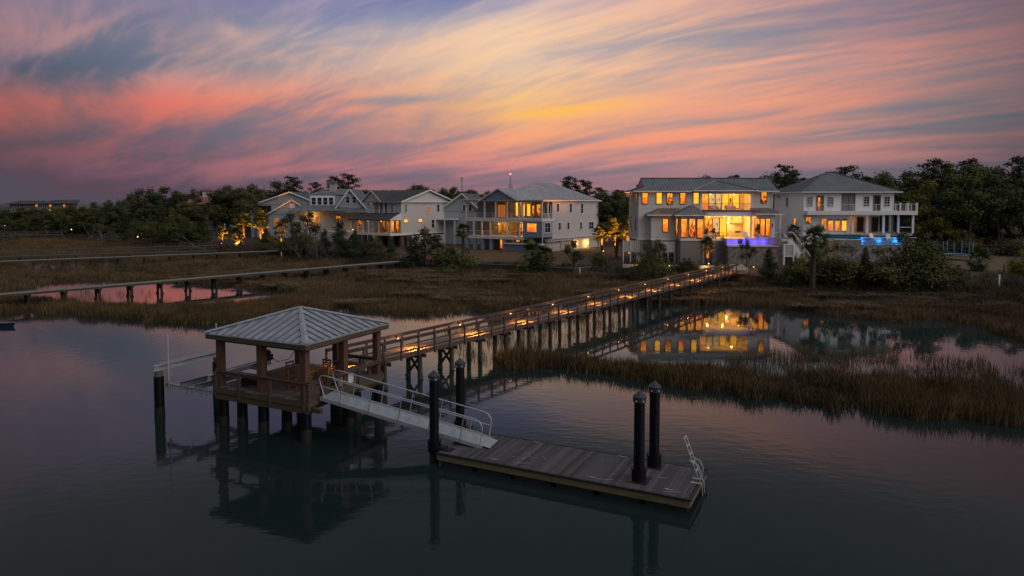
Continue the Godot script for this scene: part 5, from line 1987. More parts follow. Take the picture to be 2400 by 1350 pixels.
func sofa(x: float, y: float, z: float, w: float, label: String) -> void:
	var o := thing("patio_sofa", label, "sofa", Vector3(x, y, z))
	var f := MB.new()
	f.box(Vector3(0, 0.2, 0), Vector3(w, 0.12, 0.8))
	f.box(Vector3(0, 0.5, -0.38), Vector3(w, 0.6, 0.08))
	for s in [-1, 1]:
		f.box(Vector3(s * (w / 2 - 0.04), 0.42, 0), Vector3(0.08, 0.4, 0.8))
	part("frame", f, M.teak, o)
	var n := 1 if w < 1.6 else 3
	for i in n:
		var c := MB.new()
		var cw := (w - 0.2) / n
		c.box(Vector3(-w / 2 + 0.1 + cw * (i + 0.5), 0.34, 0.02), Vector3(cw - 0.03, 0.16, 0.7))
		c.box(Vector3(-w / 2 + 0.1 + cw * (i + 0.5), 0.60, -0.28), Vector3(cw - 0.03, 0.42, 0.16))
		part("cushion", c, M.cushion, o)

func pot_plant(x: float, y: float, z: float, w: float, h: float, label: String) -> void:
	var o := thing("potted_plant", label, "potted plant", Vector3(x, y, z))
	var m := MB.new()
	var r := w * 0.5
	m.lathe(Vector3.ZERO, [Vector2(r * 0.6, 0), Vector2(r, h * 0.22), Vector2(r * 0.85, h * 0.36), Vector2(r * 0.75, h * 0.36)], 14)
	part("pot", m, M.terracotta, o)
	var lb := [[Vector3(0, h * 0.62, 0), Vector3(r * 0.9, h * 0.22, r * 0.9)], [Vector3(r * 0.3, h * 0.82, 0), Vector3(r * 0.6, h * 0.16, r * 0.6)]]
	part("leaves", crown(int(x * 10), lb, 130, 0.14, Color(0.03, 0.045, 0.015), Color(0.07, 0.085, 0.025)), M.leaf, o)

func pool_chair(first: Node3D, pos: Vector3, turn: float, label: String) -> Node3D:
	if first:
		return copy(first, label, pos, turn)
	var o := thing("pool_chair", label, "chair", pos, turn, "white moulded pool chairs")
	var m := MB.new()
	m.box(Vector3(0, 0.28, 0.1), Vector3(0.62, 0.10, 0.8), Basis(Vector3.RIGHT, 0.12))
	part("seat", m, M.white_plastic, o)
	var b := MB.new()
	b.box(Vector3(0, 0.62, -0.42), Vector3(0.62, 0.74, 0.09), Basis(Vector3.RIGHT, -0.35))
	part("backrest", b, M.white_plastic, o)
	var l := MB.new()
	l.box(Vector3(0, 0.12, 0.1), Vector3(0.5, 0.24, 0.6))
	part("base", l, M.white_plastic, o)
	return o

func pools() -> void:
	HP = Vector3(35, 1.6, -101)
	var o := thing("violet_pool", "raised pool terrace with a glass front lit violet", "swimming pool", HP)
	hb("terrace_wall", o, 29.3, 31.0, 1.0, 5.02, -105.1, -101.0, M.stucco)
	hb("terrace_deck", o, 28.9, 31.0, 5.02, 5.28, -104.85, -100.9, M.pool_stone)
	hb("terrace_wall", o, 31.0, 38.75, 1.0, 4.35, -105.1, -99.0, M.stucco_warm)
	hb("coping", o, 31.0, 38.2, 4.35, 4.46, -99.6, -98.86, M.pool_stone)
	hb("terrace_deck", o, 31.0, 39.2, 4.35, 5.28, -104.85, -102.6, M.pool_stone)
	hb("pool_floor", o, 31.0, 38.2, 4.46, 4.52, -102.6, -99.6, M.tile_pale)
	hb("pool_back_wall", o, 31.1, 38.1, 4.52, 5.3, -102.6, -102.54, M.tile_pale)
	hb("pool_end_wall", o, 30.95, 31.12, 4.46, 5.5, -102.6, -99.6, M.tile_pale)
	hb("pool_end_wall", o, 38.08, 38.75, 4.35, 5.5, -102.6, -99.3, M.stucco)
	hb("glass_front", o, 31.12, 38.08, 4.46, 5.46, -99.66, -99.62, M.clear_glass)
	for x in [31.9, 33.2, 34.6, 36.0, 37.3]:
		hl(o, "pool_lamp", x, 4.85, -102.3, 0.06, "bulb_violet", Color(0.40, 0.24, 1.0), 1.1)
	rail(o, Vector3(28.6, 5.28, -101.0), Vector3(30.9, 5.28, -101.0), 1.0, M.black_metal, 1.1)
	HP = Vector3.ZERO
	var ch := pool_chair(null, Vector3(35.0, 5.28, -102.9), 0.2, "white moulded chair at the violet pool's edge, left of its twin")
	pool_chair(ch, Vector3(36.9, 5.28, -102.9), -0.2, "white moulded chair at the violet pool's edge, right of its twin")
	# stairs on the right of the terrace
	HP = Vector3(41, 1.5, -100)
	var s := thing("garden_stairs", "white railed garden stairs descending from the violet pool terrace", "stairs", HP)
	hb("landing", s, 38.75, 40.4, 5.0, 5.28, -103.5, -100.6, M.pool_stone)
	hb("landing_wall", s, 38.8, 40.2, 1.0, 5.0, -103.5, -100.7, M.stucco)
	var n := 16
	for i in n:
		var k := float(i) / n
		var y := 5.2 - k * 3.6
		var x := 40.3 + k * 1.7
		var z := -102.4 + k * 2.8
		hb("step", s, x - 0.05, x + 1.35, y - 0.09, y, z - 0.2, z + 0.18, M.trim)
		hb("riser", s, x - 0.02, x + 1.32, y - 0.24, y - 0.09, z + 0.06, z + 0.10, M.trim)
	for dx in [-0.1, 1.4]:
		var a := Vector3(40.3 + dx, 6.25, -102.5)
		var b := Vector3(42.0 + dx, 2.65, -99.7)
		strip(s, "hand_rail", [a + Vector3(-1.2, 0.0, 0.0), a, b, b + Vector3(0.9, 0, 0)], 0.10, 0.08, M.trim)
		for i in 5:
			var p := a.lerp(b, i / 4.0)
			hb("baluster", s, p.x - 0.035, p.x + 0.035, p.y - 1.0, p.y, p.z - 0.035, p.z + 0.035, M.black_metal)
	rail(s, Vector3(38.9, 5.28, -100.75), Vector3(40.2, 5.28, -100.75), 1.0, M.black_metal, 0.9)
	HP = Vector3(39.9, 1.5, -98.6)
	var g := thing("service_gate", "grey panelled gate in a white frame below the garden stairs", "gate", HP)
	hb("panel", g, 39.0, 40.2, 3.1, 4.6, -98.64, -98.58, M.fascia_grey)
	hb("gate_shade_sheet", g, 39.1, 40.1, 1.2, 2.9, -98.66, -98.62, M.black_metal)  # dark slab below the panel, coloured as the shadow behind the gate
	for x in [38.9, 40.25]:
		hb("post", g, x - 0.08, x + 0.08, 1.2, 4.75, -98.66, -98.5, M.trim)
	for y in [3.0, 4.7]:
		hb("crossbar", g, 38.9, 40.25, y - 0.06, y + 0.06, -98.6, -98.52, M.trim)
	# the neighbour's blue pool
	HP = Vector3(56, 1.6, -103)
	var b := thing("blue_pool", "raised pool with dark tiles lit blue before the white house", "swimming pool", HP)
	hb("pool_wall", b, 51.2, 60.2, 1.0, 4.35, -106.5, -102.9, M.concrete)
	hb("stucco_wall", b, 48.1, 52.0, 1.0, 5.08, -103.2, -102.6, M.stucco)
	hb("stucco_cap", b, 48.0, 52.2, 5.08, 5.18, -103.3, -102.5, M.pool_stone)
	hb("tile_band", b, 47.8, 53.2, 5.2, 5.82, -105.9, -105.3, M.tile_blue)
	hb("coping", b, 47.6, 53.6, 5.82, 5.9, -106.0, -105.2, M.pool_stone)
	hb("pool_floor", b, 52.0, 60.0, 4.3, 4.36, -105.9, -103.0, M.tile_blue)
	hb("pool_back_wall", b, 52.0, 60.2, 4.3, 5.25, -106.0, -105.9, M.tile_blue)
	hb("glass_front", b, 52.0, 60.0, 4.36, 5.1, -103.0, -102.96, M.clear_glass)
	hb("coping", b, 53.2, 63.0, 5.25, 5.33, -106.4, -105.9, M.pool_stone)
	for x in [53.6, 56.3, 58.8]:
		hl(b, "pool_lamp", x, 4.85, -105.75, 0.06, "bulb_blue", Color(0.10, 0.66, 1.0), 1.8)
	HP = Vector3.ZERO
	pool_chair(ch, Vector3(54.6, 5.0, -104.3), 0.3, "white moulded chair in the blue pool, left of its twin")
	pool_chair(ch, Vector3(56.9, 5.0, -104.3), -0.3, "white moulded chair in the blue pool, right of its twin")
	HP = Vector3(46.5, 1.6, -102)
	var f := thing("slat_screen", "tan horizontal slat screen between the two pools", "fence", HP)
	for x in [44.95, 46.7, 48.3]:
		hb("post", f, x - 0.1, x + 0.1, 1.2, 5.15, -102.25, -102.05, M.fence_wood)
	for i in 22:
		hb("slat", f, 45.0, 48.3, 1.4 + i * 0.165, 1.535 + i * 0.165, -102.05, -101.99, M.fence_wood)
	HP = Vector3.ZERO

func white_house() -> void:
	HP = Vector3(52, 1.7, -107)
	var o := thing("white_house", "white clapboard house with a hip roof and a long balcony, at the forest edge", "house", HP)
	var W: Material = M.wall_white
	hb("wall", o, 45.1, 59.0, 8.8, 12.3, -119, -107, W)
	hb("wall", o, 45.1, 52.3, 1.2, 8.8, -119, -107.1, W)
	hb("porch_back_wall", o, 52.3, 59.0, 1.2, 8.8, -119, -111.0, M.porch_wall)
	hb("porch_floor", o, 52.2, 61.8, 5.6, 5.95, -113, -106.6, M.fascia_grey)
	hb("porch_base", o, 52.2, 61.6, 1.2, 5.6, -112, -106.8, M.concrete)
	hb("balcony_floor", o, 45.1, 61.9, 8.8, 9.4, -107, -105.5, M.trim)
	hb("balcony_floor", o, 59.0, 61.9, 8.8, 9.4, -113, -107, M.trim)
	hb("porch_ceiling", o, 52.3, 59.0, 8.65, 8.8, -111, -107, M.trim)
	roof(o, "roof", [[Vector3(44.4, 12.35, -106.2), Vector3(59.9, 12.35, -106.2), Vector3(52.2, 15.6, -113), Vector3(51.2, 15.6, -113)], [Vector3(44.4, 12.35, -119.8), Vector3(59.9, 12.35, -119.8), Vector3(52.2, 15.6, -113), Vector3(51.2, 15.6, -113)], [Vector3(44.4, 12.35, -106.2), Vector3(51.2, 15.6, -113), Vector3(44.4, 12.35, -119.8)], [Vector3(59.9, 12.35, -106.2), Vector3(59.9, 12.35, -119.8), Vector3(52.2, 15.6, -113)]], M.roof_grey, M.roof_seam, 0.46)
	strip(o, "hip_cap", [Vector3(44.4, 12.4, -106.2), Vector3(51.2, 15.66, -113), Vector3(52.2, 15.66, -113), Vector3(59.9, 12.4, -106.2)], 0.22, 0.08, M.roof_seam)
	hb("gutter", o, 44.4, 59.9, 12.2, 12.35, -106.2, -106.1, M.trim)
	hb("gutter", o, 44.3, 44.4, 12.2, 12.35, -119.8, -106.2, M.trim)
	for c in [[45.15, 45.3], [58.85, 59.0]]:
		hb("corner_board", o, c[0] - 0.08, c[1], 5.0, 12.2, -107.02, -106.95, M.trim)
	for w in [[46.0, 10.8, 0.8, 1.45, "shade_glass"], [49.2, 10.8, 0.8, 1.45, "shade_glass"], [54.78, 10.85, 0.8, 1.45, "dark_glass"], [57.94, 10.85, 0.8, 1.45, "dark_glass"]]:
		win(o, w[0], w[1], -107, w[2], w[3], 0, w[4], "frame_white", 2, 4)
	win(o, 47.62, 10.55, -107, 0.85, 2.15, 0, "shade_glass", "fence_wood", 1, 1, "door", 0.14)
	win(o, 47.42, 10.5, -106.98, 0.34, 1.9, 0, "room1", "fence_wood", 1, 1, "door_glow_strip", 0.04)  # glowing pane laid over the door to paint its lit left half
	win(o, 52.0, 10.7, -107, 1.8, 2.4, 0, "shade_glass", "fence_wood", 2, 1, "sliding_door", 0.12)
	win(o, 56.4, 10.6, -107, 0.85, 2.15, 0, "dark_glass", "fence_wood", 1, 1, "door", 0.14)
	win(o, 45.1, 10.75, -113.4, 0.7, 1.45, 3, "dark_glass", "frame_white", 1, 2)
	hb("gable_vent", o, 45.02, 45.1, 11.5, 11.8, -117.6, -116.7, M.roof_seam)
	win(o, 45.1, 7.4, -110.0, 0.8, 1.5, 3, "room1", "frame_white", 1, 1)
	win(o, 45.9, 7.9, -107.1, 0.7, 1.0, 0, "room4", "frame_white", 1, 1)
	for i in 4:
		win(o, 48.3 + i * 1.05, 7.25, -107.1, 0.7, 1.8, 0, ["room4", "room0", "room5", "room3"][i], "frame_white", 1, 2)
	for i in 3:
		hb("blind", o, 49.0 + i * 1.05, 49.7 + i * 1.05, 7.85, 8.15, -107.08, -107.05, M.roof_shed)
	for x in [52.35, 54.6, 57.1, 59.35, 61.6]:
		hb("porch_column", o, x - 0.13, x + 0.13, 5.95, 8.8, -106.4, -106.1, M.trim)
	for x in [61.6]:
		hb("porch_column", o, x - 0.13, x + 0.13, 5.95, 8.8, -112.8, -112.5, M.trim)
	hb("screen_panel", o, 57.25, 59.2, 5.95, 8.8, -106.3, -106.28, M.insect_screen)
	hb("screen_panel", o, 59.5, 61.5, 5.95, 8.8, -106.3, -106.28, M.insect_screen)
	hb("screen_bar", o, 59.5, 61.5, 6.85, 6.93, -106.3, -106.22, M.trim)
	win(o, 53.1, 7.3, -111.0, 1.0, 2.5, 0, "room1", "frame_white", 1, 1, "glass_door")
	win(o, 55.9, 7.2, -111.0, 0.9, 2.2, 0, "dark_glass", "frame_dark", 1, 1, "glass_door")
	win(o, 58.3, 7.2, -111.0, 0.9, 2.2, 0, "dark_glass", "frame_dark", 1, 1, "glass_door")
	hl(o, "porch_lamp", 53.2, 8.45, -109.4, 0.08, "bulb", WARM, 1.6)
	rail(o, Vector3(45.2, 9.4, -105.6), Vector3(59.0, 9.4, -105.6), 1.0, M.frame_white, 2.8)
	for x in [59.2, 60.4, 61.75]:
		hb("newel_post", o, x - 0.12, x + 0.12, 9.4, 10.65, -105.72, -105.48, M.trim)
	rail(o, Vector3(59.0, 9.4, -105.6), Vector3(61.75, 9.4, -105.6), 1.05, M.frame_white, 1.4)
	rail(o, Vector3(61.75, 9.4, -105.6), Vector3(61.75, 9.4, -112.8), 1.05, M.frame_white, 1.4)
	hb("downpipe", o, 45.0, 45.1, 2.0, 12.2, -107.0, -106.9, M.trim)
	HP = Vector3.ZERO

func center_house() -> void:
	var at := Vector3(5.31, 1.1, -124)
	HP = Vector3(0, 1.1, 0)
	var o := thing("porch_house", "blue-grey stilted house with two stacked porches and a pale metal roof", "house", at, deg_to_rad(-36))
	var U: Material = M.wall_mauve
	hb("wall", o, -17.6, -0.02, 3.9, 11.1, -20.6, -3.6, U)
	hb("blue_wall", o, -4.1, 0.0, 4.4, 7.3, -3.6, 0.0, M.wall_blue)
	hb("right_wall", o, -4.1, 0.0, 3.9, 7.3, -20.7, -3.6, U)
	hb("right_wall", o, -4.0, 0.02, 7.3, 11.1, -20.6, -4.0, U)
	hb("porch_wall", o, -17.6, -4.2, 4.4, 7.2, -3.62, -3.56, M.wall_blue)
	hb("porch_wall", o, -17.6, -0.1, 7.8, 10.9, -3.63, -3.57, M.porch_grey)
	hb("lower_floor", o, -17.9, -4.0, 3.86, 4.42, -20.6, 0.05, M.trim)
	hb("upper_floor", o, -17.9, -4.1, 7.18, 7.78, -3.7, 0.06, M.trim)
	hb("upper_floor", o, -4.1, 0.12, 7.3, 7.78, -4.2, 0.1, M.trim)
	hb("porch_beam", o, -17.9, 0.12, 10.85, 11.18, -0.25, 0.05, M.trim)
	hb("porch_beam", o, -0.15, 0.12, 10.85, 11.18, -4.0, -0.25, M.trim)
	hb("porch_ceiling", o, -17.8, 0.0, 10.9, 11.0, -3.7, -0.2, M.porch_grey)
	for x in [-17.7, -13.1, -10.45, -7.8, -5.1, -4.2, -0.02]:
		hb("upper_column", o, x - 0.12, x + 0.12, 7.78, 10.9, -0.2, 0.02, M.trim)
	hb("upper_column", o, -0.14, 0.1, 7.78, 10.9, -2.1, -1.9, M.trim)
	for x in [-17.7, -15.75, -13.75, -11.7, -7.75, -4.95]:
		hb("lower_column", o, x - 0.12, x + 0.12, 4.42, 7.2, -0.2, 0.02, M.trim)
	for x in [-17.5, -15.65, -13.7, -11.65, -8.6]:
		hb("pier", o, x - 0.28, x + 0.28, 0.6, 3.9, -0.6, -0.04, M.wall_blue)
	hb("under_wall", o, -17.4, 0.0, 0.6, 3.9, -20, -5.0, M.wall_blue)
	rail(o, Vector3(-17.7, 7.78, -0.1), Vector3(-0.1, 7.78, -0.1), 0.95, M.frame_white, 2.2)
	rail(o, Vector3(-0.05, 7.78, -0.1), Vector3(-0.05, 7.78, -4.0), 0.95, M.frame_white, 1.3)
	rail(o, Vector3(-17.7, 4.42, -0.1), Vector3(-5.0, 4.42, -0.1), 0.95, M.frame_white, 2.0)
	for i in 5:
		var xs := [-17.7, -15.75, -13.75, -11.7, -7.75, -4.95]
		hb("screen_panel", o, xs[i] + 0.12, xs[i + 1] - 0.12, 4.45, 7.15, -0.11, -0.10, M.insect_screen)
	# windows of the porch walls
	for w in [[-8.1, "room3"], [-6.75, "room3"], [-5.5, "room3"]]:
		win(o, w[0] + 0.25, 9.3, -3.57, 0.78, 2.2, 0, w[1], "frame_dark", 1, 1, "window", 0.05)
	win(o, -3.0, 9.3, -3.57, 0.8, 2.1, 0, "room1", "frame_dark", 1, 1)
	win(o, -11.6, 9.1, -3.57, 1.9, 2.4, 0, "lit_dim", "frame_dark", 3, 1, "sliding_door")
	win(o, -4.2, 9.2, -3.57, 0.5, 1.9, 0, "room1", "frame_dark", 1, 1)
	win(o, -1.0, 9.1, -3.57, 1.2, 2.3, 0, "dark_glass", "frame_white", 3, 1, "sliding_door")
	win(o, -12.0, 5.85, -3.56, 0.9, 1.9, 0, "room5", "frame_dark", 1, 1)
	win(o, -10.7, 6.0, -3.56, 0.7, 1.6, 0, "room0", "frame_dark", 1, 1)
	win(o, -8.4, 5.6, -3.56, 0.8, 2.2, 0, "lit_dim", "fence_wood", 1, 2, "door", 0.1)
	win(o, -7.3, 5.7, -3.56, 0.6, 2.1, 0, "room2", "frame_dark", 1, 1)
	win(o, -5.9, 5.9, -3.56, 1.9, 1.8, 0, "room2", "frame_dark", 3, 1)
	win(o, -2.1, 6.15, 0.0, 2.0, 1.5, 0, "room0", "frame_white", 4, 2)
	hl(o, "porch_lamp", -11.3, 6.6, -2.2, 0.12, "bulb", WARM, 5.0)
	hl(o, "porch_lamp", -7.2, 10.5, -2.4, 0.09, "bulb", WARM, 2.4)
	hl(o, "porch_lamp", -6.4, 6.7, -2.2, 0.10, "bulb", WARM, 4.5)
	win(o, -12.6, 2.6, -5.0, 0.8, 1.7, 0, "room0", "frame_white", 1, 1)
	win(o, -8.7, 2.6, -5.0, 0.8, 1.7, 0, "room2", "frame_white", 1, 1)
	# louvred store below the blue wall
	hb("store_wall", o, -8.3, -0.3, 0.6, 3.0, -5.0, -0.3, M.wall_blue)
	hb("store_roof", o, -8.5, -0.1, 3.0, 3.25, -5.0, 0.1, M.trim)
	for x in [[-8.2, -6.3], [-6.1, -4.3]]:
		for i in 9:
			hb("louvre", o, x[0], x[1], 0.9 + i * 0.22, 1.08 + i * 0.22, -0.3, -0.22, M.wall_blue)
	rail(o, Vector3(-8.4, 3.25, 0.0), Vector3(-4.2, 3.25, 0.0), 0.95, M.frame_white, 1.4)
	# long right side: windows, skirt roof, lit carport
	for w in [[5.35, 9.75, 0.75, 1.5], [9.95, 9.7, 0.8, 1.6], [14.2, 9.6, 0.85, 1.85], [1.9, 6.15, 1.8, 1.7], [6.0, 6.3, 0.75, 1.3], [9.1, 6.3, 0.75, 1.3], [13.8, 6.2, 0.75, 1.3], [17.9, 6.15, 1.8, 1.35]]:
		win(o, 0.02, w[1], -w[0], w[2], w[3], 1, "dark_glass", "frame_white", 2 if w[2] > 1.0 else 1, 2, "window", 0.16)
	hb("skirt_roof", o, -0.4, 0.75, 3.9, 4.06, -20.9, -1.2, M.roof_white)
	hb("skirt_beam", o, -0.1, 0.6, 3.62, 3.9, -20.8, -1.3, M.trim)
	hb("carport_wall", o, -0.05, 0.1, 0.6, 3.7, -6.5, -1.5, M.wall_mauve)
	hb("carport_wall", o, -0.02, 0.12, 0.6, 3.7, -20.4, -6.5, M.porch_wall)
	for z in [-6.3, -11.2, -16.0, -20.5]:
		hb("carport_post", o, 0.42, 0.6, 0.9, 3.65, z - 0.1, z + 0.1, M.trim)
	for z in [-11.5, -15.6]:
		hl(o, "wall_lamp", 0.5, 2.75, z, 0.17, "bulb", Color(1.0, 0.74, 0.38), 4.5)
	# roofs
	var e := 11.15
	roof(o, "roof", [[Vector3(0.5, e, 0.4), Vector3(0.5, e, -21.2), Vector3(-6.5, 14.55, -14.2), Vector3(-6.5, 14.55, -7.2)], [Vector3(-13.6, e, 0.4), Vector3(-13.6, e, -21.2), Vector3(-6.5, 14.55, -14.2), Vector3(-6.5, 14.55, -7.2)], [Vector3(0.5, e, 0.4), Vector3(-6.5, 14.55, -7.2), Vector3(-13.6, e, 0.4)], [Vector3(0.5, e, -21.2), Vector3(-6.5, 14.55, -14.2), Vector3(-13.6, e, -21.2)]], M.roof_white, M.fascia_grey, 0.5)
	roof(o, "gable_roof", [[Vector3(-14.0, e - 0.02, 0.6), Vector3(-9.4, 13.4, 0.6), Vector3(-9.4, 13.4, -6.0), Vector3(-14.0, e - 0.02, -6.0)], [Vector3(-4.8, e - 0.02, 0.6), Vector3(-9.4, 13.4, 0.6), Vector3(-9.4, 13.4, -6.0), Vector3(-4.8, e - 0.02, -6.0)]], M.roof_white, M.fascia_grey, 0.5)
	gable(o, "gable_wall", [Vector3(-13.7, e, 0.3), Vector3(-9.4, 13.22, 0.3), Vector3(-5.1, e, 0.3)], Vector3(0, 0, 0.1), M.wall_blue)
	strip(o, "bargeboard", [Vector3(-14.0, e - 0.12, 0.62), Vector3(-9.4, 13.3, 0.62), Vector3(-4.8, e - 0.12, 0.62)], 0.08, 0.24, M.trim)
	hb("porch_roof", o, -18.1, -13.4, 11.18, 11.42, -5.0, 0.4, M.trim)
	hb("gutter", o, 0.45, 0.6, 11.0, 11.16, -21.2, 0.4, M.trim)
	for z in [-0.1, -20.5]:
		hb("downpipe", o, 0.05, 0.16, 1.2, 11.0, z - 0.06, z + 0.06, M.trim)
	# paving round the house
	HP = Vector3.ZERO
	var pv := MB.new()
	pv.box(Vector3(-6.0, 1.62, -10.0), Vector3(29.0, 0.12, 26.0))
	setting("paving", pv, M.paving, at - Vector3(0, 1.1, 0) + Vector3(0, -0.18, 0)).rotation.y = deg_to_rad(-36)

func beige_house() -> void:
	var at := Vector3(-22.45, 1.5, -140)
	HP = Vector3(0, 1.5, 0)
	var o := thing("beige_house", "beige house with dark gabled roofs, brick piers and a screened porch", "house", at, deg_to_rad(-36))
	var U: Material = M.wall_beige
	hb("wall", o, -10.6, 0.0, 4.45, 10.95, -16, -2.6, U)
	hb("right_wall", o, -4.0, 0.02, 4.45, 10.95, -16, 0.0, U)
	hb("balcony_floor", o, -10.6, -4.0, 7.8, 8.2, -2.6, 0.0, M.trim)
	hb("porch_floor", o, -11.8, 0.25, 4.1, 4.5, -3.0, 3.2, M.trim)
	hb("belt_board", o, -0.1, 0.1, 4.2, 4.48, -16, 0.1, M.trim)
	hb("under_wall", o, -10, -0.2, 1.0, 4.2, -15.5, -3.0, M.brick)
	for x in [-11.3, -9.6, -7.9, -6.2, -3.2, -0.3]:
		hb("brick_pier", o, x - 0.35, x + 0.35, 0.8, 4.1, 2.3, 3.0, M.brick)
	for z in [-0.3, -2.0, -14.6]:
		hb("brick_pier", o, -0.6, 0.06, 0.8, 4.2, z - 0.5, z + 0.5, M.brick)
	hb("garage_door", o, -0.1, 0.04, 1.2, 3.9, -7.6, -3.0, M.trim)
	hb("garage_door", o, -0.1, 0.04, 1.2, 3.9, -13.2, -9.0, M.trim)
	# screened porch with its lean-to roof
	for x in [-11.6, -9.6, -8.0, -6.3, -3.3, 0.05]:
		hb("porch_column", o, x - 0.11, x + 0.11, 4.5, 7.1, 2.9, 3.1, M.trim)
	hb("porch_beam", o, -11.8, 0.2, 7.05, 7.3, 2.85, 3.15, M.trim)
	for i in 5:
		var xs := [-11.6, -9.6, -8.0, -6.3, -3.3, 0.05]
		hb("screen_panel", o, xs[i] + 0.1, xs[i + 1] - 0.1, 4.52, 7.05, 2.99, 3.0, M.insect_screen)
	roof(o, "porch_roof", [[Vector3(-12.2, 7.3, 3.5), Vector3(0.4, 7.3, 3.5), Vector3(0.1, 8.7, 0.0), Vector3(-10.6, 8.5, 0.0)]], M.roof_dark, null)
	gable(o, "porch_gable", [Vector3(0.1, 7.2, 3.2), Vector3(0.1, 8.6, 0.0), Vector3(0.1, 7.2, 0.0)], Vector3(0.1, 0, 0), M.trim)
	strip(o, "bargeboard", [Vector3(0.42, 7.22, 3.5), Vector3(0.12, 8.62, 0.0)], 0.08, 0.2, M.trim)
	hb("porch_back_wall", o, -10.6, -0.1, 4.5, 7.8, -2.7, -2.55, M.porch_wall)
	for w in [[-7.6, "room4"], [-5.9, "room4"], [-4.1, "room1"], [-2.4, "room0"], [-1.0, "room1"]]:
		win(o, w[0], 5.9, -2.55 if w[0] < -4.0 else 0.0, 0.75, 2.2, 0, w[1], "frame_dark", 1, 1)
	hl(o, "porch_lamp", -4.5, 6.9, 1.2, 0.09, "bulb", WARM, 3.0)
	hl(o, "porch_lamp", -8.5, 6.9, 1.2, 0.09, "bulb", WARM, 0.7)
	# upper balcony
	hb("balcony_wall", o, -10.6, -0.1, 8.2, 10.8, -2.72, -2.58, U)
	for x in [-9.8, -8.2, -6.4, -5.0]:
		hb("balcony_column", o, x - 0.11, x + 0.11, 8.2, 10.9, -0.2, 0.0, M.trim)
	rail(o, Vector3(-9.8, 8.2, -0.1), Vector3(-4.1, 8.2, -0.1), 0.95, M.frame_white, 1.4)
	for x in [-8.9, -7.4, -5.6]:
		win(o, x, 9.5, -2.58, 0.7, 1.9, 0, "dark_glass", "frame_white", 1, 1)
	win(o, -2.5, 9.6, 0.0, 0.7, 1.7, 0, "shade_glass", "frame_white", 1, 1)
	# right side windows
	for w in [[1.3, 9.6, 0.7, 1.5, "shade_glass"], [8.0, 9.15, 0.8, 1.5, "lit_dim"], [11.1, 9.55, 0.8, 1.5, "dark_glass"], [9.4, 6.25, 0.9, 1.7, "dark_glass"], [1.25, 7.0, 1.0, 0.5, "room3"], [5.5, 7.0, 1.0, 0.5, "room3"]]:
		win(o, 0.02, w[1], -w[0], w[2], w[3], 1, w[4], "frame_white", 1, 2 if w[3] > 1.0 else 1, "window", 0.1)
	# roofs: gables to the front and to the right
	var e := 10.95
	roof(o, "roof", [[Vector3(-11.2, e, 0.5), Vector3(0.6, e, 0.5), Vector3(0.6, 13.45, -7.9), Vector3(-11.2, 13.45, -7.9)], [Vector3(-11.2, e, -16.4), Vector3(0.6, e, -16.4), Vector3(0.6, 13.45, -7.9), Vector3(-11.2, 13.45, -7.9)]], M.roof_dark, null)
	gable(o, "gable_wall", [Vector3(0.03, e, -0.4), Vector3(0.03, 13.3, -7.9), Vector3(0.03, e, -15.5)], Vector3(0.1, 0, 0), U)
	strip(o, "bargeboard", [Vector3(0.62, e - 0.1, 0.5), Vector3(0.62, 13.36, -7.9), Vector3(0.62, e - 0.1, -16.4)], 0.08, 0.26, M.trim)
	roof(o, "front_gable_roof", [[Vector3(-10.9, e + 0.02, 0.8), Vector3(-8.0, 13.3, 0.8), Vector3(-8.0, 13.3, -7.5), Vector3(-10.9, e + 0.02, -7.5)], [Vector3(-5.1, e + 0.02, 0.8), Vector3(-8.0, 13.3, 0.8), Vector3(-8.0, 13.3, -7.5), Vector3(-5.1, e + 0.02, -7.5)]], M.roof_dark, null)
	gable(o, "gable_wall", [Vector3(-10.6, e, 0.5), Vector3(-8.0, 13.05, 0.5), Vector3(-5.4, e, 0.5)], Vector3(0, 0, 0.1), U)
	strip(o, "bargeboard", [Vector3(-10.95, e - 0.08, 0.82), Vector3(-8.0, 13.22, 0.82), Vector3(-5.05, e - 0.08, 0.82)], 0.08, 0.24, M.trim)
	hb("eave_board", o, -10.9, 0.5, 10.75, 10.95, 0.42, 0.5, M.trim)
	hb("eave_board", o, 0.05, 0.5, 10.78, 10.93, -16.2, 0.4, M.trim)
	hb("apron", o, 0.2, 4.5, 1.2, 1.66, -13.5, -1.0, M.paving)
	strip(o, "porch_stair", [Vector3(-12.0, 4.4, 2.0), Vector3(-14.6, 1.6, 2.0)], 0.9, 0.14, M.trim)
	HP = Vector3.ZERO

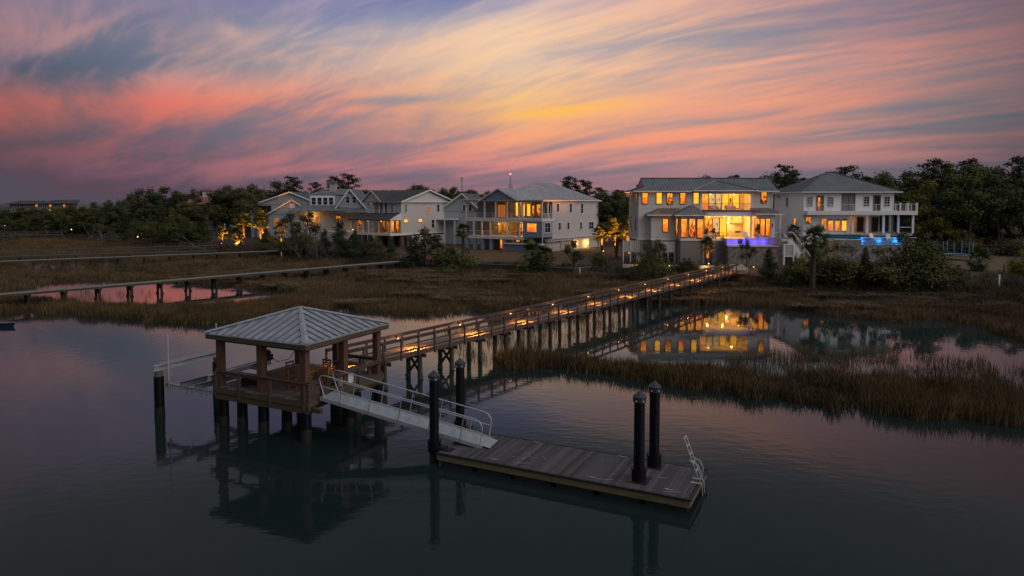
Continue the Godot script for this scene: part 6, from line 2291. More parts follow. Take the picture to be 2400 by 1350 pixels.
# simpler houses farther off, each with its own outline
func far_houses() -> void:
	# grey house with a dormer and a chimney
	HP = Vector3(-42, 1.5, -160)
	var o := thing("chimney_house", "sage grey house with a white chimney and a long shed dormer", "house", HP)
	var S: Material = M.wall_sage
	hb("wall", o, -50.0, -34.2, 1.0, 9.0, -172, -160, S)
	gable(o, "gable_wall", [Vector3(-41.0, 8.6, -159.9), Vector3(-37.4, 13.7, -159.9), Vector3(-33.2, 8.6, -159.9)], Vector3(0, 0, 0.1), S)
	roof(o, "gable_roof", [[Vector3(-41.4, 8.4, -159.4), Vector3(-37.4, 13.9, -159.4), Vector3(-37.4, 13.9, -172), Vector3(-41.4, 8.4, -172)], [Vector3(-32.8, 8.4, -159.4), Vector3(-37.4, 13.9, -159.4), Vector3(-37.4, 13.9, -172), Vector3(-32.8, 8.4, -172)]], M.roof_grey, M.roof_seam, 0.6)
	strip(o, "bargeboard", [Vector3(-41.5, 8.3, -159.36), Vector3(-37.4, 13.85, -159.36), Vector3(-32.7, 8.3, -159.36)], 0.1, 0.28, M.trim)
	roof(o, "roof", [[Vector3(-51.5, 8.9, -158.0), Vector3(-38.0, 8.9, -158.0), Vector3(-38.0, 10.3, -161.5), Vector3(-48.8, 10.3, -161.5)], [Vector3(-47.6, 12.6, -161.0), Vector3(-38.2, 12.6, -161.0), Vector3(-38.2, 14.0, -166), Vector3(-44.5, 14.0, -166)], [Vector3(-51.5, 8.9, -158.0), Vector3(-48.8, 10.3, -161.5), Vector3(-48.8, 10.3, -172), Vector3(-51.5, 8.9, -172)], [Vector3(-40.5, 8.5, -157.8), Vector3(-32.6, 8.5, -157.8), Vector3(-32.6, 9.6, -160.0), Vector3(-40.5, 9.6, -160.0)]], M.roof_grey, M.roof_seam, 0.6)
	hb("dormer_wall", o, -47.0, -38.6, 9.6, 12.5, -172, -161.2, S)
	hb("dormer_wall", o, -47.0, -41.2, 9.6, 12.4, -161.3, -161.0, M.trim)
	for i in 4:
		win(o, -46.1 + i * 1.35, 11.1, -161.0, 0.95, 1.6, 0, "dark_glass", "frame_white", 1, 2, "window", 0.1)
	for x in [-37.9, -36.4]:
		win(o, x, 11.4, -159.85, 0.85, 1.5, 0, "dark_glass", "frame_white", 1, 2, "window", 0.12)
	for w in [[-40.2, "room4"], [-35.0, "room1"], [-47.0, "room1"], [-45.0, "lit_dim"]]:
		win(o, w[0], 6.4, -160, 0.95, 2.4, 0, w[1], "frame_white", 1, 2, "window", 0.12)
	hb("belt_board", o, -50.1, -34.1, 4.0, 4.3, -172, -159.9, M.trim)
	hb("porch_post", o, -36.5, -36.2, 1.0, 4.2, -158.5, -158.2, M.trim)
	hb("chimney", o, -43.1, -41.7, 9.0, 15.2, -165, -163.6, M.fascia_grey)
	hb("chimney_cap", o, -43.2, -41.6, 15.2, 15.8, -165.2, -163.4, M.roof_seam)
	hl(o, "porch_lamp", -36.4, 4.6, -158.0, 0.12, "bulb", WARM, 1.5)
	hl(o, "porch_lamp", -46.2, 7.6, -158.9, 0.12, "bulb", WARM, 4.0)
	# grey house with two nested gables, behind the lit palms
	HP = Vector3(-60, 1.5, -180)
	o = thing("gabled_house", "pale grey house with nested gables behind the lit palms", "house", HP)
	hb("wall", o, -68.0, -52.5, 1.0, 10.4, -194, -180, S)
	gable(o, "gable_wall", [Vector3(-66.5, 10.3, -179.9), Vector3(-57.6, 13.4, -179.9), Vector3(-50.0, 10.3, -179.9)], Vector3(0, 0, 0.1), M.fascia_grey)
	roof(o, "roof", [[Vector3(-67.5, 10.2, -179.3), Vector3(-57.6, 13.6, -179.3), Vector3(-59.5, 13.6, -194), Vector3(-70.0, 10.2, -194)], [Vector3(-49.2, 10.2, -179.3), Vector3(-57.6, 13.6, -179.3), Vector3(-57.6, 13.6, -194), Vector3(-49.2, 10.2, -194)]], M.roof_grey, M.roof_seam, 0.6)
	strip(o, "bargeboard", [Vector3(-67.5, 10.1, -179.25), Vector3(-57.6, 13.5, -179.25), Vector3(-49.2, 10.1, -179.25)], 0.1, 0.3, M.trim)
	hb("wall", o, -62.5, -50.2, 1.0, 8.0, -180, -177.5, S)
	gable(o, "gable_wall", [Vector3(-62.3, 7.8, -177.4), Vector3(-56.3, 11.3, -177.4), Vector3(-50.4, 7.8, -177.4)], Vector3(0, 0, 0.1), S)
	roof(o, "gable_roof", [[Vector3(-63.2, 7.6, -176.9), Vector3(-56.3, 11.55, -176.9), Vector3(-56.3, 11.55, -181), Vector3(-63.2, 7.6, -181)], [Vector3(-49.4, 7.6, -176.9), Vector3(-56.3, 11.55, -176.9), Vector3(-56.3, 11.55, -181), Vector3(-49.4, 7.6, -181)]], M.roof_grey, M.roof_seam, 0.6)
	strip(o, "bargeboard", [Vector3(-63.2, 7.5, -176.85), Vector3(-56.3, 11.45, -176.85), Vector3(-49.4, 7.5, -176.85)], 0.1, 0.3, M.trim)
	var ov := MB.new()
	ov.lathe(Vector3.ZERO, [Vector2(0.0, 0.1), Vector2(0.75, 0.08), Vector2(0.75, 0.0)], 18)
	part("round_vent", ov, M.trim, o, Vector3(-56.3, 9.9, -177.35) - HP).rotation.x = PI / 2
	hb("loggia_shade_sheet", o, -66.2, -62.6, 8.3, 10.0, -180.02, -179.9, M.dark_glass)  # no recess here: a dark sheet carries the loggia's shade
	for w in [[-65.5, "room1"], [-60.5, "lit_dim"], [-53.0, "room4"]]:
		win(o, w[0], 5.6, -180.0 if w[0] < -63 else -177.5, 1.0, 2.2, 0, w[1], "frame_white", 1, 2, "window", 0.12)
	hl(o, "porch_lamp", -64.2, 6.6, -178.0, 0.12, "bulb", WARM, 3.0)
	# small gabled house between the beige and the blue-grey ones
	HP = Vector3(-12, 1.5, -150)
	o = thing("small_gabled_house", "small grey gabled house between the beige house and the porch house", "house", HP, deg_to_rad(-12))
	hb("wall", o, -16.0, -6.5, 1.0, 9.0, -162, -150, S)
	gable(o, "gable_wall", [Vector3(-16.0, 8.9, -149.9), Vector3(-10.6, 12.5, -149.9), Vector3(-6.5, 8.9, -149.9)], Vector3(0, 0, 0.1), S)
	roof(o, "roof", [[Vector3(-16.6, 8.6, -149.3), Vector3(-10.6, 12.75, -149.3), Vector3(-10.6, 12.75, -162), Vector3(-16.6, 8.6, -162)], [Vector3(-5.9, 8.6, -149.3), Vector3(-10.6, 12.75, -149.3), Vector3(-10.6, 12.75, -162), Vector3(-5.9, 8.6, -162)]], M.roof_grey, M.roof_seam, 0.6)
	strip(o, "bargeboard", [Vector3(-16.6, 8.5, -149.25), Vector3(-10.6, 12.65, -149.25), Vector3(-5.9, 8.5, -149.25)], 0.1, 0.28, M.trim)
	for x in [-10.2, -8.9]:
		win(o, x, 9.6, -149.85, 0.7, 1.3, 0, "dark_glass", "frame_white", 1, 2, "window", 0.1)
	hb("porch_roof", o, -16.5, -11.5, 7.0, 7.3, -150, -147.5, M.trim)
	for x in [-16.2, -14.0, -11.8]:
		hb("porch_post", o, x - 0.12, x + 0.12, 1.0, 7.0, -147.8, -147.6, M.trim)
	# red roofed house with a cupola
	HP = Vector3(-102, 1.5, -228)
	o = thing("red_roof_house", "cream house with a red roof and a small white cupola among trees", "house", HP)
	hb("wall", o, -109, -96, 1.0, 10.4, -242, -228, M.wall_beige)
	roof(o, "roof", [[Vector3(-110, 10.2, -227), Vector3(-95, 10.2, -227), Vector3(-101.5, 13.4, -235), Vector3(-103.5, 13.4, -235)], [Vector3(-95, 10.2, -227), Vector3(-95, 10.2, -243), Vector3(-101.5, 13.4, -235)], [Vector3(-110, 10.2, -227), Vector3(-103.5, 13.4, -235), Vector3(-110, 10.2, -243)]], M.roof_red, null)
	hb("cupola", o, -104.3, -101.2, 12.6, 14.9, -236.5, -233.5, M.trim)
	roof(o, "cupola_roof", [[Vector3(-105, 14.9, -233), Vector3(-100.5, 14.9, -233), Vector3(-102.8, 15.7, -235)], [Vector3(-105, 14.9, -237), Vector3(-100.5, 14.9, -237), Vector3(-102.8, 15.7, -235)], [Vector3(-105, 14.9, -233), Vector3(-102.8, 15.7, -235), Vector3(-105, 14.9, -237)], [Vector3(-100.5, 14.9, -233), Vector3(-100.5, 14.9, -237), Vector3(-102.8, 15.7, -235)]], M.roof_red, null)
	hb("belt_band", o, -109.1, -95.9, 5.0, 6.6, -242, -227.9, M.roof_red)
	win(o, -103.0, 8.4, -227.9, 1.0, 1.9, 0, "dark_glass", "frame_white", 1, 2, "window", 0.15)
	# long apartment block on the horizon
	HP = Vector3(-285, 1.5, -420)
	o = thing("apartment_block", "long low apartment block with a few lit windows on the far left horizon", "building", HP)
	hb("wall", o, -305, -264, 1.0, 10.6, -435, -420, M.stucco_warm)
	roof(o, "roof", [[Vector3(-307, 10.4, -418), Vector3(-285, 10.4, -418), Vector3(-287, 12.4, -427), Vector3(-303, 12.4, -427)], [Vector3(-285, 10.8, -418), Vector3(-262, 10.8, -418), Vector3(-266, 12.9, -427), Vector3(-283, 12.9, -427)]], M.roof_dark, null)
	for i in 14:
		for j in 2:
			var lit: bool = (i == 5 and j == 1) or (i == 8 and j == 1) or (i == 8 and j == 0) or (i == 11 and j == 1) or (i == 12 and j == 0)
			win(o, -302.5 + i * 2.8, 6.6 + j * 2.6, -420, 1.2, 1.4, 0, "room1" if lit else "dark_glass", "frame_white", 1, 1, "window", 0.12)
	HP = Vector3.ZERO

# ------------------------------------------------------------------ planting and small things on the shore
func planting() -> void:
	var rng := RandomNumberGenerator.new()
	rng.seed = 606
	# palms by the shore and the houses
	palm(-11.6, -107.0, 5.0, 1.9, "sabal palm with hanging dead fronds in the shrub clump left of the lawn", true, 3)
	palm(-8.4, -118.5, 5.6, 1.6, "tall sabal palm at the left corner of the blue-grey porch house", false, 4)
	palm(3.1, -101.4, 5.4, 2.1, "bushy sabal palm before the blue louvred store, left one of the pair", true, 5)
	palm(5.2, -101.8, 4.4, 1.9, "sabal palm before the porch house, right one of the pair", true, 6)
	palm(1.3, -97.6, 2.4, 1.5, "low bright green palm at the marsh edge before the louvred store", true, 7)
	palm(27.9, -98.3, 3.9, 1.4, "small palm lit bright from below before the violet pool wall", false, 8, 1.75)
	palm(34.6, -79.2, 8.4, 2.0, "tall dark palm standing between the two pools, nearest the marsh", false, 9)
	palm(43.2, -105.0, 5.6, 1.4, "dark palm behind the garden stairs rail", false, 10)
	palm(62.7, -92.4, 2.9, 1.9, "broad low palm clump right of the trampoline", true, 11)
	palm(16.2, -124.0, 5.0, 2.0, "lit palm in the gap left of the lit house, leftmost of the group", false, 12)
	palm(18.3, -122.0, 6.0, 2.2, "lit palm in the gap left of the lit house, middle of the group", false, 13)
	palm(20.2, -119.5, 5.8, 2.2, "lit palm in the gap, rightmost, against the lit house wall", false, 14)
	palm(17.2, -113.5, 4.2, 1.2, "dark slim palm before the lit group in the gap between houses", false, 15)
	for p in [[27.75, 1.8, -97.2, 40.0, "spotlight at the foot of the small palm before the pool wall"], [16.2, 1.85, -122.4, 240.0, "spotlight under the leftmost lit palm in the gap between houses"], [18.3, 1.85, -120.4, 260.0, "spotlight under the middle lit palm in the gap between houses"], [20.0, 1.85, -117.8, 260.0, "spotlight under the rightmost lit palm in the gap between houses"]]:
		uplight(p[0], p[1], p[2], p[3], p[4])
	var lp := [[-65.8, -157.0, 4.1, 2.1, "leftmost"], [-60.2, -151.5, 3.9, 2.1, "second from left"], [-62.6, -161.0, 7.0, 2.3, "third from left"], [-61.0, -169.0, 7.4, 2.3, "fourth from left, farthest back"], [-55.9, -153.5, 6.8, 2.4, "fifth from left, over the visible spotlight"], [-47.5, -142.0, 5.6, 1.9, "rightmost, before the nested gables"]]
	for i in lp.size():
		var q: Array = lp[i]
		palm(q[0], q[1], q[2], q[3], "orange lit palm in the left shore group, " + q[4], false, 20 + i)
		uplight(q[0] + 0.25, land(q[0], q[1]), q[1] + 1.2, 200.0, "spotlight at the foot of the orange palm group, " + q[4])
	# named bushes and trees on the near shore
	for b in [
		["cedar", 0, -15.4, -109.0, 6.6, 1.6, "dark dense cedar at the left end of the shrub clump before the lawn", "tree"],
		["open", 0, -13.6, -108.2, 7.8, 1.2, "thin dark leaved tree rising from the shrub clump before the lawn", "tree"],
		["shrub", 0, -9.8, -107.4, 4.2, 1.8, "dark rounded shrub beside the sabal palm left of the lawn", "shrub"],
		["shrub", 1, -7.9, -107.4, 4.2, 1.6, "olive shrub at the lawn's left corner", "shrub"],
		["shrub", 2, -12.6, -106.6, 2.2, 1.8, "dry low shrub at the foot of the shrub clump", "shrub"],
		["cedar", 1, 3.9, -99.8, 4.4, 2.0, "black-green cedar under the pair of palms before the store", "tree"],
		["open", 1, 8.9, -99.4, 6.1, 1.0, "open dark leaved tree before the lit carport lamps", "tree"],
		["bare", 0, 6.4, -98.8, 2.6, 1.1, "low bare shrub left of the open tree on the lawn", "shrub"],
		["shrub", 0, 12.9, -103.5, 2.0, 1.3, "round green bush at the lawn's right end", "shrub"],
		["shrub", 1, 17.4, -92.6, 4.6, 1.1, "grey-green bush in front of the lit house's left corner, left of the taller one", "shrub"],
		["shrub", 1, 19.0, -92.0, 6.1, 0.95, "tall grey-green bush in front of the lit house's base", "shrub"],
		["open", 2, 19.6, -93.0, 6.6, 0.9, "twiggy tree behind the tall grey-green bush", "tree"],
		["bare", 1, 14.6, -95.6, 3.6, 1.2, "grey bare shrub on the bank left of the lit house", "shrub"],
		["bare", 2, 17.0, -90.6, 3.2, 1.3, "grey bare shrub on the bank before the lit house's corner", "shrub"],
		["bare", 0, 20.4, -90.4, 2.6, 1.4, "bare shrub at the marsh edge left of the boardwalk", "shrub"],
		["shrub", 0, 24.3, -95.6, 1.8, 1.4, "low dark shrub in the bed before the bay windows", "shrub"],
		["shrub", 2, 25.9, -96.8, 1.3, 1.8, "pale dry shrub in the bed left of the lit small palm", "shrub"],
		["shrub", 2, 22.6, -97.2, 1.2, 1.8, "pale dry shrub in the bed before the base wall", "shrub"],
		["shrub", 3, 29.2, -97.0, 1.0, 1.3, "small yellow-green bush right of the lit small palm", "shrub"],
		["open", 0, 31.2, -91.6, 5.0, 0.9, "sparse dark branched tree before the violet pool", "tree"],
		["cedar", 2, 32.6, -87.4, 4.0, 1.35, "dark green cedar right of the boardwalk's end", "tree"],
		["shrub", 0, 34.0, -84.0, 2.8, 1.5, "dark shrub below the garden gate, right of the boardwalk", "shrub"],
		["bare", 1, 33.0, -82.8, 2.6, 1.2, "pale twiggy shrub right of the boardwalk's end", "shrub"],
		["cedar", 1, 37.0, -84.0, 3.9, 1.4, "dark cedar at the foot of the tall palm, left side", "tree"],
		["shrub", 3, 39.0, -92.0, 2.6, 1.0, "yellow leaved bush beside the slat screen", "shrub"],
		["shrub", 1, 38.6, -81.4, 4.8, 1.6, "olive shrub right of the tall palm", "shrub"],
		["cedar", 1, 41.3, -80.6, 4.6, 1.2, "pointed green cedar before the stucco wall", "tree"],
		["shrub", 1, 43.4, -79.9, 4.4, 1.7, "rounded olive shrub before the concrete pool wall", "shrub"],
		["shrub", 2, 44.0, -78.8, 2.6, 1.4, "dry pale shrub under the concrete pool wall", "shrub"],
		["shrub", 0, 46.2, -80.0, 6.2, 1.3, "big dark shrub at the right end of the blue pool", "shrub"],
		["shrub", 1, 49.2, -80.4, 4.0, 1.2, "olive shrub right of the big dark shrub", "shrub"],
		["shrub", 0, 51.6, -80.9, 2.4, 1.5, "low dark shrub before the trampoline", "shrub"],
		["shrub", 3, 66.4, -88.6, 3.6, 1.2, "yellowish shrub at the right edge of the photograph", "shrub"],
		["shrub", 0, 68.0, -85.8, 3.0, 1.5, "dark shrub at the right edge before the wooden barrier", "shrub"],
		["open", 1, 44.2, -98.8, 3.2, 0.9, "small twin stemmed tree before the slat screen", "tree"],
		["shrub", 1, 46.0, -104.6, 3.6, 1.0, "grey-green bush beside the garden stairs", "shrub"],
		# left shore
		["cedar", 0, -31.6, -126.4, 8.3, 1.0, "tall dark cedar before the chimney house", "tree"],
		["cedar", 2, -28.2, -124.8, 5.4, 1.3, "green rounded cedar right of the tall dark cedar", "tree"],
		["cedar", 0, -34.8, -128.0, 6.2, 1.2, "dark cedar left of the tall one before the chimney house", "tree"],
		["dead", 0, -35.6, -125.0, 7.4, 0.9, "grey bare tree with pale twisted limbs at the marsh edge", "tree"],
		["bare", 2, -37.8, -126.4, 6.6, 1.0, "large bare grey shrub beside the twisted tree", "shrub"],
		["bare", 1, -34.0, -124.6, 5.2, 1.0, "bare grey shrub right of the twisted tree", "shrub"],
		["shrub", 0, -25.4, -124.6, 3.4, 1.3, "dark shrub by the beige house's porch stairs", "shrub"],
		["cedar", 2, -21.6, -124.0, 3.4, 1.3, "round green bush before the brick piers", "shrub"],
		["bare", 0, -23.6, -122.8, 2.6, 1.2, "low bare shrub before the brick piers", "shrub"],
		["shrub", 0, -41.0, -132.5, 5.6, 1.2, "dark shrub mass left of the twisted tree", "shrub"],
		["open", 0, -44.0, -138.5, 8.2, 1.0, "open tree catching orange light before the nested gables", "tree"],
		["open", 2, -40.0, -137.0, 8.6, 1.0, "open tree before the chimney house's porch lamps", "tree"],
		["shrub", 1, -46.6, -136.8, 3.6, 1.4, "rounded shrub right of the orange palm group", "shrub"],
		["shrub", 0, -50.2, -141.0, 3.6, 1.4, "dark shrub under the orange palm group", "shrub"],
		["cedar", 0, -52.4, -147.0, 4.4, 1.3, "dark cedar right of the visible spotlight", "tree"],
		["bare", 2, -58.6, -146.0, 3.2, 1.8, "wide bare thicket at the marsh edge left of the orange palms", "shrub"],
		["dead", 0, -65.0, -149.4, 7.0, 1.1, "dead grey tree leaning left of the orange palms", "tree"],
		["dead", 0, -109.6, -184.0, 6.2, 1.4, "pale dead tree at the far left marsh edge, nearer of two", "tree"],
		["dead", 0, -113.4, -184.5, 5.4, 1.4, "pale dead tree at the far left marsh edge, farther of two", "tree"],
		["bare", 1, -103.5, -184.0, 5.0, 1.7, "bare thicket beside the pale dead trees", "shrub"]]:
		var c := plant(b[0], b[1], b[2], b[3], b[4], b[6], b[7], "", b[5])
		if b[0] == "dead" and b[2] < -100.0:
			c.rotation.y = 2.4 if b[2] > -112.0 else 0.5
	# woods on the right
	var rows := [[54.0, 132.0, -126.0, 12.6, 16, "front row"], [58.0, 148.0, -138.0, 15.2, 17, "second row"], [56.0, 168.0, -152.0, 16.6, 18, "third row"], [44.0, 186.0, -170.0, 16.8, 20, "rear row"]]
	for r in rows:
		var n: int = r[4]
		for i in n:
			var k := (i + 0.5) / n
			var x: float = lerpf(r[0], r[1], k) + rng.randfn() * 1.2
			var z: float = r[2] + rng.randfn() * 2.6
			var rise := clampf((x / -z - 0.48) / 0.3, 0.0, 1.3)
			var h: float = r[3] * (0.86 + rng.randf() * 0.22) + rise * 3.4
			var v := 3 if (r[5] == "front row" and (i == 1 or i == 4)) else rng.randi() % 3
			var o := plant("broad" if rng.randf() > 0.22 or r[5] == "front row" else "pine", v, x, z, h, "%s forest tree beside white house, %s, %s from left" % ["yellowish" if v == 3 else "dark", r[5], ordinal(i)], "tree", "woods right of the white house", 0.95 + rng.randf() * 0.25)
			o.set_meta("label", o.get_meta("label"))
	for i in 15:
		var x := 62.0 + i * 4.4 + rng.randfn()
		plant("shrub" if i % 3 else "bare", i % 3, x, -117.0 + rng.randfn() * 1.6 - i * 0.3, 3.4 + rng.randf() * 2.2, "dark undergrowth shrub along the woods' foot, %s from the left" % ordinal(i), "shrub", "undergrowth at the foot of the woods", 1.5)
	for i in 22:
		var x := 58.0 + i * 4.2 + rng.randfn()
		plant("cedar" if i % 4 == 0 else "shrub", i % 3, x, -133.0 + rng.randfn() * 2.0 - i * 0.2, 6.0 + rng.randf() * 3.5, "dark understorey bush inside the woods on the right, %s from the left" % ordinal(i), "shrub", "understorey of the woods on the right", 1.5)
	# the wood on the left shore
	for i in 26:
		var x := -172.0 + i * 3.95 + rng.randfn()
		plant("cedar" if i % 5 == 0 else "shrub", i % 3 if i % 3 != 2 else 0, x, shore(x) - 5.5 - rng.randf() * 3.0, 3.2 + rng.randf() * 2.6 + i * 0.06, "dark shrub along the left shore wood's foot, %s from the left" % ordinal(i), "shrub", "undergrowth on the left shore", 1.6)
	var left := [[-176.0, -80.0, -206.0, 9.0, 22, "front row"], [-190.0, -72.0, -222.0, 12.2, 22, "second row"], [-200.0, -72.0, -244.0, 12.6, 18, "rear row"]]
	for r in left:
		var n: int = r[4]
		for i in n:
			var k := (i + 0.5) / n
			var x: float = lerpf(r[0], r[1], k) + rng.randfn() * 1.5
			var z: float = minf(shore(x) - 6.0, r[2] + (x + 115.0) * 0.42) + rng.randfn() * 2.0 - (0.0 if r[5] == "front row" else 12.0)
			var tall := 0.62 + 0.55 * smoothstep(0.12, 0.72, k)
			if absf(x + 102.0) < 9.0 and r[5] != "front row":
				tall *= 0.72
			plant(["broad", "broad", "cedar", "broad", "open"][rng.randi() % 5], rng.randi() % 3, x, z, r[3] * tall * (0.85 + rng.randf() * 0.35), "dark tree of the left shore wood, %s, %s from left" % [r[5], ordinal(i)], "tree", "wood on the left shore", 1.25)
	# tall trees and pines behind the houses
	var back := [["broad", 1, -88.0, -222.0, 15.0], ["open", 0, -82.0, -216.0, 15.2], ["broad", 0, -77.0, -206.0, 15.8], ["broad", 2, -73.0, -214.0, 17.4], ["pine", 0, -66.0, -208.0, 17.2], ["pine", 1, -60.5, -214.0, 15.6], ["broad", 0, -57.0, -220.0, 14.2], ["pine", 2, -52.5, -206.0, 17.0], ["pine", 0, -49.0, -208.0, 18.0], ["broad", 2, -45.0, -214.0, 14.4], ["broad", 1, -70.0, -186.0, 12.5], ["open", 2, -66.0, -178.0, 11.0], ["pine", 0, 13.0, -158.0, 15.2], ["pine", 1, 16.6, -156.0, 14.2], ["pine", 2, 20.4, -160.0, 12.6], ["pine", 0, 25.6, -164.0, 12.2], ["pine", 1, 29.4, -158.0, 13.2], ["broad", 0, 14.0, -148.0, 11.8], ["broad", 2, 18.5, -144.0, 12.2], ["broad", 1, 22.5, -148.0, 12.6], ["broad", 0, 27.0, -150.0, 12.8], ["pine", 2, 58.0, -150.0, 15.0], ["pine", 1, 61.6, -154.0, 15.6], ["broad", 1, 46.5, -146.0, 13.0], ["pine", 0, 70.0, -178.0, 19.0], ["pine", 2, 51.0, -170.0, 15.0], ["broad", 0, -20.0, -176.0, 11.0], ["broad", 2, -27.0, -186.0, 12.0]]
	var names := {"broad": "broad dark tree", "pine": "tall pine", "open": "thin open tree"}
	var where := ["left of the nested gables", "behind the nested gables", "between porch house and lit house", "behind the white house", "behind the beige house"]
	for i in back.size():
		var b: Array = back[i]
		var w: int = 0 if b[2] < -64.0 else 1 if b[2] < -44.0 else 4 if b[2] < 0.0 else 2 if b[2] < 40.0 else 3
		plant(b[0], b[1], b[2], b[3], b[4], "%s %s, %s background tree from the left" % [names[b[0]], where[w], ordinal(i)], "tree", "background trees behind the houses", 1.15)
	# the far woods read as one mass
	var far := [[], []]
	for i in 620:
		var x := rng.randf_range(-330.0, 230.0)
		var z := rng.randf_range(-360.0, -285.0) - maxf(0.0, -x - 120.0) * 0.55
		var hill := 0.78 + 0.26 * exp(-pow((x + 38.0) / 30.0, 2.0)) + 0.3 * smoothstep(60.0, 140.0, x) - 0.42 * smoothstep(-90.0, -200.0, x)
		far[rng.randi() % 2].append([Vector3(x, 1.0, z), 1.75, 1.75 * hill * (0.88 + rng.randf() * 0.2), Color(0.9, 0.9, 0.9).lerp(Color(1.3, 1.25, 1.1), rng.randf()), rng.randf() * TAU])
	for i in 2:
		var src: Mesh = protos["broad"][i * 2].get_child(1).mesh
		scatter("far_woods", src, M.leaf, far[i])

func small_things() -> void:
	# low white-capped bulkhead along the lawn
	var pts := [Vector2(-7.4, -106.6), Vector2(-3.5, -105.2), Vector2(0.5, -103.4), Vector2(4.5, -101.0), Vector2(7.6, -99.2), Vector2(8.8, -98.6), Vector2(12.4, -101.6)]
	var o := thing("bulkhead", "low weathered bulkhead with a pale cap along the lawn's marsh edge", "retaining wall", Vector3(0, 0.4, -102))
	for i in pts.size() - 1:
		var a := Vector3(pts[i].x, 0.35, pts[i].y + 102)
		var b := Vector3(pts[i + 1].x, 0.35, pts[i + 1].y + 102)
		var m := MB.new()
		m.beam(a, b, 0.12, 1.0)
		part("board_wall", m, M.pile_wood, o)
		var c := MB.new()
		c.beam(a + Vector3(0, 0.53, 0), b + Vector3(0, 0.53, 0), 0.28, 0.06)
		part("cap", c, M.pier_grey, o)
	for q in [[9.6, -97.4, "white marker stake in the marsh grass at the lawn's point"], [56.8, -80.2, "white marker stake in the dark brush on the right"], [-43.4, -129.8, "white marker stake at the shore below the lit palm trunk"]]:
		var m := MB.new()
		m.box(Vector3(0, 0.7, 0), Vector3(0.13, 1.5, 0.13))
		solo("marker_stake", m, M.white_plastic, q[2], "stake", Vector3(q[0], maxf(0, land(q[0], q[1])), q[1]), 0.2, "white marker stakes")
	# path from the boardwalk to the garden, garden kerb with low lights
	var pm := MB.new()
	var pp := [Vector3(29.0, 1.74, -88.4), Vector3(30.4, 1.76, -91.5), Vector3(31.2, 1.78, -96.5)]
	for i in 2:
		pm.beam(pp[i], pp[i + 1], 1.9, 0.5)
	setting("path", pm, M.paving)
	var kb := thing("garden_kerb", "pale stone kerb edging the planting bed before the lit house", "kerb", Vector3(22, 1.4, -97.5))
	for q in [[15.8, 19.4, -98.2, -97.4], [19.4, 24.0, -97.4, -96.8], [24.0, 28.2, -96.8, -95.8]]:
		var m := MB.new()
		m.beam(Vector3(q[0] - 22, 0.25, q[2] + 97.5), Vector3(q[1] - 22, 0.25, q[3] + 97.5), 0.3, 0.5)
		part("kerb_stone", m, M.pool_stone, kb)
	var pl := [[17.6, -97.2, "between the grey bare shrubs"], [20.6, -96.6, "left of the tall grey-green bush trunk"], [22.0, -96.4, "right of the tall grey-green bush trunk"], [26.8, -95.6, "left of the lit small palm"], [33.2, -94.6, "under the sparse tree before the pool"], [13.6, -105.2, "by the round green bush at the lawn's end"], [37.6, -92.6, "below the service gate"]]
	for q in pl:
		var t := thing("path_light", "low warm garden light " + q[2], "garden light", Vector3(q[0], maxf(land(q[0], q[1]), 1.5) + 0.1, q[1]), 0.0, "low garden lights before the lit house")
		var m := MB.new()
		m.lathe(Vector3.ZERO, [Vector2(0.03, -0.4), Vector2(0.03, 0.28), Vector2(0.12, 0.3), Vector2(0.02, 0.4)], 8)
		part("stem", m, M.black_metal, t)
		lamp("lamp_bulb", t, Vector3(0, 0.24, 0.0), 0.055, M.bulb, Color(1.0, 0.68, 0.3), 1.3)
	# trampoline
	HP = Vector3.ZERO
	var tr := thing("trampoline", "round trampoline with blue padded poles on the sand by the woods", "trampoline", Vector3(69.5, 1.75, -107.5))
	var mat_ := MB.new()
	mat_.lathe(Vector3.ZERO, [Vector2(0.0, 0.86), Vector2(1.75, 0.86), Vector2(1.75, 0.82), Vector2(0.0, 0.82)], 24)
	part("mat", mat_, M.black_metal, tr)
	var pad := MB.new()
	pad.lathe(Vector3.ZERO, [Vector2(1.72, 0.86), Vector2(1.76, 0.92), Vector2(2.05, 0.92), Vector2(2.08, 0.84), Vector2(1.72, 0.84)], 24)
	part("pad", pad, M.foam_blue, tr)
	for i in 6:
		var a := TAU * i / 6.0 + 0.3
		var l := MB.new()
		l.tube([Vector3(cos(a) * 1.95, -0.2, sin(a) * 1.95), Vector3(cos(a) * 1.95, 0.85, sin(a) * 1.95)], 0.035, 6)
		part("leg", l, M.galv, tr)
		var q := MB.new()
		q.tube([Vector3(cos(a) * 2.0, 0.85, sin(a) * 2.0), Vector3(cos(a) * 2.05, 2.9, sin(a) * 2.05)], 0.055, 8)
		part("pole", q, M.foam_blue, tr)
	# wooden barrier at the right edge
	var br := thing("wooden_barrier", "low timber rail barrier at the right edge beside the broad palm", "fence", Vector3(66.5, land(66.5, -91.5), -91.5), 0.35)
	for x in [-1.6, 0.0, 1.6]:
		var m := MB.new()
		m.box(Vector3(x, 0.5, 0), Vector3(0.14, 1.2, 0.14))
		part("post", m, M.pile_wood, br)
	for y in [1.0, 0.55]:
		var m := MB.new()
		m.box(Vector3(0, y, 0.09), Vector3(3.8, 0.14, 0.05))
		part("rail", m, M.pier_grey, br)
	# bow of a boat that reaches in from the left
	var bt := thing("moored_boat", "dark blue boat bow reaching in at the left edge before the marsh", "boat", Vector3(-47.6, 0.0, -59.6), -1.75)
	var hull := MB.new()
	var rings := []
	for i in 9:
		var k := i / 8.0
		var hw := 0.95 * pow(1.0 - k, 0.45) if k < 1.0 else 0.02
		rings.append([Vector3(-hw, 0.55 + 0.25 * k, -k * 5.2), Vector3(-hw * 0.75, -0.2, -k * 4.9), Vector3(hw * 0.75, -0.2, -k * 4.9), Vector3(hw, 0.55 + 0.25 * k, -k * 5.2)])
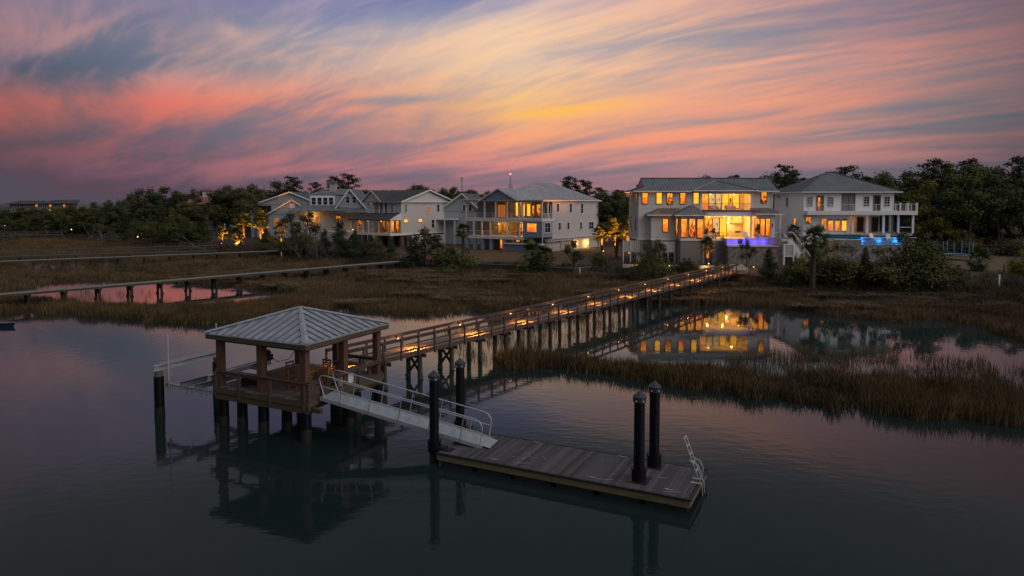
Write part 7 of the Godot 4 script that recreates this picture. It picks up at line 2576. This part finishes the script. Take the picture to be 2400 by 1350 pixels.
	for i in 8:
		for j in 3:
			hull.quad(rings[i][j], rings[i + 1][j], rings[i + 1][j + 1], rings[i][j + 1], [Vector3(-1, 0, 0), Vector3(0, -1, 0), Vector3(1, 0, 0)][j])
		hull.quad(rings[i][0] - Vector3(0, 0.06, 0), rings[i + 1][0] - Vector3(0, 0.06, 0), rings[i + 1][3] - Vector3(0, 0.06, 0), rings[i][3] - Vector3(0, 0.06, 0), Vector3.UP)
	bt.scale.y = 0.45
	part("hull", hull, M.boat_blue, bt)
	var gw := MB.new()
	for sx in [0, 3]:
		var pts2 := []
		for i in 9:
			pts2.append(rings[i][sx])
		gw.tube(pts2, 0.035, 6)
	part("gunwale", gw, M.shade_glass, bt)
	# driftwood on the bank
	var dw := MB.new()
	dw.tube([Vector3(-1.4, 0.05, 0.2), Vector3(0, 0.2, 0), Vector3(1.6, 0.5, -0.4)], 0.10, 6, 0.05)
	dw.tube([Vector3(-0.9, 0.05, 0.5), Vector3(0.4, 0.25, 0.3), Vector3(1.2, 0.3, 0.2)], 0.08, 6, 0.04)
	solo("driftwood", dw, M.bark_pale, "pale driftwood lying on the bank below the trampoline", "driftwood", Vector3(50.2, land(50.2, -80.2) + 0.9, -79.6), 0.2)
	# radio masts on the horizon
	for q in [[-50.6, -700.0, 37.2, "thin radio mast on the horizon with stub antennas, the left one"], [-1.6, -640.0, 37.0, "radio mast on the horizon with a red light on top"]]:
		var t := thing("radio_mast", q[3], "radio mast", Vector3(q[0], 0.0, q[1]))
		var red: bool = q[0] > -10.0
		var m := MB.new()
		for k in 3:
			var a := k * TAU / 3.0
			m.tube([Vector3(cos(a) * 0.9, 0, sin(a) * 0.9), Vector3(cos(a) * 0.45, q[2], sin(a) * 0.45)], 0.16, 5)
		var y := 3.0
		while y < q[2]:
			m.box(Vector3(0, y, 0), Vector3(1.3, 0.14, 1.3))
			y += 2.0
		part("lattice", m, M.roof_seam, t)
		var an := MB.new()
		var rows2 := [q[2] - 1.2] if not red else [q[2] - 9.5, q[2] - 11.5]
		for yy in rows2:
			an.box(Vector3(0, yy, 0), Vector3(4.6, 0.25, 0.25))
			for k in 5:
				an.box(Vector3(-2.2 + k * 1.1, yy + 0.1, 0.3), Vector3(0.4, 1.8, 0.3))
		part("antennas", an, M.fascia_grey, t)
		if red:
			var s := SphereMesh.new()
			s.radius = 0.9
			s.height = 1.8
			part("warning_lamp", s, M.bulb_red, t, Vector3(0, q[2] + 0.8, 0))
	# small lights deep in the left shore wood
	for q in [[-125.0, 3.2, -196.0, "bulb", "tiny warm light among the trees at the far left"], [-96.5, 2.0, -178.0, "bulb", "tiny warm light low in the thicket beside the pale dead trees"], [-150.5, 4.0, -205.0, "bulb_violet", "violet light at the left edge of the photograph among trees"], [-71.5, 5.4, -172.0, "bulb_blue", "tiny pale blue light in the dark trees left of the orange palms"]]:
		var t := thing("lantern", q[4], "lantern", Vector3(q[0], land(q[0], q[2]), q[2]))
		var m := MB.new()
		m.tube([Vector3(0, -0.3, -0.3), Vector3(0, q[1] - land(q[0], q[2]), -0.3)], 0.06, 6)
		part("post", m, M.black_metal, t)
		lamp("lamp_bulb", t, Vector3(0, q[1] - land(q[0], q[2]), 0), 0.11 if q[3] != "bulb_blue" else 0.06, M[q[3]], Color(1, 0.65, 0.3) if q[3] == "bulb" else Color(0.45, 0.4, 1.0), 2.0)
